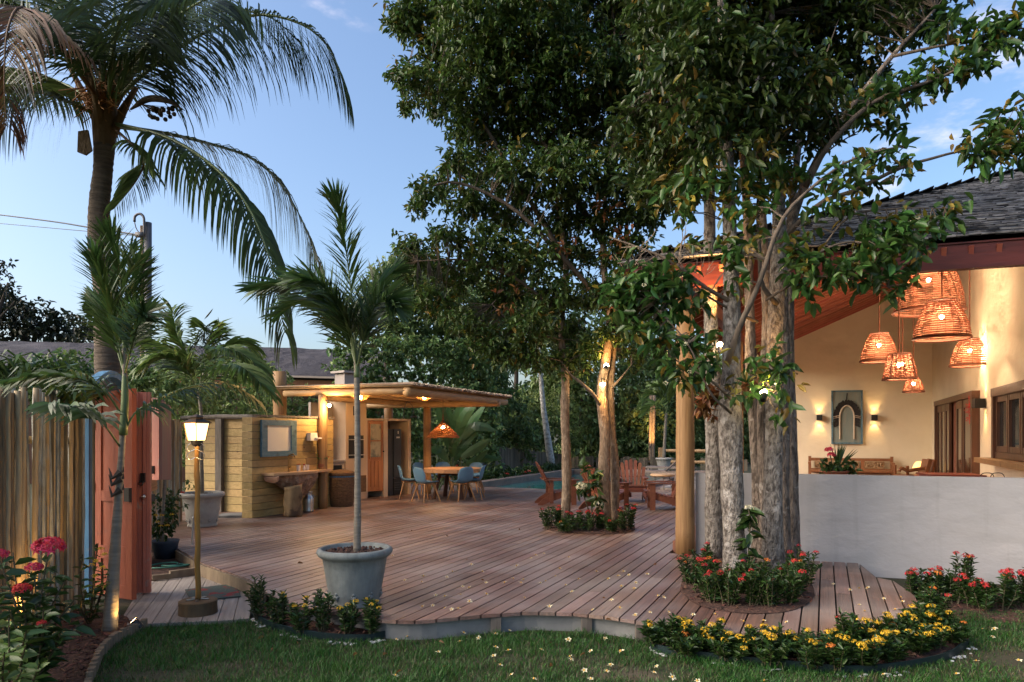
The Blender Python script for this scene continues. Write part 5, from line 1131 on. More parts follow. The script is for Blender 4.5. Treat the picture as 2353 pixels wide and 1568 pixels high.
labs = ['blue shell chair at the left end of the round table, beside the fridge niche', 'blue shell chair at the front left of the round table, back to the camera', 'blue shell chair behind the round table in front of the pergola post',
        'blue shell chair at the middle of the far side of the round table', 'blue shell chair at the far right of the round table, mostly hidden', 'blue shell chair at the front right of the round table, back to the camera', 'blue shell chair at the right end of the round table nearest the pool']
for k, ((x, y), _) in enumerate(chs):
    q = G(x, y); c_ = proto if proto else None
    if c_ is None: proto = c_ = shell_chair()
    else: c_ = copy_tree(proto)
    d = TC - q; c_.location = q; c_.rotation_euler = (0, 0, math.atan2(d.y, d.x) - math.pi / 2 + (0, -.25, .2, 0, -.1, .3, .15)[k]); tag(c_, labs[k], 'chair', 'blue shell chairs around the round table')
# rattan pendant over the table
c = P(1018, 1005, 17.1); pd = thing('rattan_pendant', 'conical rattan pendant lamp hanging over the round dining table', 'pendant lamp', c); px = 17.1 / FPX; b = MB()
def cone_r(t): return np.interp(t, [0, .08, .3, .6, .85, 1], [.395, .375, .30, .18, .075, .035])
Hh = 36 * px
for k in range(30):
    for a0 in (0, 1):
        pts = []; 
        for t_ in np.linspace(0, 1, 9): a = 2 * math.pi * k / 30 + (1 if a0 else -1) * t_ * 1.5; r = cone_r(t_) + U(-.008, .008); pts.append(c + Vector((r * math.cos(a), r * math.sin(a), Hh * t_)))
        b.tube(pts, .0065, 4)
for t_ in np.linspace(0, .9, 16): r = cone_r(t_); pts = [c + Vector((r * math.cos(a), r * math.sin(a), Hh * t_ + U(-.01, .01))) for a in np.linspace(0, 2 * math.pi, 26)]; b.tube(pts, .0075 if t_ else .016, 4, cap=False)
b.build('shade', M['rattan'], pd); b = MB(); b.tube([c + Vector((0, 0, Hh * .98)), c + Vector((0, 0, Hh * 1.2)), c + Vector((0, 0, Hh * 1.45))], [.035, .028, .012], 10); b.tube([c + Vector((0, 0, Hh * 1.4)), c + Vector((0, 0, Hh + .56))], .007, 5); b.build('cord', M['wicker'], pd)
b = MB(); b.ball(c + Vector((0, 0, Hh * .62)), .05, 10, 7); b.build('bulb', M['bulb_hot'], pd, smooth=True); lamp('pendant_light', c + Vector((0, 0, Hh * .45)), 22, (1, .56, .22), .05, parent=pd)
# adirondack chairs
def adirondack():
    r = thing('garden_chair', None, None, (0, 0, 0))
    # faces +y; side rails slope to the ground at the back
    for sx in (-.27, .27):
        b = MB(); up = [(.42, .36), (.36, .385), (.22, .335), (.05, .275), (-.12, .245), (-.25, .22), (-.40, .13), (-.50, .03)]; lo = [(-.50, 0), (-.40, .0), (-.2, .08), (.05, .16), (.30, .23), (.43, .27)]
        b.slab([(sx - .0125, y, z) for y, z in up + lo], (.025, 0, 0)); b.build('side_rail', M['adir'], r)
    for sx in (-.305, .305):
        b = MB(); b.box((sx, .30, .27), (.028, .11, .54)); b.build('leg', M['adir'], r); b = MB(); b.box((sx, -.20, .30), (.028, .08, .52)); b.build('rear_post', M['adir'], r)
        b = MB(); b.slab([(sx - .05, .42, .545), (sx + .05, .42, .545), (sx + .075, .2, .545), (sx + .045, -.34, .545), (sx - .03, -.34, .545), (sx - .06, .2, .545)], (0, 0, .024)); b.build('armrest', M['adir'], r)
    b = MB(); us = [(.415, .375), (.33, .375), (.245, .345), (.16, .312), (.075, .285), (-.01, .266), (-.095, .252)]
    for y, z in us: b.box((0, y, z + .012), (.56, .072, .02), M=Matrix.Rotation(.33 if y < .35 else 0, 3, 'X'))
    b.box((0, .432, .30), (.6, .022, .10)); b.build('seat', M['adir'], r)
    b = MB()
    for k in range(7):
        u = k - 3; x0 = u * .074; x1 = u * .112; L = .80 - .022 * u * u; tilt = .50; d = Vector(((x1 - x0) / .8, -math.sin(tilt), math.cos(tilt))); p0 = Vector((x0, -.14, .25)); p1 = p0 + d * L; n_ = Vector((0, math.cos(tilt), math.sin(tilt)))
        w0, w1 = .028, .041; x = Vector((1, 0, 0)); b.slab([p0 - x * w0, p0 + x * w0, p1 - d * .04 + x * w1, p1 + x * w1 * .5, p1 - x * w1 * .5, p1 - d * .04 - x * w1], n_ * .02)
    b.build('back_slats', M['adir'], r)
    b = MB(); b.box((0, -.345, .565), (.66, .06, .03)); b.box((0, -.185, .30), (.54, .03, .08)); b.build('back_rail', M['adir'], r)
    return r
pr = None
for (x, y, rz, lab) in ((1283, 1158, -1.47, 'slatted garden chair left of the thin trunk, turned to the right beside the pool'), (1392, 1170, -1.05, 'slatted garden chair standing behind the twin trunks'), (1452, 1152, math.pi - .12, 'slatted garden chair facing the camera right of the twin trunks'), (1530, 1170, 1.47, 'slatted garden chair turned left, its back behind the log post')):
    q = G(x, y)
    if pr is None: pr = cc = adirondack()
    else: cc = copy_tree(pr)
    cc.location = q; cc.rotation_euler = (0, 0, rz); tag(cc, lab, 'chair', 'reddish slatted garden chairs by the pool')
# log slice table
q = G(1523, 1125); t = thing('log_slice_table', 'low live edge slab table on thin legs behind the garden chairs', 'table', q); b = MB(); b.lathe([(.33, .37), (.36, .40), (.35, .44), (.32, .45)], q, 20); b.build('top', M['slabwood'], t)
for k in range(3):
    a = .4 + k * 2.1; b = MB(); b.tube([q + Vector((.30 * math.cos(a), .30 * math.sin(a), 0)), q + Vector((.22 * math.cos(a), .22 * math.sin(a), .38))], .012, 5); b.build('leg', M['oldwood'], t)
# sun loungers on the terrace
def lounger():
    r = thing('sun_lounger', None, None, (0, 0, 0)); b = MB()
    for k in range(13): b.box((0, .92 - k * .095, .30), (.62, .08, .022))
    b.build('seat', M['greywood'], r); b = MB()
    for k in range(7): d = Vector((0, -math.cos(.75), math.sin(.75))); p = Vector((0, -.28, .31)) + d * (.06 + k * .095); b.box(p, (.62, .08, .022), M=Matrix.Rotation(-.75, 3, 'X'))
    b.build('backrest', M['greywood'], r); b = MB()
    for sx in (-.3, .3): b.box((sx, .08, .265), (.04, 1.85, .05))
    b.box((0, -.62, .42), (.5, .03, .03)); b.build('frame', M['greywood'], r)
    for sx in (-.3, .3):
        for sy in (-.75, .85): b = MB(); b.box((sx, sy, .13), (.05, .06, .26)); b.build('leg', M['greywood'], r)
    return r
pr = None
for (x, y, rz, lab) in ((1512, 1102, 1.2, 'silvered timber sun lounger nearest the garden chairs'), (1545, 1091, 1.2, 'silvered timber sun lounger in front of the far stone pot'), (1612, 1104, 1.35, 'silvered timber sun lounger behind the log post and trunks')):
    q = G(x, y, .23)
    if pr is None: pr = cc = lounger()
    else: cc = copy_tree(pr)
    cc.location = (q.x, q.y, .226); cc.rotation_euler = (0, 0, rz); tag(cc, lab, 'sun lounger', 'sun loungers on the stone terrace')
# far paling fences and the rail
def palings(name, label, p, q, h0, h1, z, gap, mt, pitch=.115):
    t = thing(name, label, 'fence', p); d = Vector(q) - Vector(p); L = d.length; d.normalize(); n = int(L / pitch); b = MB(); k = 0; grp = 0
    for i in range(n):
        if random.random() < gap: continue
        s = i * pitch; h = np.interp(s / L, [0, 1], [h0, h1]) + U(-.05, .05); c = Vector(p) + d * s; b.slab([c + Vector((0, 0, z)), c + d * pitch * U(.78, .93) + Vector((0, 0, z)), c + d * pitch * .86 + Vector((U(-.01, .01), 0, h)), c + Vector((U(-.01, .01), 0, h + U(-.015, .015)))], Vector((-d.y, d.x, 0)) * .03)
    b.build('palings', M[mt], t); b = MB()
    for zz in (.25, .8): b.bar(Vector(p) + Vector((-d.y, d.x, 0)) * .06 + Vector((0, 0, z + (h0 - z) * zz)), Vector(q) + Vector((-d.y, d.x, 0)) * .06 + Vector((0, 0, z + (h1 - z) * zz)), .04, .06)
    b.build('rail', M['oldwood'], t)
M['paling'] = mat('grey_paling', (.15, .125, .085), (.08, .066, .048), (6, 6, 1.5), .85, .3, island=.35)
palings('paling_fence', 'grey paling fence along the flower bed left of the pool', P(1085, 1090, 25.5), P(1300, 1080, 36), 1.10, .80, -.1, .0, 'paling')
palings('paling_fence', 'dark gapped paling fence behind the far end of the pool', P(1300, 1085, 36.2), P(1720, 1085, 33), .80, .62, -.3, .10, 'paling')
t = thing('timber_rail', 'post and rail barrier behind the far stone pot', 'railing', P(1519, 1075, 31)); b = MB(); q = P(1519, 1029, 31); b.box((q.x, 31, (q.z + .1) / 2), (.2, .2, q.z - .1)); b.build('post', M['logh'], t); b = MB()
for y0 in (1036, 1062): b.tube([P(1523, y0, 31), P(1660, y0 + 1, 30)], .07, 8)
b.build('rail', M['logh'], t)
# ================================================================ THE TREES THROUGH THE DECK
def trunk(parent, ctrl, r, m='bark_grey', n=14, k=34, jit=.05, name='trunk'):
    pts = spline(ctrl, k); b = MB(); rad = np.interp(np.linspace(0, 1, k), np.linspace(0, 1, len(r)), r)
    ph = U(0, 6); rad = [q * (1 + .05 * math.sin(i * .9 + ph) + .03 * math.sin(i * 2.3 + ph)) for i, q in enumerate(rad)]
    b.tube(pts, rad, n, jit=jit); b.build(name, M[m], parent, smooth=True); return pts
def branches(parent, lst, m='bark_grey'):
    allp = []
    for ctrl, r0 in lst: b = MB(); pts = spline(ctrl, 16); b.tube(pts, [r0 * (1 - .75 * i / 15) for i in range(16)], 7, jit=.08); allp += pts; b.build('branch', M[m], parent, smooth=True)
    return allp
# near cluster
def PX(x, y, Y): return P(x, y, Y)
nb = G(1722, 1330); near = thing('garden_tree', 'large tree of several pale trunks rising from a ring bed in front of the veranda', 'tree', nb)
hub = []
hub += trunk(near, [G(1641, 1284), PX(1640, 1120, 8.75), PX(1638, 900, 8.8), PX(1632, 700, 8.9), PX(1630, 470, 9.0), PX(1622, 200, 9.2), PX(1600, -120, 9.4)], [.115, .105, .10, .085, .075, .06, .03])[18:]
hub += trunk(near, [G(1690, 1345), PX(1685, 1200, 7.3), PX(1678, 950, 7.35), PX(1682, 760, 7.4), PX(1677, 520, 7.5), PX(1668, 300, 7.6), PX(1660, 60, 7.8), PX(1650, -200, 8)], [.125, .115, .12, .09, .075, .065, .05, .02])[18:]
hub += trunk(near, [G(1738, 1290), PX(1742, 1120, 8.4), PX(1728, 900, 8.4), PX(1722, 700, 8.5), PX(1716, 480, 8.6), PX(1700, 250, 8.8), PX(1690, -60, 9)], [.075, .07, .068, .058, .05, .04, .02], 'bark_mid')[18:]
hub += trunk(near, [G(1779, 1332), PX(1775, 1180, 7.5), PX(1780, 950, 7.6), PX(1782, 760, 7.7), PX(1790, 600, 7.8), PX(1788, 420, 8.0), PX(1775, 200, 8.2), PX(1770, -100, 8.4)], [.125, .102, .096, .092, .088, .07, .055, .03])[18:]
hub += trunk(near, [G(1803, 1308), PX(1800, 1120, 8.0), PX(1803, 850, 8.1), PX(1800, 650, 8.2), PX(1822, 500, 8.2), PX(1868, 390, 8.1), PX(1930, 280, 8.0), PX(2050, 130, 7.9), PX(2150, 20, 7.8)], [.08, .07, .066, .063, .058, .05, .038, .024, .012], 'bark_mid')[18:]
hub += trunk(near, [G(1822, 1300), PX(1820, 1100, 8.3), PX(1812, 850, 8.4), PX(1812, 640, 8.5), PX(1815, 520, 8.6), PX(1830, 380, 8.7), PX(1850, 200, 8.8)], [.085, .075, .07, .06, .05, .04, .02], 'bark_mid')[18:]
hub += trunk(near, [G(1752, 1300), PX(1757, 1150, 8.1), PX(1752, 950, 8.1), PX(1762, 780, 8.1), PX(1757, 600, 8.1), PX(1745, 350, 8.2), PX(1735, 50, 8.3)], [.065, .062, .066, .058, .05, .04, .02], 'bark_mid')[18:]
br = [([PX(1672, 835, 7.3), PX(1700, 750, 7.15), PX(1745, 650, 7.0), PX(1790, 520, 6.9), PX(1850, 445, 6.9), PX(1960, 365, 7.0), PX(2080, 335, 7.1)], .034),
      ([PX(1790, 560, 7.6), PX(1880, 470, 7.3), PX(1960, 440, 7.2), PX(2060, 390, 7.2), PX(2140, 365, 7.2), PX(2230, 345, 7.3), PX(2350, 352, 7.4)], .03),
      ([PX(1850, 430, 7.8), PX(1900, 340, 7.6), PX(2000, 240, 7.5), PX(2100, 200, 7.4), PX(2200, 160, 7.4), PX(2330, 70, 7.5)], .035),
      ([PX(1690, 700, 7.4), PX(1620, 660, 7.3), PX(1540, 600, 7.3), PX(1470, 570, 7.4), PX(1400, 545, 7.6)], .026),
      ([PX(1740, 740, 7.6), PX(1680, 712, 7.4), PX(1610, 668, 7.3), PX(1560, 600, 7.4)], .02),
      ([PX(1785, 700, 7.5), PX(1750, 650, 7.4), PX(1745, 560, 7.4), PX(1740, 470, 7.5), PX(1755, 380, 7.6)], .03),
      ([PX(1790, 640, 7.5), PX(1850, 600, 7.2), PX(1930, 560, 7.1), PX(2020, 560, 7.1), PX(2110, 575, 7.1)], .018),
      ([PX(1760, 690, 7.4), PX(1850, 640, 7.1), PX(1940, 640, 7.0), PX(2040, 660, 7.0)], .015),
      ([PX(1870, 600, 7.2), PX(1950, 500, 7.1), PX(2060, 480, 7.1), PX(2200, 480, 7.1)], .013),
      ([PX(1690, 930, 7.2), PX(1640, 880, 7.0), PX(1590, 850, 7.0), PX(1540, 820, 7.1)], .016),
      ([PX(1680, 950, 7.2), PX(1630, 900, 6.95), PX(1580, 790, 7.0), PX(1500, 700, 7.1)], .016),
      ([PX(1750, 930, 7.3), PX(1780, 900, 7.1), PX(1800, 880, 7.0), PX(1815, 860, 7.0)], .012),
      ([PX(1622, 300, 9.0), PX(1560, 220, 9.0), PX(1480, 160, 9.1)], .03), ([PX(1668, 330, 7.7), PX(1590, 260, 7.8), PX(1520, 200, 8)], .025), ([PX(1780, 350, 8.0), PX(1840, 260, 7.9), PX(1900, 120, 7.9)], .03),
      ([PX(2050, 130, 7.9), PX(2140, 110, 7.7), PX(2240, 90, 7.6), PX(2330, 60, 7.6)], .02), ([PX(1790, 520, 7.9), PX(1840, 420, 7.8), PX(1900, 350, 7.8), PX(1990, 290, 7.8)], .02)]
hub += branches(near, br, 'bark_limb')
def B(lst): return [(P(x, y, Y), (rx, ry, rz)) for x, y, Y, rx, ry, rz in lst]
up = []
for x, y, r in ((1560, 60, .6), (1680, 50, .6), (1800, 50, .6), (1920, 45, .55), (2040, 40, .45), (2130, 60, .3), (1570, 190, .55), (1690, 180, .6), (1810, 180, .55), (1930, 175, .45), (2020, 190, .28), (1580, 300, .5), (1690, 300, .45), (1800, 290, .45), (1900, 270, .3), (1960, 250, .2),
                (1560, 380, .36), (1500, 420, .35), (1480, 300, .45)):
    up.append((P(x, y, 8.3 + U(-.5, .9)), (r, r * 1.1, r * .75)))
for x, y, r in ((1560, -120, .9), (1750, -140, 1.0), (1950, -120, .9), (2120, -80, .6), (1650, -300, 1.2), (1900, -300, 1.1)): up.append((P(x, y, 8.4), (r, r * 1.3, r * .8)))
for x, y, r in ((1560, 120, .3), (1640, 60, .3), (1700, 110, .3), (1650, 180, .28), (1720, 220, .26), (1600, 260, .3), (1670, 270, .24), (1740, 300, .2), (1630, 330, .2), (1780, 120, .3), (1800, 230, .24), (1860, 180, .25), (1720, 340, .12)): up.append((P(x, y, 7.15 + U(-.2, .2)), (r, r, r * .8)))
low = []
for x, y, Y, r in ((1600, 430, 7.4, .14), (1650, 405, 7.2, .12), (1720, 430, 7.3, .13), (1760, 440, 7.5, .11), (1690, 405, 7.2, .14), (1800, 420, 7.6, .13), (1615, 400, 7.8, .15), (1740, 395, 7.4, .15), (1570, 450, 7.6, .15), (1660, 455, 7.2, .08), (1830, 400, 7.5, .14), (1710, 480, 7.1, .08), (1780, 390, 7.4, .15), (1540, 430, 7.6, .16)): low.append((P(x, y, Y), (r, r, r * .8)))
for x, y, Y, r in ((2200, 60, 7.6, .22), (2270, 95, 7.5, .3), (2330, 60, 7.5, .25), (2180, 150, 7.4, .22), (2120, 190, 7.4, .2), (2060, 215, 7.5, .2), (2240, 150, 7.4, .16), (2000, 240, 7.5, .2), (2320, 290, 7.4, .2), (2260, 330, 7.3, .17), (2340, 340, 7.4, .22), (2230, 350, 7.3, .12), (2290, 370, 7.3, .14), (2330, 250, 7.4, .1), (2210, 330, 7.3, .1), (2330, 310, 7.4, .2),
                   (2040, 350, 7.1, .14), (1980, 370, 7.0, .14), (1930, 400, 7.0, .16), (2080, 390, 7.2, .12), (1990, 430, 7.2, .14), (2030, 290, 7.6, .16), (1900, 460, 7.0, .13), (1870, 530, 7.2, .10), (1950, 480, 7.1, .12),
                   (1860, 650, 7.0, .22), (1930, 620, 7.0, .24), (2000, 590, 7.0, .25), (2060, 570, 7.0, .22), (2110, 580, 7.1, .16), (2140, 520, 7.1, .2), (2080, 515, 7.1, .2), (2180, 480, 7.1, .12), (2020, 640, 7.0, .17), (2060, 660, 7.0, .12), (2030, 520, 7.1, .16), (1985, 540, 7.1, .14),
                   (1500, 690, 7.2, .26), (1550, 700, 7.2, .24), (1470, 740, 7.2, .22), (1580, 780, 7.1, .2), (1600, 850, 7.0, .18), (1560, 840, 7.1, .16), (1530, 780, 7.1, .2), (1490, 660, 7.2, .2), (1440, 700, 7.3, .2), (1640, 820, 7.0, .10), (1690, 890, 7.0, .08), (1765, 820, 7.1, .15), (1780, 890, 7.0, .16), (1800, 850, 7.0, .12), (1730, 860, 7.0, .10), (1795, 950, 7.0, .09), (1590, 880, 7.0, .08),
                   (1690, 600, 7.1, .14), (1665, 565, 7.1, .10), (1715, 575, 7.1, .12), (1700, 640, 7.1, .10), (1740, 540, 7.3, .10), (1770, 470, 7.3, .12), (1820, 560, 7.2, .12), (1560, 480, 7.4, .13), (1580, 420, 7.4, .16), (1450, 640, 7.3, .2), (1500, 630, 7.3, .2), (1545, 650, 7.25, .2), (1420, 680, 7.4, .18), (1580, 690, 7.2, .15), (1830, 610, 7.1, .14), (1590, 560, 7.4, .10), (1690, 480, 7.2, .10)): low.append((P(x, y, Y), (r, r, r * .8)))
V1, F1, c1 = blob_leaves(up, 310, .125, .05, 9, .16, .3)
V2, F2, c2 = blob_leaves(low, 165, .145, .062, 6, .15, .3)
npmesh('crown', V1, F1, M['leaf_near'], near); V3, F3, _ = blob_leaves(up + low, 9, .125, .05, 4, .2, .3); npmesh('yellowing_and_lit_leaves', V3, F3, M['leaf_yellow'], near); npmesh('lower_foliage', V2, F2, M['leaf_lamplit'], near)
b = MB(); twigs(b, c1, hub, .005, .5); twigs(b, c2, hub, .006, .9); b.build('twig', M['bark_limb'], near)
b = MB()                                                  # bare dead twigs at the left
for i in range(70):
    p = P(U(1420, 1640), U(560, 650), U(7.2, 7.5)); d = Vector((U(-1, 1), U(-.4, .4), U(-.5, .8))).normalized() * U(.1, .3); b.tube([p, p + d * .5 + Vector((U(-.03, .03), 0, U(-.03, .03))), p + d], [.005, .004, .002], 3)
b.build('bare_twig', M['bark_brown'], near)
V, F, _ = blob_leaves([(P(1652, 900, 7.6), (.18, .14, .12)), (P(1635, 930, 7.7), (.12, .1, .16)), (P(1712, 905, 7.9), (.12, .1, .12))], 420, .12, .05, 8, .08); npmesh('dry_leaves', V, F, M['leaf_dry'], near)
b = MB()
for x, y in ((1575, 790), (1530, 880), (1585, 855), (2090, 512), (2110, 500), (1480, 655)): flower_head(b, P(x, y, 6.95), .03, 16, False)
b.build('blossom', M['fl_cream'], near)
# middle tree
mbp = G(1365, 1222); midt = thing('garden_tree', 'tree of three slim brown trunks in the middle ring bed of the deck', 'tree', mbp)
hub = []
hub += trunk(midt, [G(1299, 1212), PX(1302, 1080, 11.7), PX(1298, 960, 11.7), PX(1299, 860, 11.8), PX(1290, 760, 11.9), PX(1300, 600, 12), PX(1270, 400, 12.2)], [.085, .078, .075, .07, .05, .045, .03], 'bark_brown')[20:]
hub += trunk(midt, [G(1390, 1216), PX(1387, 1100, 11.6), PX(1390, 1000, 11.6), PX(1382, 900, 11.65), PX(1392, 830, 11.7), PX(1400, 740, 11.8), PX(1385, 560, 12), PX(1400, 350, 12.2)], [.125, .10, .09, .088, .08, .06, .05, .02], 'bark_brown')[20:]
hub += trunk(midt, [G(1412, 1210), PX(1413, 1080, 11.8), PX(1404, 970, 11.8), PX(1403, 880, 11.8), PX(1412, 780, 11.9), PX(1430, 620, 12), PX(1450, 420, 12)], [.08, .075, .07, .065, .055, .05, .02], 'bark_brown')[20:]
br = [([PX(1383, 935, 11.6), PX(1362, 905, 11.5), PX(1335, 880, 11.5), PX(1312, 862, 11.6), PX(1290, 830, 11.6)], .04), ([PX(1408, 890, 11.7), PX(1430, 865, 11.6), PX(1450, 840, 11.6)], .025),
      ([PX(1390, 700, 11.9), PX(1300, 600, 11.6), PX(1180, 480, 11.5), PX(1050, 420, 11.5), PX(960, 440, 11.5)], .05), ([PX(1300, 600, 12), PX(1180, 400, 12), PX(1060, 220, 12), PX(930, 170, 12)], .05),
      ([PX(1385, 560, 12), PX(1250, 330, 12.2), PX(1120, 100, 12.3), PX(960, 30, 12.2)], .06), ([PX(1400, 450, 12), PX(1420, 200, 12.2), PX(1400, -50, 12.4)], .06), ([PX(1430, 600, 12), PX(1500, 450, 11.8), PX(1540, 300, 11.6)], .04), ([PX(1300, 740, 11.9), PX(1200, 650, 11.6), PX(1080, 600, 11.6), PX(960, 600, 11.6)], .035), ([PX(1290, 780, 11.8), PX(1200, 760, 11.5), PX(1130, 700, 11.5)], .025)]
hub += branches(midt, br, 'bark_limb')
bl = []
for x, y, r in ((925, 30, .3), (985, 60, .5), (1090, 60, .75), (1220, 50, .85), (1350, 50, .85), (1480, 60, .8), (920, 60, .22), (915, 165, .20), (945, 180, .32), (1010, 160, .45), (940, 235, .2), (1000, 235, .32), (1090, 180, .65), (1210, 170, .8), (1340, 170, .8), (1470, 180, .7), (1060, 290, .32), (1130, 290, .55), (1250, 290, .75), (1380, 290, .75), (1500, 300, .5),
                (1040, 365, .25), (1100, 385, .42), (1190, 400, .55), (1310, 400, .6), (1430, 400, .5), (1520, 380, .35), (965, 445, .24), (1010, 425, .28), (1075, 465, .42), (1170, 490, .48), (1290, 500, .48), (1400, 500, .4), (1480, 480, .3), (960, 480, .14),
                (1030, 540, .3), (1110, 570, .42), (1210, 590, .48), (1320, 590, .42), (1410, 580, .3), (945, 575, .30), (985, 600, .38), (1060, 640, .42), (1160, 670, .45), (1270, 680, .42), (1350, 680, .32), (930, 620, .22), (1000, 690, .35), (1110, 730, .38), (1220, 750, .38), (1300, 760, .32), (1350, 800, .28), (1290, 825, .25), (1410, 760, .28), (1440, 690, .28), (1330, 840, .18), (1460, 820, .2)):
    bl.append((P(x, y, 12 + U(-.7, .9)), (r, r * 1.15, r * .8)))
for x, y, r in ((1000, -120, 1.0), (1200, -150, 1.3), (1400, -150, 1.3), (1150, -330, 1.5), (1380, -350, 1.5)): bl.append((P(x, y, 12.2), (r, r * 1.3, r)))
bl += [(P(x, y, 11.4), (r, r, r * .8)) for x, y, r in ((1490, 490, .32), (1540, 440, .34), (1470, 560, .25), (1590, 420, .3), (1450, 630, .28), (1170, 800, .35), (1120, 780, .35), (1400, 680, .35), (1230, 830, .25), (1060, 740, .3))]
V3, F3, _ = blob_leaves(bl, 12, .115, .048, 4, .2, .35); npmesh('yellowing_and_lit_leaves', V3, F3, M['leaf_yellow'], midt)
V, F, cen = blob_leaves(bl, 390, .115, .048, 10, .17, .35); npmesh('crown', V, F, M['leaf_mid'], midt)
b = MB(); twigs(b, cen, hub, .006, .45); b.build('twig', M['bark_limb'], midt)
V, F, _ = blob_leaves([(P(1390, 690, 11.3), (.15, .2, .2)), (P(1300, 560, 11.2), (.2, .2, .2)), (P(1440, 560, 11.2), (.25, .2, .3)), (P(1400, 470, 11.2), (.3, .2, .3)), (P(1180, 690, 11.2), (.3, .2, .2))], 40, .13, .05, 4, .12); npmesh('dry_leaves', V, F, M['leaf_dry'], midt)
# lamps fixed to the trunks
def tree_lamp(p, label, aim, w, ang, hot=True):
    t = thing('tree_lamp', label, 'lamp', p, 'spot lamps strapped to trunks'); b = MB(); d = (Vector(aim) - Vector(p)).normalized(); b.tube([Vector(p) - d * .09, Vector(p)], [.03, .035], 10); b.build('housing', M['black'], t); b = MB(); b.ball(Vector(p) + d * .012, .040, 10, 6); b.build('bulb', M['bulb_hot'], t, smooth=True)
    lamp('lamp_beam', Vector(p) + d * .05, w, (1, .50, .14), .03, spot=ang, aim=aim, blend=.8, parent=t); return t
p = P(1655, 796, 8.5); t = tree_lamp(p, 'lit spot lamp on the near trunks among green leaves', P(1637, 540, 8.9), 290, 52); lamp('lamp_glow', p + Vector((0, -.04, 0)), 5, (1, .55, .2), .03, parent=t)
p = P(1385, 881, 11.45); t = tree_lamp(p, 'lit spot lamp strapped to the middle twin trunks', P(1392, 1000, 11.58), 30, 80); lamp('lamp_glow', p + Vector((0, -.08, 0)), 5, (1, .55, .2), .03, parent=t)
p = P(1393, 842, 11.35); t = tree_lamp(p, 'spot lamp washing the bare wood above the middle trunks with light', P(1394, 790, 11.72), 26, 90)
p = P(1755, 905, 7.05); t = tree_lamp(p, 'small spot lamp hidden between the pale trunks pointing up', P(1790, 600, 8.1), 120, 60)
# ---------------------------------------------------------------- coconut palm
cpY = 9.0; cpb = Vector((-5.25, 9.15, 0)); coco = thing('coconut_palm', 'tall coconut palm with a leaning ringed trunk beyond the fence', 'palm tree', cpb)
ctrl = [cpb, P(246, 800, 9.05), P(246, 690, 9.0), P(229, 580, 9), P(228, 480, 9), P(236, 400, 9), P(240, 335, 9)]; pts = spline(ctrl, 60); b = MB()
b.tube(pts, [(.155 - .05 * i / 59) * (1 + (.035 if i % 2 else 0)) + (.02 * max(0, (i - 52) / 7)) for i in range(60)], 14, jit=.02); b.build('trunk', M['coco'], coco, smooth=True)
cr = P(240, 290, 9); b = MB()
for i in range(13): a = 2.4 * i; q = cr + Vector((.10 * math.cos(a), .10 * math.sin(a), -.12 + .05 * i)); b.tube([q, q + Vector((.14 * math.cos(a), .14 * math.sin(a), .30)), q + Vector((.30 * math.cos(a), .30 * math.sin(a), .62))], [.06, .045, .028], 7)
b.tube([cr + Vector((0, 0, -.28)), cr + Vector((0, 0, .1)), cr + Vector((.05, 0, .7))], [.12, .16, .06], 12, jit=.1); b.build('crownshaft', mat('fibrous_leaf_base', (.16, .10, .05), (.09, .06, .03), (10, 10, 4), .9, .8), coco)
fr_ = [([(250, 250, 9), (330, 170, 8.7), (450, 85, 8.5), (580, 35, 8.3), (690, 55, 8.2), (755, 110, 8.2), (788, 185, 8.2)], .80, .95),
       ([(255, 240, 9), (330, 130, 8.8), (420, 60, 8.7), (520, 25, 8.6), (620, 40, 8.5), (690, 100, 8.5)], .74, 1.0),
       ([(262, 285, 9), (380, 315, 8.5), (480, 375, 8.1), (560, 460, 7.8), (615, 580, 7.6), (655, 765, 7.5)], .66, 1.2),
       ([(262, 290, 9), (370, 305, 9.3), (480, 330, 9.6), (580, 365, 9.8), (650, 430, 10), (700, 520, 10.1), (728, 600, 10.2)], .86, 1.5),
       ([(235, 270, 9), (170, 240, 8.8), (90, 212, 8.6), (0, 215, 8.5), (-90, 270, 8.4), (-150, 380, 8.3)], .72, 1.2),
       ([(240, 250, 9), (230, 120, 8.6), (200, 0, 8.2), (140, -100, 7.8), (60, -130, 7.4)], .75, .35), ([(250, 240, 9), (290, 100, 8.8), (340, -40, 8.6), (430, -120, 8.4), (540, -140, 8.2)], .75, .45),
       ([(235, 240, 9), (150, 130, 8.5), (60, 40, 8.0), (-40, 0, 7.6), (-120, 20, 7.3)], .75, .6), ([(245, 235, 9), (260, 80, 9.3), (265, -80, 9.6), (260, -200, 10)], .7, .2), ([(245, 240, 9), (320, 120, 9.4), (420, 10, 9.8), (540, -50, 10.2)], .7, .45),
       ([(238, 240, 9), (180, 100, 9.5), (110, -20, 10), (20, -70, 10.4)], .7, .45), ([(250, 245, 9), (300, 150, 8.4), (380, 60, 7.7), (450, 10, 7.1), (500, -10, 6.6)], .7, .5), ([(240, 262, 9), (160, 200, 9.6), (60, 170, 10.2), (-40, 200, 10.8)], .65, .6), ([(248, 245, 9), (260, 120, 8.2), (280, 30, 7.4), (330, -30, 6.8)], .7, .4)]
for ctrl, L, dr in fr_:
    C_ = [P(*q) for q in ctrl]; frond_part(coco, 'leaf_palm', C_, 104, lambda t, L=L: L * 1.42 * (.35 + .65 * math.sin(math.pi * min(1, .18 + .78 * t)) ** .8), .0155, dr * 1.05, .5, .05, .12, .13, .030, 5, .10)
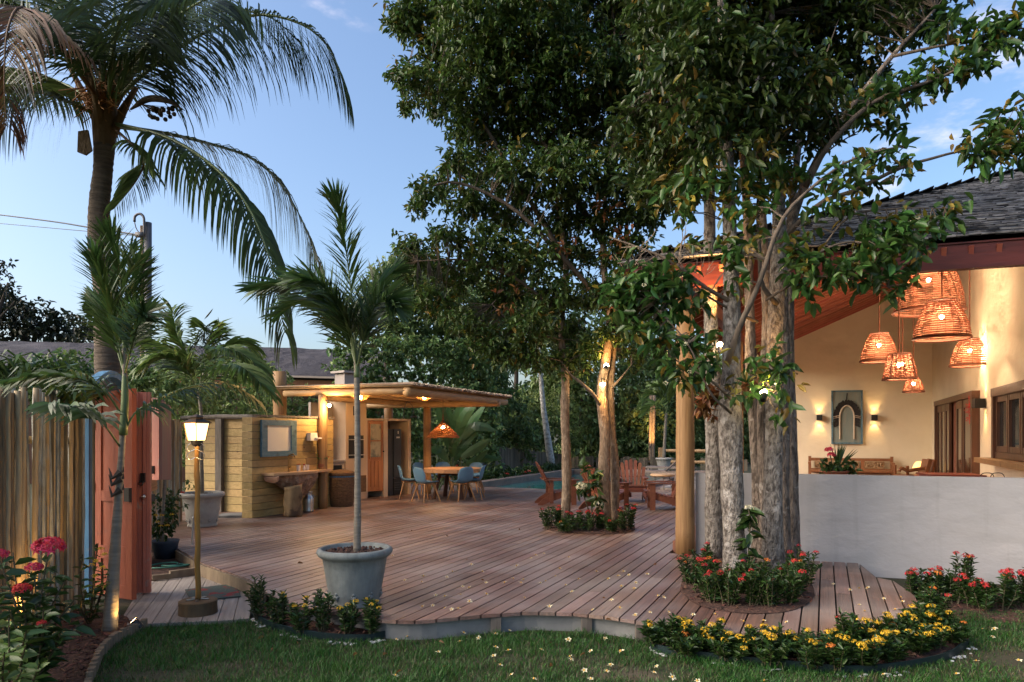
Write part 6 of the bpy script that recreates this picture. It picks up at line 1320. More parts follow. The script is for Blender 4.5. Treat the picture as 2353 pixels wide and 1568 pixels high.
for ctrl, L, dr in (([(240, 250, 9), (150, 120, 8.0), (60, 20, 7.0), (20, 60, 6.6), (10, 180, 6.5), (15, 290, 6.5)], .62, .9), ([(250, 285, 9), (300, 330, 8.7), (330, 370, 8.7), (310, 420, 8.8), (262, 480, 8.9)], .35, .4)):
    frond_part(coco, 'leaf_brown' if L > .5 else 'leaf_palm3', [P(*q) for q in ctrl], 70, lambda t, L=L: L * 1.2 * (.4 + .6 * math.sin(math.pi * min(1, .2 + .75 * t))), .013, dr, .5, .05, 0, .2, .022, 4, .12, rm='leaf_brown')
b = MB(); b.tube(spline([P(300, 252, 8.8), P(340, 228, 8.7), P(385, 232, 8.6), P(425, 255, 8.6)], 14), [.012, .02, .03, .036, .04, .042, .042, .04, .036, .03, .024, .018, .01, .003], 8); b.build('spathe', M['bark_dark'], coco, smooth=True)
b = MB()
for i in range(26): p = P(U(340, 402), U(244, 275), U(8.6, 8.8)); b.ball(p, .028, 7, 5); b.tube([p, P(325, 240, 8.7)], .003, 3)
b.build('young_coconut', M['bark_dark'], coco)
b = MB()
for i in range(60): p0 = P(U(205, 250), U(180, 240), 8.85); b.tube(spline([p0, p0 + Vector((U(-.2, .2), U(-.1, .1), U(-.05, .1))), p0 + Vector((U(-.35, .35), U(-.15, .1), U(-.3, .0)))], 5), .007, 3)
b.build('flower_stalk', mat('orange_flower_stalks', (.36, .17, .05), (.25, .11, .035), rough=.7), coco)
b = MB(); q = P(190, 320, 8.8); b.slab([q + Vector((-.06, 0, .1)), q + Vector((.06, 0, .12)), q + Vector((.11, 0, -.14)), q + Vector((.03, 0, -.2)), q + Vector((-.07, 0, -.16))], (0, .03, 0)); b.build('dry_sheath', M['bark_brown'], coco)
# ---------------------------------------------------------------- slender feather palms
def feather_palm(name, label, ctrl, rr, fronds, L, m='leaf_palm2', n=58, shaft=None, group=None, wf=.011, plume=.75, droop=.14):
    base = ctrl[0]; t = thing(name, label, 'palm tree', base, group); pts = spline(ctrl, 40); b = MB(); rad = np.interp(np.linspace(0, 1, 40), np.linspace(0, 1, len(rr)), rr)
    b.tube(pts, [r * (1 + (.05 if i % 4 == 0 else 0)) for i, r in enumerate(rad)], 12, jit=.02); b.build('trunk', M['palmbark'], t, smooth=True)
    if shaft: b = MB(); b.tube(spline(shaft[0], 10), shaft[1], 10); b.build('crownshaft', M['palmgreen'], t, smooth=True)
    for c_ in fronds: frond_part(t, m, c_, n, lambda q: L * (.5 + .5 * math.sin(math.pi * min(1, .28 + .66 * q))), wf, droop, .95, .1, plume, .18, .011, 3, .16)
    return t
c0 = pc + Vector((.02, 0, .46)); Yp = 6.45
def Q(lst, Y0=0): return [P(x, y, Y + Y0) for x, y, Y in lst]
def Q2(lst): return [P(x, y, Y if Y == 6.45 else Y + .2) for x, y, Y in lst]
feather_palm('potted_palm', 'slender feather palm growing from the grey stone pot on the deck edge', [c0, P(822, 1100, Yp), P(821, 950, Yp), P(820, 870, Yp), P(818, 820, Yp)], [.036, .029, .027, .026, .020],
    [Q2([(820, 830, 6.45), (812, 730, 6.45), (800, 610, 6.45), (782, 500, 6.2), (770, 462, 6.2)]), Q2([(820, 840, 6.45), (800, 760, 6.15), (750, 690, 6.0), (670, 655, 5.9), (585, 665, 5.85)]), Q2([(820, 840, 6.45), (830, 760, 6.3), (852, 690, 6.45), (884, 640, 6.6), (908, 622, 6.7)]),
     Q2([(820, 850, 6.45), (800, 770, 6.4), (760, 720, 6.6), (700, 690, 6.8), (640, 720, 6.9)]), Q2([(820, 850, 6.45), (838, 770, 6.1), (858, 710, 5.9), (886, 690, 5.8), (908, 705, 5.7)]), Q2([(820, 845, 6.45), (806, 760, 6.1), (770, 690, 5.9), (730, 650, 5.7), (690, 640, 5.6)]), Q2([(820, 850, 6.45), (828, 770, 6.5), (846, 700, 6.7), (870, 640, 6.9)]), Q2([(820, 850, 6.45), (800, 780, 6.4), (775, 720, 6.5), (745, 680, 6.6)])],
    .35, shaft=([P(820, 868, Yp), P(820, 830, Yp), P(814, 780, Yp)], [.028, .028, .027, .026, .024, .022, .02, .016, .012, .008]), group='slender feather palms', n=92, plume=1.15)
Yn = 6.19
nearp = feather_palm('feather_palm', 'feather palm with a lit lower trunk in the mulch bed in front of the gate', [palm_base, P(262, 1300, Yn), P(270, 1180, Yn), P(276, 1090, Yn), P(282, 1000, Yn), P(287, 900, Yn), P(285, 800, Yn)], [.062, .047, .036, .029, .025, .021, .017],
    [Q([(286, 850, 6.19), (282, 740, 6.2), (276, 640, 6.2), (262, 570, 6.2), (255, 545, 6.2)]), Q([(286, 850, 6.19), (300, 740, 6.3), (310, 650, 6.4), (320, 600, 6.5)]), Q([(286, 850, 6.19), (262, 740, 6.1), (236, 650, 6.0), (215, 580, 5.9)]), Q([(286, 860, 6.19), (262, 780, 6.3), (240, 720, 6.5), (222, 690, 6.7)]), Q([(286, 860, 6.19), (304, 790, 6.0), (320, 740, 5.8), (335, 720, 5.7)]), Q([(286, 850, 6.19), (290, 730, 6.3), (292, 640, 6.5), (300, 570, 6.7)])],
    .33, shaft=([P(283, 1000, Yn), P(287, 920, Yn), P(286, 840, Yn)], [.036, .036, .034, .033, .032, .030, .028, .024, .018, .012]), group='slender feather palms', n=84, plume=1.2)
frond_part(nearp, 'leaf_palm2', Q([(278, 1030, 6.19), (246, 985, 6.0), (215, 950, 5.7), (170, 935, 5.4), (110, 925, 5.1)]), 30, lambda q: .28 * (.5 + .5 * math.sin(math.pi * min(1, .3 + .6 * q))), .017, .4, .6, .1, .5, .35, .011, 3)
frond_part(nearp, 'leaf_palm2', Q([(282, 1000, 6.19), (310, 950, 6.2), (350, 925, 6.2), (430, 890, 6.2), (520, 880, 6.3), (595, 920, 6.4)]), 40, lambda q: .32 * (.5 + .5 * math.sin(math.pi * min(1, .3 + .6 * q))), .017, .75, .5, .0, .3, .22, .011, 3)
frond_part(nearp, 'leaf_palm2', Q([(284, 960, 6.19), (240, 900, 6.0), (180, 870, 5.8), (100, 865, 5.6), (20, 880, 5.4)]), 40, lambda q: .26 * (.5 + .5 * math.sin(math.pi * min(1, .3 + .6 * q))), .014, .3, .6, .1, .6, .25, .011, 3)
b = MB()
for y in (1085, 1100, 1125): q = P(273, y, Yn); b.tube([q + Vector((.03, -.03, 0)), q + Vector((-.02, -.07, -.05)), q + Vector((-.06, -.05, .04))], [.035, .02, .003], 5); b.tube([q + Vector((.05, -.02, 0)), q + Vector((.06, -.03, .05))], [.012, .002], 4)
b.build('leaf_scar', M['bark_dark'], nearp)
c0 = pc2 + Vector((0, 0, .5)); Yl = c0.y
feather_palm('potted_palm', 'bright green feather palm growing from the pale pot behind the lamp post', [c0, P(463, 1050, Yl), P(462, 950, Yl), P(455, 900, Yl)], [.034, .03, .028, .02],
    [Q([(455, 910, Yl), (440, 840, Yl), (405, 770, Yl), (395, 715, Yl)]), Q([(455, 905, Yl), (480, 830, Yl), (520, 800, Yl - .3), (580, 830, Yl - .5), (620, 900, Yl - .6)]), Q([(455, 910, Yl), (430, 850, Yl - .3), (380, 820, Yl - .6), (330, 840, Yl - .8)]), Q([(455, 905, Yl), (470, 820, Yl + .3), (478, 770, Yl + .5), (475, 750, Yl + .6)]), Q([(455, 905, Yl), (500, 850, Yl - .5), (550, 840, Yl - 1), (600, 880, Yl - 1.3)]), Q([(455, 905, Yl), (420, 830, Yl + .4), (370, 790, Yl + .8), (330, 780, Yl + 1)]), Q([(455, 905, Yl), (500, 810, Yl + .4), (560, 790, Yl + .7), (610, 850, Yl + .9)])],
    .56, m='leaf_palm3', group='slender feather palms', n=60, wf=.024, plume=.45, droop=.42)
c0 = pc3 + Vector((0, 0, .5)); Yl = c0.y
feather_palm('potted_palm', 'bright green feather palm in the far pot beside the pool', [c0, P(1528, 1000, Yl), P(1531, 950, Yl)], [.07, .06, .05],
    [Q([(1531, 955, Yl), (1520, 915, Yl), (1495, 905, Yl), (1475, 925, Yl)]), Q([(1531, 955, Yl), (1540, 910, Yl), (1565, 900, Yl), (1590, 925, Yl)]), Q([(1531, 955, Yl), (1528, 910, Yl), (1520, 890, Yl), (1500, 885, Yl)]), Q([(1531, 955, Yl), (1536, 905, Yl), (1545, 888, Yl), (1555, 885, Yl)]), Q([(1531, 955, Yl), (1515, 930, Yl - .6), (1500, 930, Yl - 1), (1480, 950, Yl - 1.2)])],
    .62, m='leaf_palm3', group='slender feather palms', n=36, wf=.035, plume=.6)
# ================================================================ BACKGROUND
# neighbour's long dark roof
nh = thing('neighbour_house', 'long house with a dark thatched roof beyond the fence', 'house', P(350, 900, 24))
e0, e1 = P(-300, 775, 27), P(880, 806, 30); f0, f1 = P(-330, 838, 23), P(900, 872, 26)
b = MB(); n1, n2 = 60, 14
for i in range(n1 + 1):
    for j in range(n2 + 1):
        p = f0.lerp(f1, i / n1).lerp(e0.lerp(e1, i / n1), j / n2); b.v.append(tuple(p + Vector((0, 0, U(-.035, .035) + .12 * math.sin(j / n2 * math.pi)))))
for i in range(n1):
    for j in range(n2): a = i * (n2 + 1) + j; b.f.append((a, a + n2 + 1, a + n2 + 2, a + 1))
k = len(b.v)
b.v += [tuple(e0 + Vector((0, 5, -1.5))), tuple(e1 + Vector((0, 5, -1.5)))]; b.f.append((n2, n1 * (n2 + 1) + n2, k + 1, k)); b.build('roof', M['thatch'], nh)
b = MB(); b.bar(f0 + Vector((0, -.03, .0)), f1 + Vector((0, -.03, .0)), .08, .07); b.build('eave_edge', M['paint_pale'], nh)
b = MB(); b.bar(f0 + Vector((0, .25, -.28)), f1 + Vector((0, .25, -.28)), .1, .36); b.build('eave_beam', M['cupwood'], nh)
b = MB(); b.slab([Vector((f0.x, f0.y + .8, 0)), Vector((f1.x, f1.y + .8, 0)), Vector((f1.x, f1.y + .8, f1.z - .1)), Vector((f0.x, f0.y + .8, f0.z - .1))], (0, .2, 0)); b.build('wall', M['darkwood'], nh)
# service pole and wires
q = P(337, 520, 14); up = thing('service_pole', 'steel service pole with a hooked conduit behind the feather palm', 'utility pole', (q.x, q.y, 0)); b = MB(); b.tube([(q.x + .025, q.y, 0), (q.x + .025, q.y, q.z + .07)], .072, 12); b.build('pole', M['galv'], up, smooth=True)
b = MB(); b.tube([(q.x - .085, q.y - .02, 0), (q.x - .085, q.y - .02, q.z - .0)], .034, 10); b.build('conduit', M['bark_brown'], up, smooth=True)
b = MB(); b.tube(spline([P(331, 545, 13.9), P(331, 505, 13.9), P(326, 494, 13.9), P(318, 492, 13.9), P(310, 498, 13.9), P(309, 510, 13.9)], 20), .026, 8); b.tube(spline([P(309, 510, 13.9), P(313, 525, 13.9), P(320, 536, 13.9)], 8), .010, 5); b.box(P(321, 540, 13.9), (.16, .05, .10)); b.build('hooked_pipe', M['galv'], up, smooth=True)
for pts, r, lab in (([P(322, 541, 13.9), P(200, 522, 16), P(80, 504, 19), P(-200, 470, 26)], .018, 'thick dark overhead cable, the upper of two'), ([P(322, 543, 13.9), P(180, 530, 16), P(-200, 496, 26)], .008, 'thin overhead cable, the lower of two')):
    b = MB(); b.tube(spline(pts, 20), r, 5); tag(b.build('overhead_cable', M['black']), lab, 'cable', 'overhead cables')
# trees and hedges
def bg_tree(name, label, blobs, per, L, W_, m, base, trunks=(), cat='tree', group=None, clus=9, bark='bark_dark', spread=None):
    t = thing(name, label, cat, base, group); V, F, cen = blob_leaves(blobs, per, L, W_, clus, spread or L * 1.1, .3); npmesh('crown' if cat == 'tree' else 'foliage', V, F, M[m], t)
    for ctrl, r in trunks: b = MB(); b.tube(spline(ctrl, 14), [r * (1 - .5 * i / 13) for i in range(14)], 8, jit=.06); b.build('trunk', M[bark], t, smooth=True)
    return t
def BL(lst): return [(P(x, y, Y), (r, r * .9, r * .85)) for x, y, Y, r in lst]
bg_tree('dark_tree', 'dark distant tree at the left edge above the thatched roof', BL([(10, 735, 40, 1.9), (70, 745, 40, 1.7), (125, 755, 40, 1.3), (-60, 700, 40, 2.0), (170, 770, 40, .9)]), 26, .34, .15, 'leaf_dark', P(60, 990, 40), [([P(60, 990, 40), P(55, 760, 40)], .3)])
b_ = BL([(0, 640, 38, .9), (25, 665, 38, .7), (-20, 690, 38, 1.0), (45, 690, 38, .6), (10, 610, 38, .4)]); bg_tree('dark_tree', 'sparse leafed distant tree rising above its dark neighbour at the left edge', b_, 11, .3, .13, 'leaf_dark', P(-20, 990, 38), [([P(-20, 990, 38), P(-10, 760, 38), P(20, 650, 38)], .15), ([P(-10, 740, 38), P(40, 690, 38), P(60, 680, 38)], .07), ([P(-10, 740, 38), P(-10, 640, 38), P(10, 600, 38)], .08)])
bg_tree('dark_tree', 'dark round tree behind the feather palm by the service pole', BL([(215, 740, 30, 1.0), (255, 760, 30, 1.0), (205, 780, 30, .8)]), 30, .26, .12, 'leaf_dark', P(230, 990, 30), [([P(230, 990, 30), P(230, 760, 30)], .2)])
bg_tree('fan_palm_top', 'small spiky palm top showing over the thatched roof', BL([(478, 770, 22, .34)]), 46, .5, .05, 'leaf_dark', P(478, 990, 22), [([P(478, 990, 22), P(478, 780, 22)], .08)], group=None)
bg_tree('hedge', 'bright green bushy hedge between the gate and the pergola', BL([(330, 880, 15, .5), (390, 880, 15.5, .6), (450, 880, 16, .6), (520, 860, 17, .7), (580, 860, 18, .7), (620, 880, 19, .6), (500, 920, 17, .7), (590, 930, 18.5, .8), (430, 940, 16, .7), (370, 940, 15, .6), (340, 920, 14, .5), (470, 990, 17, .9), (570, 990, 18, .9), (410, 1040, 15.5, .7)]), 90, .15, .065, 'leaf_bg2', (-7, 16, 0), cat='hedge')
bg_tree('hedge', 'dark leafy hedge behind the plank wall under the pergola roof', BL([(610, 960, 20, .8), (690, 950, 20, .9), (760, 960, 20.5, .8), (700, 1010, 20, 1.0), (650, 900, 20, .6)]), 90, .15, .065, 'leaf_bg', (-5.5, 20, 0), cat='hedge')
iv = []
for x in range(790, 1130, 42):
    for y in range(800, 1110, 48): iv.append((x, y + (0 if x < 960 else 60) * 0, 21.5 + (x - 790) / 340 * 2.5, .48))
bg_tree('ivy_hedge', 'tall ivy clad hedge behind the outdoor kitchen', BL(iv), 90, .15, .10, 'leaf_ivy', (-2.5, 22, 0), cat='hedge')
jung = [('jungle_tree', 'dark leafy tree filling the gap left of the garden tree crown', BL([(880, 720, 24, 1.3), (930, 660, 24, 1.1), (1000, 720, 25, 1.6), (1060, 780, 26, 1.5), (920, 780, 24, 1.0), (990, 800, 25, 1.1), (920, 600, 24, .7), (1090, 700, 26, 1.5), (1110, 800, 26, 1.0), (890, 640, 24, .6), (960, 640, 24.5, 1.1)]), 'leaf_bg', 60, .24),
        ('jungle_tree', 'drooping dark tree behind the far end of the pergola roof', BL([(1090, 860, 28, 1.4), (1060, 820, 28, 1.4), (1130, 910, 29, 1.3), (1160, 960, 30, 1.3), (1100, 960, 28, 1.3), (1110, 1010, 28, 1.1), (1180, 1010, 30, 1.2), (1140, 830, 29, 1.0)]), 'leaf_bg', 60, .24),
        ('jungle_tree', 'pale green tree above the grey palings left of the pool', BL([(1185, 970, 33, 1.4), (1240, 980, 34, 1.3), (1280, 1000, 35, 1.2), (1210, 930, 34, 1.0), (1280, 940, 36, 1.2), (1230, 1020, 34, 1.0)]), 'leaf_bg2', 50, .24),
        ('jungle_tree', 'dense tree seen between the slim trunk and the twin trunks', BL([(1330, 900, 38, 2.0), (1340, 980, 38, 2.0), (1290, 880, 39, 1.6), (1350, 1030, 38, 1.6), (1250, 860, 39, 1.0), (1320, 830, 40, 1.6)]), 'leaf_bg', 40, .30),
        ('jungle_tree', 'dense tree right of the twin trunks beyond the palings', BL([(1440, 900, 38, 2.1), (1460, 980, 38, 2.1), (1500, 860, 40, 2.0), (1540, 920, 40, 2.0), (1440, 1030, 37, 1.6), (1520, 1000, 39, 1.8), (1590, 960, 40, 2.2), (1480, 820, 40, 1.8), (1580, 860, 40, 2.0)]), 'leaf_bg', 40, .30),
        ('jungle_tree', 'yellowish tree half hidden behind the veranda post and trunks', BL([(1640, 900, 42, 2.4), (1700, 950, 42, 2.4), (1650, 1010, 42, 1.8), (1750, 900, 42, 2.4), (1700, 850, 43, 2.2)]), 'leaf_bg2', 36, .30),
        ('jungle_tree', 'tall dark tree behind the middle crown', BL([(1180, 760, 34, 2.2), (1260, 790, 35, 1.8), (1120, 700, 34, 2.2), (1200, 660, 34, 2.2), (1300, 740, 36, 2.0), (1390, 760, 37, 2.2), (1500, 760, 38, 2.0)]), 'leaf_bg', 26, .30)]
for nm, lab, bl, m, per, L in jung:
    c = bl[0][0]; bg_tree(nm, lab, bl, per, L, L * .45, m, (c.x, c.y, 0), [([(c.x, c.y, 0), (c.x + .2, c.y, c.z)], .16)], group='jungle trees beyond the palings')
bg_tree('white_barked_tree', 'slender white barked tree leaning behind the pool', BL([(1235, 800, 31, 1.2), (1270, 820, 31, .8), (1200, 820, 31, .7)]), 26, .24, .1, 'leaf_bg', P(1268, 1075, 31), [([P(1268, 1075, 31), P(1256, 990, 31), P(1247, 920, 31), P(1238, 800, 31)], .17)], bark='bark_white')
t = thing('lit_tree', 'slim tree lit orange by a hidden spotlight beyond the pool', 'tree', P(1500, 1060, 35)); b = MB()
for x in (1494, 1500): b.tube(spline([P(x, 1070, 35), P(x + 1, 1000, 35), P(x + 3, 900, 35)], 8), .09, 7)
b.build('trunk', M['bark_brown'], t, smooth=True); V, F, _ = blob_leaves(BL([(1490, 940, 35.5, .8), (1510, 960, 35.5, .7)]), 40, .22, .1); npmesh('crown', V, F, M['leaf_bg2'], t)
ground_spot(P(1494, 1030, 33.6), P(1500, 985, 35), 260, 'spotlight beyond the pool lighting a slim tree', 60)
# far treeline closing the horizon
cs_ = []
for i in range(150): x = U(-60, 70); Y = U(52, 75); cs_.append((Vector((x, Y, U(1, 4.6))), (U(1.8, 3), 1.8, U(1.6, 2.4))))
V, F, _ = blob_leaves(cs_, 8, .75, .4, 8, .7); tag(npmesh('treeline', V, F, M['leaf_bg'], origin=(0, 60, 0)), kind='stuff')
cs_ = []
for i in range(60): x = U(-2, 16); Y = U(37, 46); cs_.append((Vector((x, Y, U(-.2, 1.2))), (U(.9, 1.6), 1.0, U(.6, 1.0))))
V, F, _ = blob_leaves(cs_, 26, .3, .13, 9, .3); tag(npmesh('undergrowth', V, F, M['leaf_bg2'], origin=(0, 40, 0)), kind='stuff')
# heliconia clump
hcb = Vector((-2.0, 19.6, .1)); hl = thing('banana_plant', 'clump of broad banana like leaves beside the pergola post', 'plant', hcb)
def big_leaf(b, p0, p1, p2, wd):
    pts = spline([p0, p1, p2], 9); 
    for sd in (-1, 1):
        base = len(b.v)
        for i, p in enumerate(pts):
            T = (pts[min(i + 1, 8)] - pts[max(i - 1, 0)]).normalized(); S = T.cross(Vector((U(-.1, .1), -.8, .5))).normalized(); w_ = wd * math.sin(math.pi * (.06 + .92 * i / 8)) ** .7
            b.v.append(tuple(p)); b.v.append(tuple(p + S * sd * w_ + Vector((0, 0, -.12 * w_)) + T * w_ * .1))
        for i in range(8): b.f.append((base + 2 * i, base + 2 * i + 1, base + 2 * i + 3, base + 2 * i + 2))
b = MB(); sb = MB()
for (x0, y0, x1, y1, x2, y2, wd, Y) in ((1050, 1010, 1062, 970, 1090, 935, .27, 19.4), (1045, 1005, 1050, 975, 1058, 938, .25, 19.8), (1060, 1010, 1085, 985, 1118, 995, .25, 19.2), (1060, 1050, 1085, 1035, 1110, 1020, .24, 19), (1070, 1065, 1100, 1055, 1130, 1058, .2, 19), (1030, 1010, 1020, 970, 1012, 945, .24, 19.6), (1040, 1040, 1030, 1010, 1030, 985, .22, 19.4), (1030, 1060, 1012, 1040, 990, 1040, .22, 19.2), (1045, 1060, 1060, 1030, 1085, 1005, .24, 19.3), (1050, 1040, 1040, 1000, 1035, 960, .22, 20), (1055, 1050, 1070, 1000, 1100, 960, .24, 20), (1040, 1050, 1040, 1030, 1050, 1015, .18, 18.9), (1085, 1075, 1095, 1060, 1112, 1045, .16, 19), (1000, 1020, 992, 995, 985, 975, .2, 20)):
    e_ = P(x2, y2, Y - .15); s_ = P(x0, y0, Y); big_leaf(b, s_, P(x1, y1, Y - .1) + (P(x1, y1, Y) - s_) * .25, e_ + (e_ - s_) * .35, wd * .62); sb.tube([hcb + Vector((U(-.3, .5), U(-.2, .2), 0)), P(x0, y0, Y)], .018, 6)
b.build('leaf', M['banana'], hl); sb.build('stem', M['palmgreen'], hl); b = MB(); flower_head(b, P(1050, 1078, 18.9), .06, 20, False); flower_head(b, P(1051, 1070, 18.9), .05, 16, False); b.build('flower_head', M['fl_red'], hl)
# flower hedge along the pool
lb_ = []
for i in range(26): q = D2(9.6 + i * .34, -7.6 + U(-.15, .15), .25 + U(0, .12)); lb_.append((q, (.34, .34, .26)))
t = thing('flower_hedge', 'low leafy hedge with a few red flowers along the pool coping', 'hedge', D2(9.6, -7.6, 0)); V, F, _ = blob_leaves(lb_, 150, .13, .05, 9, .1, -.1); npmesh('foliage', V, F, M['leaf_shrub'], t); b = MB()
for x, y, Y in ((1207, 1086, 24.4), (1215, 1083, 25), (1293, 1080, 29), (1248, 1082, 27), (1165, 1090, 22.8), (1290, 1077, 28.5)): flower_head(b, P(x, y, Y), .07, 18)
b.build('flower_head', M['fl_red'], t)

# strap leaved plants spilling over the pole fence
def strap_plant(label, base, tips):
    t = thing('strap_leaf_plant', label, 'plant', base); b = MB()
    for c in tips:
        for k in range(16):
            a = U(0, 6.28); d = Vector((math.cos(a), math.sin(a) * .7, U(.4, 1.2))).normalized(); L = U(.30, .52); p0 = c + Vector((U(-.08, .08), U(-.08, .08), -.1)); p1 = p0 + d * L * .5; p2 = p1 + (d + Vector((0, 0, -.6))).normalized() * L * .35; p3 = p2 + (d + Vector((0, 0, -1.5))).normalized() * L * .3
            b.strip([p0, p1, p2, p3], [.010, .021, .017, .001], d.cross(Vector((0, 0, 1))).normalized())
    b.build('foliage', M['leaf_palm2'], t); b = MB()
    for c in tips: b.tube([Vector((c.x, c.y, 0)), c], .014, 5)
    b.build('stem', M['stem'], t); return t
strap_plant('strap leaved plants spilling over the top of the pole fence', Vector((-5.2, 7.0, 0)), [P(x, y - 18, Y) for x, y, Y in ((150, 925, 6.5), (185, 945, 6.6), (170, 900, 6.8), (120, 905, 6.4), (215, 915, 7.1), (10, 860, 7.0), (45, 870, 6.9), (80, 868, 7.2), (115, 880, 7.1), (145, 895, 7.4), (30, 880, 6.7), (95, 890, 6.9), (170, 905, 7.5), (-20, 865, 6.8), (130, 870, 7.6), (185, 930, 7.4), (60, 850, 7.4))])
bg_tree('hedge', 'dense green hedge behind the pole fence and the blue gate arch', BL([(150, 860, 12, .5), (220, 850, 12.5, .5), (280, 870, 12.5, .5), (320, 900, 12.5, .5), (90, 870, 12, .5), (200, 920, 12, .6), (280, 940, 12.5, .6), (20, 880, 12, .5), (340, 850, 13, .4), (360, 900, 12.5, .4)]), 100, .13, .055, 'leaf_ivy', (-7.5, 12.3, 0), cat='hedge')
# ================================================================ BEDS, SHRUBS, LAWN, FALLEN FLOWERS
def bed(name, px, z, zt, edge=None, chips=200, label=None, stones=0):
    pts = [G(x, y, 0) for x, y in px]; n = len(pts); c = sum(pts, Vector()) / n; b = MB(); rings = [(1, 0.002), (.93, zt), (.6, zt * 1.25), (.25, zt * 1.3)]
    for s, zz in rings:
        for p in pts: q = c.lerp(p, s); b.v.append((q.x, q.y, z + zz + U(-.004, .004)))
    for k in range(len(rings) - 1):
        for i in range(n): i2 = (i + 1) % n; b.f.append((k * n + i, k * n + i2, (k + 1) * n + i2, (k + 1) * n + i))
    b.f.append(tuple((len(rings) - 1) * n + i for i in range(n))); o = b.build(name, M['mulch'], origin=(0, 0, 0)); tag(o, kind='structure')
    b = MB()
    for i in range(chips):
        s = U(0, 1) ** .5 * .98; k = random.randrange(n); q = c.lerp(pts[k].lerp(pts[(k + 1) % n], U(0, 1)), s); q.z = z + zt * (1.1 if s < .9 else .6) + U(0, .012)
        b.box(q, (U(.02, .06), U(.01, .025), U(.004, .01)), M=Euler((U(-.5, .5), U(-.5, .5), U(0, 6))).to_matrix())
    tag(b.build('bark_chips', M['chip'], origin=(0, 0, 0)), kind='stuff')
    return pts, c
def edging(px, label, off=0):
    pts = spline([G(x, y, 0) for x, y in px], 40); b = MB()
    for p, q in zip(pts[:-1], pts[1:]): b.bar(p + Vector((0, 0, .03)), q + Vector((0, 0, .03)), .012, .07)
    t = thing('bed_edging', label, 'edging', pts[20]); b.build('strip', M['edging'], t); b = MB()
    for i in range(110):
        k = random.randrange(39)
        if math.sin(k * .55) < -.2: continue
        p = pts[k].lerp(pts[k + 1], U(0, 1)) + Vector((U(-.02, .02), U(-.10, -.03), .008)); b.ball(p, U(.008, .017), 6, 4, (1.2, 1, .5))
    tag(b.build('edging_stone', M['whitepeb'], t), kind='stuff')
b1 = [(578, 1412), (610, 1438), (680, 1458), (760, 1470), (840, 1473), (884, 1464), (892, 1447), (820, 1443), (740, 1434), (660, 1410), (600, 1382)]
bed('front_bed', b1[::-1] if False else b1, .0, .035, chips=260)
edging([(578, 1416), (612, 1441), (680, 1461), (760, 1473), (840, 1476), (884, 1467)], 'dark strip edging with white stones along the bed below the grey pot')
b2 = [(1500, 1496), (1560, 1508), (1700, 1524), (1830, 1538), (1960, 1550), (2080, 1538), (2180, 1514), (2225, 1482), (2215, 1450), (2140, 1425), (2090, 1450), (2040, 1472), (1975, 1497), (1784, 1504), (1640, 1492), (1540, 1478), (1505, 1476)]
bed('curved_bed', b2, .0, .035, chips=520)
edging([(1505, 1470), (1500, 1496), (1580, 1512), (1700, 1527), (1830, 1540), (1960, 1550), (2080, 1540), (2180, 1516), (2225, 1484)], 'dark strip edging with white stones around the curved yellow flower bed')
bed('wall_bed', [(2080, 1395), (2200, 1425), (2380, 1435), (2500, 1430), (2500, 1370), (2350, 1352), (2200, 1345), (2085, 1340)], .0, .03, chips=160)
b3 = [(-200, 1700), (120, 1640), (195, 1580), (215, 1535), (262, 1478), (330, 1448), (300, 1420), (215, 1408), (150, 1400), (-200, 1420)]
bed('left_bed', b3, .0, .03, chips=420)
t = thing('log_edging', 'low palisade of small grey timber logs edging the left mulch bed', 'edging', G(230, 1500, 0)); pts = spline([G(x, y, 0) for x, y in ((332, 1446), (300, 1462), (262, 1482), (235, 1508), (222, 1536), (210, 1560), (200, 1600))], 34)
for p in pts: b = MB(); h = U(.075, .10); b.tube([p, p + Vector((U(-.004, .004), 0, h))], U(.022, .027), 9); b.build('log', M['pathw'], t)
# ring beds in the deck: mulch level with the boards
def ring(name, px, n=28):
    pts = spline([G(x, y) for x, y in px] + [G(*px[0])], n)[:-1]; b = MB(); c = sum(pts, Vector()) / len(pts); m = len(pts)
    for s, z in ((1, .006), (.9, .02), (.5, .03)):
        for p in pts: q = c.lerp(p, s); b.v.append((q.x, q.y, DECK + z + U(-.003, .003)))
    for k in range(2):
        for i in range(m): i2 = (i + 1) % m; b.f.append((k * m + i, k * m + i2, (k + 1) * m + i2, (k + 1) * m + i))
    b.f.append(tuple(2 * m + i for i in range(m)))
    f = b.f; 
    tag(b.build(name, M['mulch'], origin=(0, 0, 0)), kind='structure'); b = MB()
    for i in range(200): k = random.randrange(m); q = c.lerp(pts[k], U(0, .99) ** .5); b.box((q.x, q.y, DECK + U(.015, .035)), (U(.02, .06), U(.01, .025), U(.004, .01)), M=Euler((U(-.5, .5), U(-.5, .5), U(0, 6))).to_matrix())
    tag(b.build('bark_chips', M['chip'], origin=(0, 0, 0)), kind='stuff')
ring('ring_bed', [(1562, 1358), (1590, 1385), (1640, 1402), (1720, 1412), (1800, 1408), (1855, 1390), (1872, 1362), (1850, 1320), (1800, 1290), (1700, 1275), (1620, 1290), (1575, 1320)])
ring('ring_bed', [(1245, 1216), (1290, 1224), (1380, 1228), (1440, 1226), (1460, 1216), (1440, 1200), (1360, 1194), (1280, 1198)])
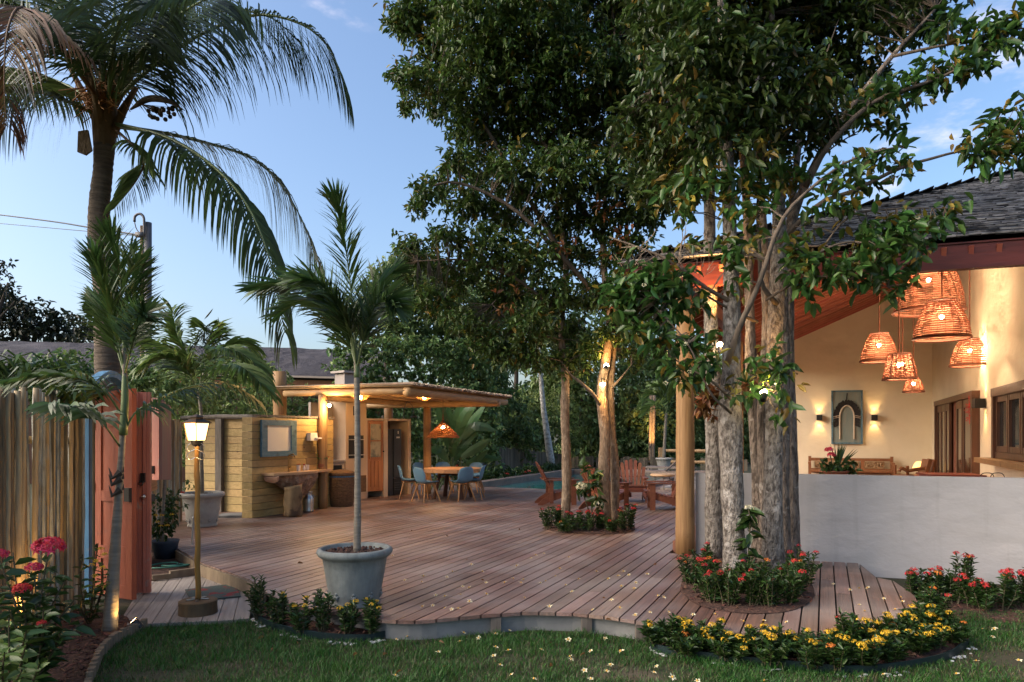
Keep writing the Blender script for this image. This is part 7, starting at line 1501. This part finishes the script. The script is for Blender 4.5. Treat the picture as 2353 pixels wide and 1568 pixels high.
# shrubs
gY = 'yellow flowered shrubs in the curved bed'
for x, y, h, nf in ((1522, 1488, 0.26, 4), (1560, 1491, 0.28, 5), (1598, 1497, 0.24, 3), (1640, 1500, 0.25, 4), (1690, 1506, 0.22, 3), (1735, 1511, 0.25, 5), (1785, 1512, 0.23, 4), (1840, 1513, 0.22, 3), (1890, 1513, 0.22, 3), (1940, 1511, 0.24, 3), (1990, 1503, 0.28, 4), (2035, 1492, 0.29, 5), (2075, 1478, 0.3, 5), (2115, 1462, 0.3, 4), (2155, 1468, 0.28, 5), (1580, 1505, 0.18, 2), (1675, 1517, 0.19, 3), (1770, 1527, 0.2, 3), (1860, 1533, 0.21, 3), (1925, 1538, 0.24, 4), (1985, 1534, 0.26, 5), (2045, 1522, 0.26, 5), (2105, 1504, 0.27, 5), (2150, 1492, 0.26, 4), (2188, 1478, 0.22, 4)):
    shrub('flowering_shrub', 'small shrub with clustered yellow flowers in the curved bed before the deck', 'shrub', G(x, y, .03), .16, h * U(.85, 1.1), 12, (.062, .022), 'leaf_shrub', 'fl_yel', max(1, nf + random.choice((-2, -1, 0, 1))), .036, gY, bare=.12)
shrub('flowering_shrub', 'shrub with orange red flowers at the right end of the deck lobe', 'shrub', G(2140, 1438, .03), .14, .38, 9, (.06, .022), 'leaf_shrub', 'fl_red', 3, .035, None)
shrub('leafy_shrub', 'tall leafy shrub with one red flower at the back of the curved bed', 'shrub', G(1958, 1508, .03), .10, .42, 7, (.06, .022), 'leaf_shrub', 'fl_red', 1, .03, None)
g1 = 'shrubs in the bed below the grey pot'
for x, y, h, r, nf, lab in ((600, 1422, .48, .13, 0, 'upright leafy shrub at the left end of the bed below the grey pot'), (648, 1440, .40, .14, 3, 'bushy shrub with yellow flowers next to the leftmost leafy shrub'), (695, 1454, .30, .13, 4, 'low shrub with yellow flowers at the middle of the bed below the grey pot'), (742, 1452, .40, .09, 0, 'thin upright shrub in front of the left side of the grey pot'), (800, 1458, .30, .12, 3, 'small shrub with yellow flowers right in front of the grey pot'), (856, 1460, .36, .12, 4, 'shrub with orange yellow flowers at the right end of the bed below the grey pot')):
    shrub('flowering_shrub' if nf else 'leafy_shrub', lab, 'shrub', G(x, y, .03), r, h, 9, (.055, .02), 'leaf_shrub', 'fl_yel', nf, .028, g1, bare=.1)
gr_ = 'red flowered shrubs in the ring bed'
for x, y, h, nf in ((1590, 1345, .34, 7), (1615, 1365, .32, 6), (1640, 1385, .30, 4), (1675, 1390, .32, 2), (1725, 1392, .34, 1), (1770, 1396, .32, 1), (1810, 1388, .34, 2), (1835, 1370, .36, 4), (1845, 1345, .36, 5), (1735, 1370, .36, 2), (1620, 1330, .34, 3), (1790, 1365, .32, 0), (1700, 1368, .28, 1)):
    shrub('flowering_shrub', 'leafy shrub with red flower heads in the ring bed around the pale trunks', 'shrub', G(x, y, DECK + .01), .17, h * U(1.0, 1.32), 13, (.06, .020), 'leaf_shrub', 'fl_red', nf, .034, gr_, bare=.08)
wf = thing('climbing_plant', 'tall climbing plant with large leaves and a white flower between the pale trunks', 'plant', G(1722, 1345)); c_ = [G(1722, 1345), P(1720, 1270, 7.15), P(1724, 1200, 7.1), P(1720, 1170, 7.1)]; b = MB(); pts = spline(c_, 14); b.tube(pts, .008, 5); b.build('stem', M['stem'], wf); Cs = np.array([pts[i] for i in range(2, 14) for _ in range(4)]); Dv = rng.normal(0, 1, (len(Cs), 3)); Dv[:, 2] = Dv[:, 2] * .3 - .2
V, F = leaves(Cs, Dv, np.full(len(Cs), .17), np.full(len(Cs), .07)); npmesh('foliage', V, F, M['leaf_shrub'], wf); b = MB(); flower_head(b, P(1721, 1168, 7.08), .05, 24); b.build('flower_head', M['fl_cream'], wf)
gm_ = 'red flowered shrubs in the middle ring bed'
for x, y, h, r, nf in ((1262, 1216, .44, .17, 1), (1280, 1212, .40, .15, 2), (1325, 1220, .38, .2, 4), (1350, 1222, .36, .2, 5), (1372, 1218, .34, .16, 3), (1430, 1220, .42, .15, 3), (1446, 1217, .46, .14, 4), (1405, 1224, .26, .16, 1), (1300, 1224, .22, .14, 1)):
    shrub('flowering_shrub', 'shrub with red flowers in the middle ring bed around the slim trunks', 'shrub', G(x, y, DECK + .01), r, h, 9, (.065, .022), 'leaf_shrub', 'fl_red', nf, .045, gm_, bare=.1)
hy = thing('hydrangea', 'tall shrub with two cream flower heads in front of the twin trunks', 'shrub', G(1362, 1215)); b = MB(); s0 = G(1362, 1215)
for q in (P(1335, 1122, 11.4), P(1350, 1085, 11.4), P(1372, 1160, 11.3), P(1380, 1140, 11.3)): b.tube(spline([s0, s0.lerp(q, .5) + Vector((.02, 0, 0)), q], 8), .012, 5)
b.build('stem', M['stem'], hy); V, F, _ = blob_leaves([(P(1352, 1090, 11.4), (.16, .12, .08)), (P(1345, 1125, 11.4), (.18, .1, .1)), (P(1368, 1110, 11.4), (.12, .1, .1)), (P(1372, 1145, 11.3), (.12, .1, .1))], 130, .17, .09, 6, .08); npmesh('foliage', V, F, M['leaf_shrub'], hy)
for q, r in ((P(1335, 1117, 11.3), .10), (P(1376, 1158, 11.25), .085)): b = MB(); flower_head(b, q, r, 60, False); b.build('flower_head', M['fl_cream'], hy)
gw = 'red flowered shrubs along the white parapet'
for x, y, h, nf in ((2105, 1392, .34, 4), (2150, 1385, .36, 5), (2190, 1390, .36, 4), (2215, 1372, .44, 4), (2265, 1405, .30, 5), (2300, 1400, .38, 4), (2340, 1395, .42, 6), (2375, 1400, .4, 4), (2240, 1398, .28, 3)):
    shrub('flowering_shrub', 'dark leafy shrub with pinkish red flowers at the foot of the white parapet', 'shrub', G(x, y, .03), .15, h * 1.15, 10, (.066, .021), 'leaf_shrub', 'fl_red', nf, .04, gw, bare=.1)
# foreground shrub with pink heads
fgp = [(60, 1530, .64, 'tall foreground shrub with pink flower heads and large glossy leaves by the pole fence', [(110, 1262, 4.75, .095, 'fl_pink'), (80, 1305, 4.7, .055, 'fl_pink'), (50, 1356, 4.5, .055, 'fl_pink'), (-5, 1275, 4.6, .06, 'fl_pink')])]
def big_shrub(label, base, tips, lm, L, W_, per=26):
    t = thing('foreground_shrub', label, 'shrub', base); sb = MB(); Cs = []; Ds = []
    for tip in tips:
        pts = spline([base, Vector(base).lerp(tip, .5) + Vector((U(-.05, .05), U(-.05, .05), .05)), tip], 12); sb.tube(pts, [.009 - .0004 * i for i in range(12)], 6, cap=False)
        for j in range(per):
            u = .15 + .85 * j / per; k = min(int(u * 11), 10); p = pts[k].lerp(pts[k + 1], u * 11 - k); a = j * 2.4; Cs.append(p); Ds.append((math.cos(a), math.sin(a), U(.0, .5)))
    C = np.array(Cs); Dv = np.array(Ds) + rng.normal(0, .2, (len(Cs), 3)); s = rng.uniform(.6, 1.15, len(C)); V, F = leaves(C, Dv, L * s, W_ * s, .18, .25); npmesh('foliage', V, F, M[lm], t); sb.build('stem', M['stem'], t); return t
base = G(60, 1600, .0)
t = big_shrub('tall shrub with pink flower heads and large glossy leaves at the fence corner', base, [P(x, y, Y) for x, y, Y in ((110, 1275, 4.75), (80, 1315, 4.7), (50, 1366, 4.5), (0, 1290, 4.6), (30, 1270, 4.9), (150, 1330, 4.8), (170, 1380, 4.8), (100, 1400, 4.4), (20, 1400, 4.3), (140, 1450, 4.5), (190, 1430, 4.9), (60, 1450, 4.2), (-30, 1350, 4.4), (80, 1330, 5.0), (130, 1300, 4.9))], 'leaf_shrub', .13, .055, 24)
for x, y, Y, r, m in ((110, 1260, 4.74, .11, 'fl_pink'), (78, 1306, 4.68, .058, 'fl_pink'), (50, 1355, 4.48, .058, 'fl_red'), (-2, 1276, 4.6, .06, 'fl_pink'), (95, 1433, 4.4, .03, 'fl_red')): b = MB(); flower_head(b, P(x, y, Y), r, 70); b.build('flower_head', M[m], t)
big_shrub('yellow green low shrub at the bottom left corner', G(20, 1660, 0), [P(x, y, Y) for x, y, Y in ((20, 1420, 4.0), (60, 1480, 3.9), (-20, 1450, 4.0), (90, 1530, 3.9), (10, 1500, 3.8), (-40, 1480, 3.8), (50, 1540, 3.8))], 'leaf_palm3', .11, .05, 16)
t = big_shrub('slim shrub with yellow blossoms between the blue gate post and the palm', G(205, 1440, 0), [P(x, y, Y) for x, y, Y in ((190, 1275, 5.9), (225, 1250, 5.9), (235, 1290, 5.8), (215, 1330, 5.8), (200, 1360, 5.7), (240, 1340, 6.0))], 'leaf_shrub', .085, .038, 16)
for x, y in ((232, 1262), (222, 1290), (210, 1300), (240, 1275), (218, 1325), (236, 1305)): b = MB(); flower_head(b, P(x, y, 5.75), .028, 22); b.build('flower_head', M['fl_yel'], t)
# ---------------------------------------------------------------- lawn
def inside(poly, x, y):
    c = np.zeros(len(x), bool); n = len(poly)
    for i in range(n):
        x0, y0 = poly[i][:2]; x1, y1 = poly[(i + 1) % n][:2]
        k = ((y0 > y) != (y1 > y)) & (x < (x1 - x0) * (y - y0) / ((y1 - y0) or 1e-9) + x0); c ^= k
    return c
N = 270000; X = rng.uniform(-5.2, 5.6, N); Yv = rng.uniform(4.55, 8.2, N)
keep = np.ones(N, bool); da = (X - O0.x) * A.x + (Yv - O0.y) * A.y; dc = (X - O0.x) * AP.x + (Yv - O0.y) * AP.y
keep &= ~((dc < CMAX + .02) & (da > np.interp(dc, fc, fa) - .0) & (da < np.interp(dc, bc, ba) + .0))
for pl_ in (b1, b2, b3): keep &= ~inside([G(x, y, 0) for x, y in pl_], X, Yv)
keep &= ~inside([G(x, y, LZ) for x, y in ((250, 1446), (330, 1436), (418, 1432), (520, 1428), (588, 1422), (600, 1352), (470, 1302), (340, 1322), (290, 1390))], X, Yv)
keep &= (X > -3.6 - (Yv - 6) * .2) & ~((X > 4.3) & (Yv > 6.75)) & (np.hypot(X - bp_.x, Yv - bp_.y) > .175)
def vnoise(x, y, s, seed):
    g = np.random.default_rng(seed).uniform(0, 1, (80, 80)); u = x * s + 40; v = y * s + 20; i = np.floor(u).astype(int) % 79; j = np.floor(v).astype(int) % 79; fu = u - np.floor(u); fv = v - np.floor(v); fu = fu * fu * (3 - 2 * fu); fv = fv * fv * (3 - 2 * fv)
    return (g[i, j] * (1 - fu) + g[i + 1, j] * fu) * (1 - fv) + (g[i, j + 1] * (1 - fu) + g[i + 1, j + 1] * fu) * fv
den = vnoise(X, Yv, 1.3, 3) * .6 + vnoise(X, Yv, 4, 4) * .4
bare = np.exp(-(((X - 1.0) / .55) ** 2 + ((Yv - 5.05) / .22) ** 2)) * .8 + np.exp(-(((X - .1) / .5) ** 2 + ((Yv - 5.4) / .1) ** 2)) * .6 + np.exp(-(((X + 2.6) / .5) ** 2 + ((Yv - 5.05) / .12) ** 2)) * .6 + np.exp(-(((X - 4.15) / .55) ** 2 + ((Yv - 5.35) / .28) ** 2)) * 1.1 + np.exp(-(((X + 2.0) / .25) ** 2 + ((Yv - 5.25) / .12) ** 2)) * .5
keep &= rng.uniform(0, 1, N) < np.clip(1.35 - den * .9 - bare, .06, 1)
X = X[keep]; Yv = Yv[keep]; den = den[keep]; bare = bare[keep]; n = len(X)
dryp = rng.uniform(0, 1, n) < np.clip(.10 + .5 * bare + .5 * (den - .55), .04, .8)
hgt = rng.uniform(.022, .058, n) * np.clip(1.25 - .6 * den - .4 * bare, .35, 1.3) * (.55 + .9 * vnoise(X, Yv, 8, 9)); th = rng.uniform(0, 2 * np.pi, n); ln = rng.uniform(.2, 1.1, n) * hgt; wv = rng.uniform(.0014, .0028, n)
bs = np.stack([X, Yv, np.zeros(n)], 1); dr = np.stack([np.cos(th), np.sin(th), np.zeros(n)], 1); sd_ = np.stack([-np.sin(th), np.cos(th), np.zeros(n)], 1); a2 = rng.uniform(0, 2 * np.pi, n); sd_ = np.stack([np.cos(a2), np.sin(a2), np.zeros(n)], 1)
mid = bs + dr * (ln * .35)[:, None] + np.array([0, 0, 1]) * (hgt * .6)[:, None]; tip = bs + dr * ln[:, None] + np.array([0, 0, 1]) * hgt[:, None]
V = np.stack([bs - sd_ * wv[:, None], bs + sd_ * wv[:, None], mid + sd_ * (wv * .8)[:, None], mid - sd_ * (wv * .8)[:, None], tip + sd_ * (wv * .15)[:, None], tip - sd_ * (wv * .15)[:, None]], 1)
def grass(sel, name, m):
    v = V[sel].reshape(-1, 3); k = (np.arange(sel.sum()) * 6)[:, None]; F = np.concatenate([k + np.array([[0, 1, 2, 3]]), k + np.array([[3, 2, 4, 5]])], 0); tag(npmesh(name, v, F, M[m], origin=(0, 5, 0)), kind='stuff')
grass(~dryp, 'grass', 'grass'); grass(dryp, 'dry_grass', 'drygrass')
# ---------------------------------------------------------------- fallen frangipani-like flowers
d8 = [(1030, 300), (1155, 327), (1195, 410), (1095, 432), (1185, 440), (1320, 415), (1350, 385), (1450, 347), (1510, 385), (1530, 445), (1630, 445), (1675, 422), (1730, 428), (1715, 445), (1820, 445), (1850, 435), (1900, 410), (1925, 370), (1795, 297), (1770, 313), (1840, 288), (1972, 308), (1695, 355), (2120, 385), (2025, 425), (1955, 457), (1405, 465), (1440, 472), (1260, 512), (1310, 518), (1395, 508), (1530, 505), (1440, 545), (1735, 525), (1190, 573), (1245, 567), (1310, 580), (1345, 588), (1380, 583), (1870, 572), (2100, 590), (2200, 537), (2245, 580), (2330, 445), (2255, 465), (2240, 407), (2265, 385), (2295, 405), (2325, 477), (2185, 425), (2330, 620), (1990, 492)]
l8 = [(1050, 748), (1085, 718), (1110, 733), (1390, 760), (1490, 740), (1410, 713), (1580, 718), (1655, 700), (1580, 790), (1650, 808), (1570, 837), (1275, 815), (1825, 803), (1980, 840), (1985, 855), (2090, 810), (2250, 812), (2195, 888), (2055, 915), (2175, 920), (1665, 937), (1605, 885), (1785, 960), (1045, 943), (1790, 678), (2170, 743), (1970, 750), (2090, 960)]
d7 = [(45, 550), (100, 535), (130, 510), (160, 530), (262, 525), (200, 572), (190, 605), (120, 592), (65, 668), (110, 712), (322, 645), (355, 653), (195, 752), (278, 737), (382, 735), (517, 750), (640, 747), (795, 788), (910, 785), (1035, 792), (1295, 580), (1387, 613), (1440, 603), (1487, 603), (1575, 660), (1670, 652), (1680, 677), (1440, 695), (1470, 730), (1640, 722), (1610, 757)]
l7 = [(30, 883), (118, 955), (60, 1030), (38, 1065), (315, 1037), (300, 1070), (400, 1098), (2180, 873), (2325, 1005), (2125, 830), (2190, 830), (2090, 1008), (1980, 1080), (1575, 1082), (540, 1118), (915, 1118)]
c8 = lambda q: (q[0] * .4297 + 459.5, q[1] * .4297 + 1148.75); c7 = lambda q: (q[0] * .4140 + 1378.5, q[1] * .4140 + 1102.8)
def fallen():
    r = thing('fallen_flower', None, None, (0, 0, 0)); b = MB()
    for k in range(5):
        a = 2 * math.pi * k / 5 + U(-.15, .15); d = Vector((math.cos(a), math.sin(a), 0)); s = Vector((-d.y, d.x, 0)); L = .036 * U(.85, 1.1); b.add([d * .004 + Vector((0, 0, .006)), d * L * .55 + s * .011 + Vector((0, 0, .012)), d * L + Vector((0, 0, U(.002, .012))), d * L * .55 - s * .008 + Vector((0, 0, .008))], [(0, 1, 2, 3)])
    b.build('petals', M['fl_cream'], r); b = MB(); b.ball((0, 0, .009), .009, 7, 5); b.build('heart', M['fl_yc'], r); return r
protos = [fallen() for _ in range(3)]; used = [False] * 3; idx = 0
for lst, z, lab, grp in (([c8(q) for q in d8] + [c7(q) for q in d7], DECK + .002, 'small cream and yellow flower fallen on the wooden deck', 'flowers fallen on the deck'), ([c8(q) for q in l8] + [c7(q) for q in l7], .028, 'small cream and yellow flower fallen on the lawn', 'flowers fallen on the lawn')):
    for x, y in lst:
        k = idx % 3; idx += 1; p = G(x, y, z)
        if used[k]: o = copy_tree(protos[k])
        else: o = protos[k]; used[k] = True
        o.location = p; o.rotation_euler = (U(-.5, .5), U(-.5, .5), U(0, 6.3)); s = U(.62, 1.0); o.scale = (s, s, s); tag(o, lab, 'flower', grp)

# dry leaves blown over deck and lawn
def dead_leaf():
    r = MB(); v, f = leaves(np.zeros((1, 3)), np.array([[1., 0, .1]]), np.array([.075]), np.array([.032]), .25, .3); r.add([tuple(q) for q in v], [tuple(q) for q in f]); return r.build('dry_leaf', M['leaf_dry'], origin=(0, 0, 0))
pr = None
for i in range(34):
    if i < 22: x, y, z, lab, g = U(620, 1950), U(1190, 1425), DECK + .008, 'small curled brown leaf lying on the wooden deck', 'dry leaves on the deck'
    else: x, y, z, lab, g = U(500, 1480), U(1455, 1560), .03, 'small curled brown leaf lying on the lawn', 'dry leaves on the lawn'
    if pr is None: o = pr = dead_leaf()
    else: o = pr.copy(); col.objects.link(o)
    o.location = G(x, y, z); o.rotation_euler = (U(-.3, .3), U(-.3, .3), U(0, 6.3)); s_ = U(.5, 1.1); o.scale = (s_,) * 3; tag(o, lab, 'leaf', g)
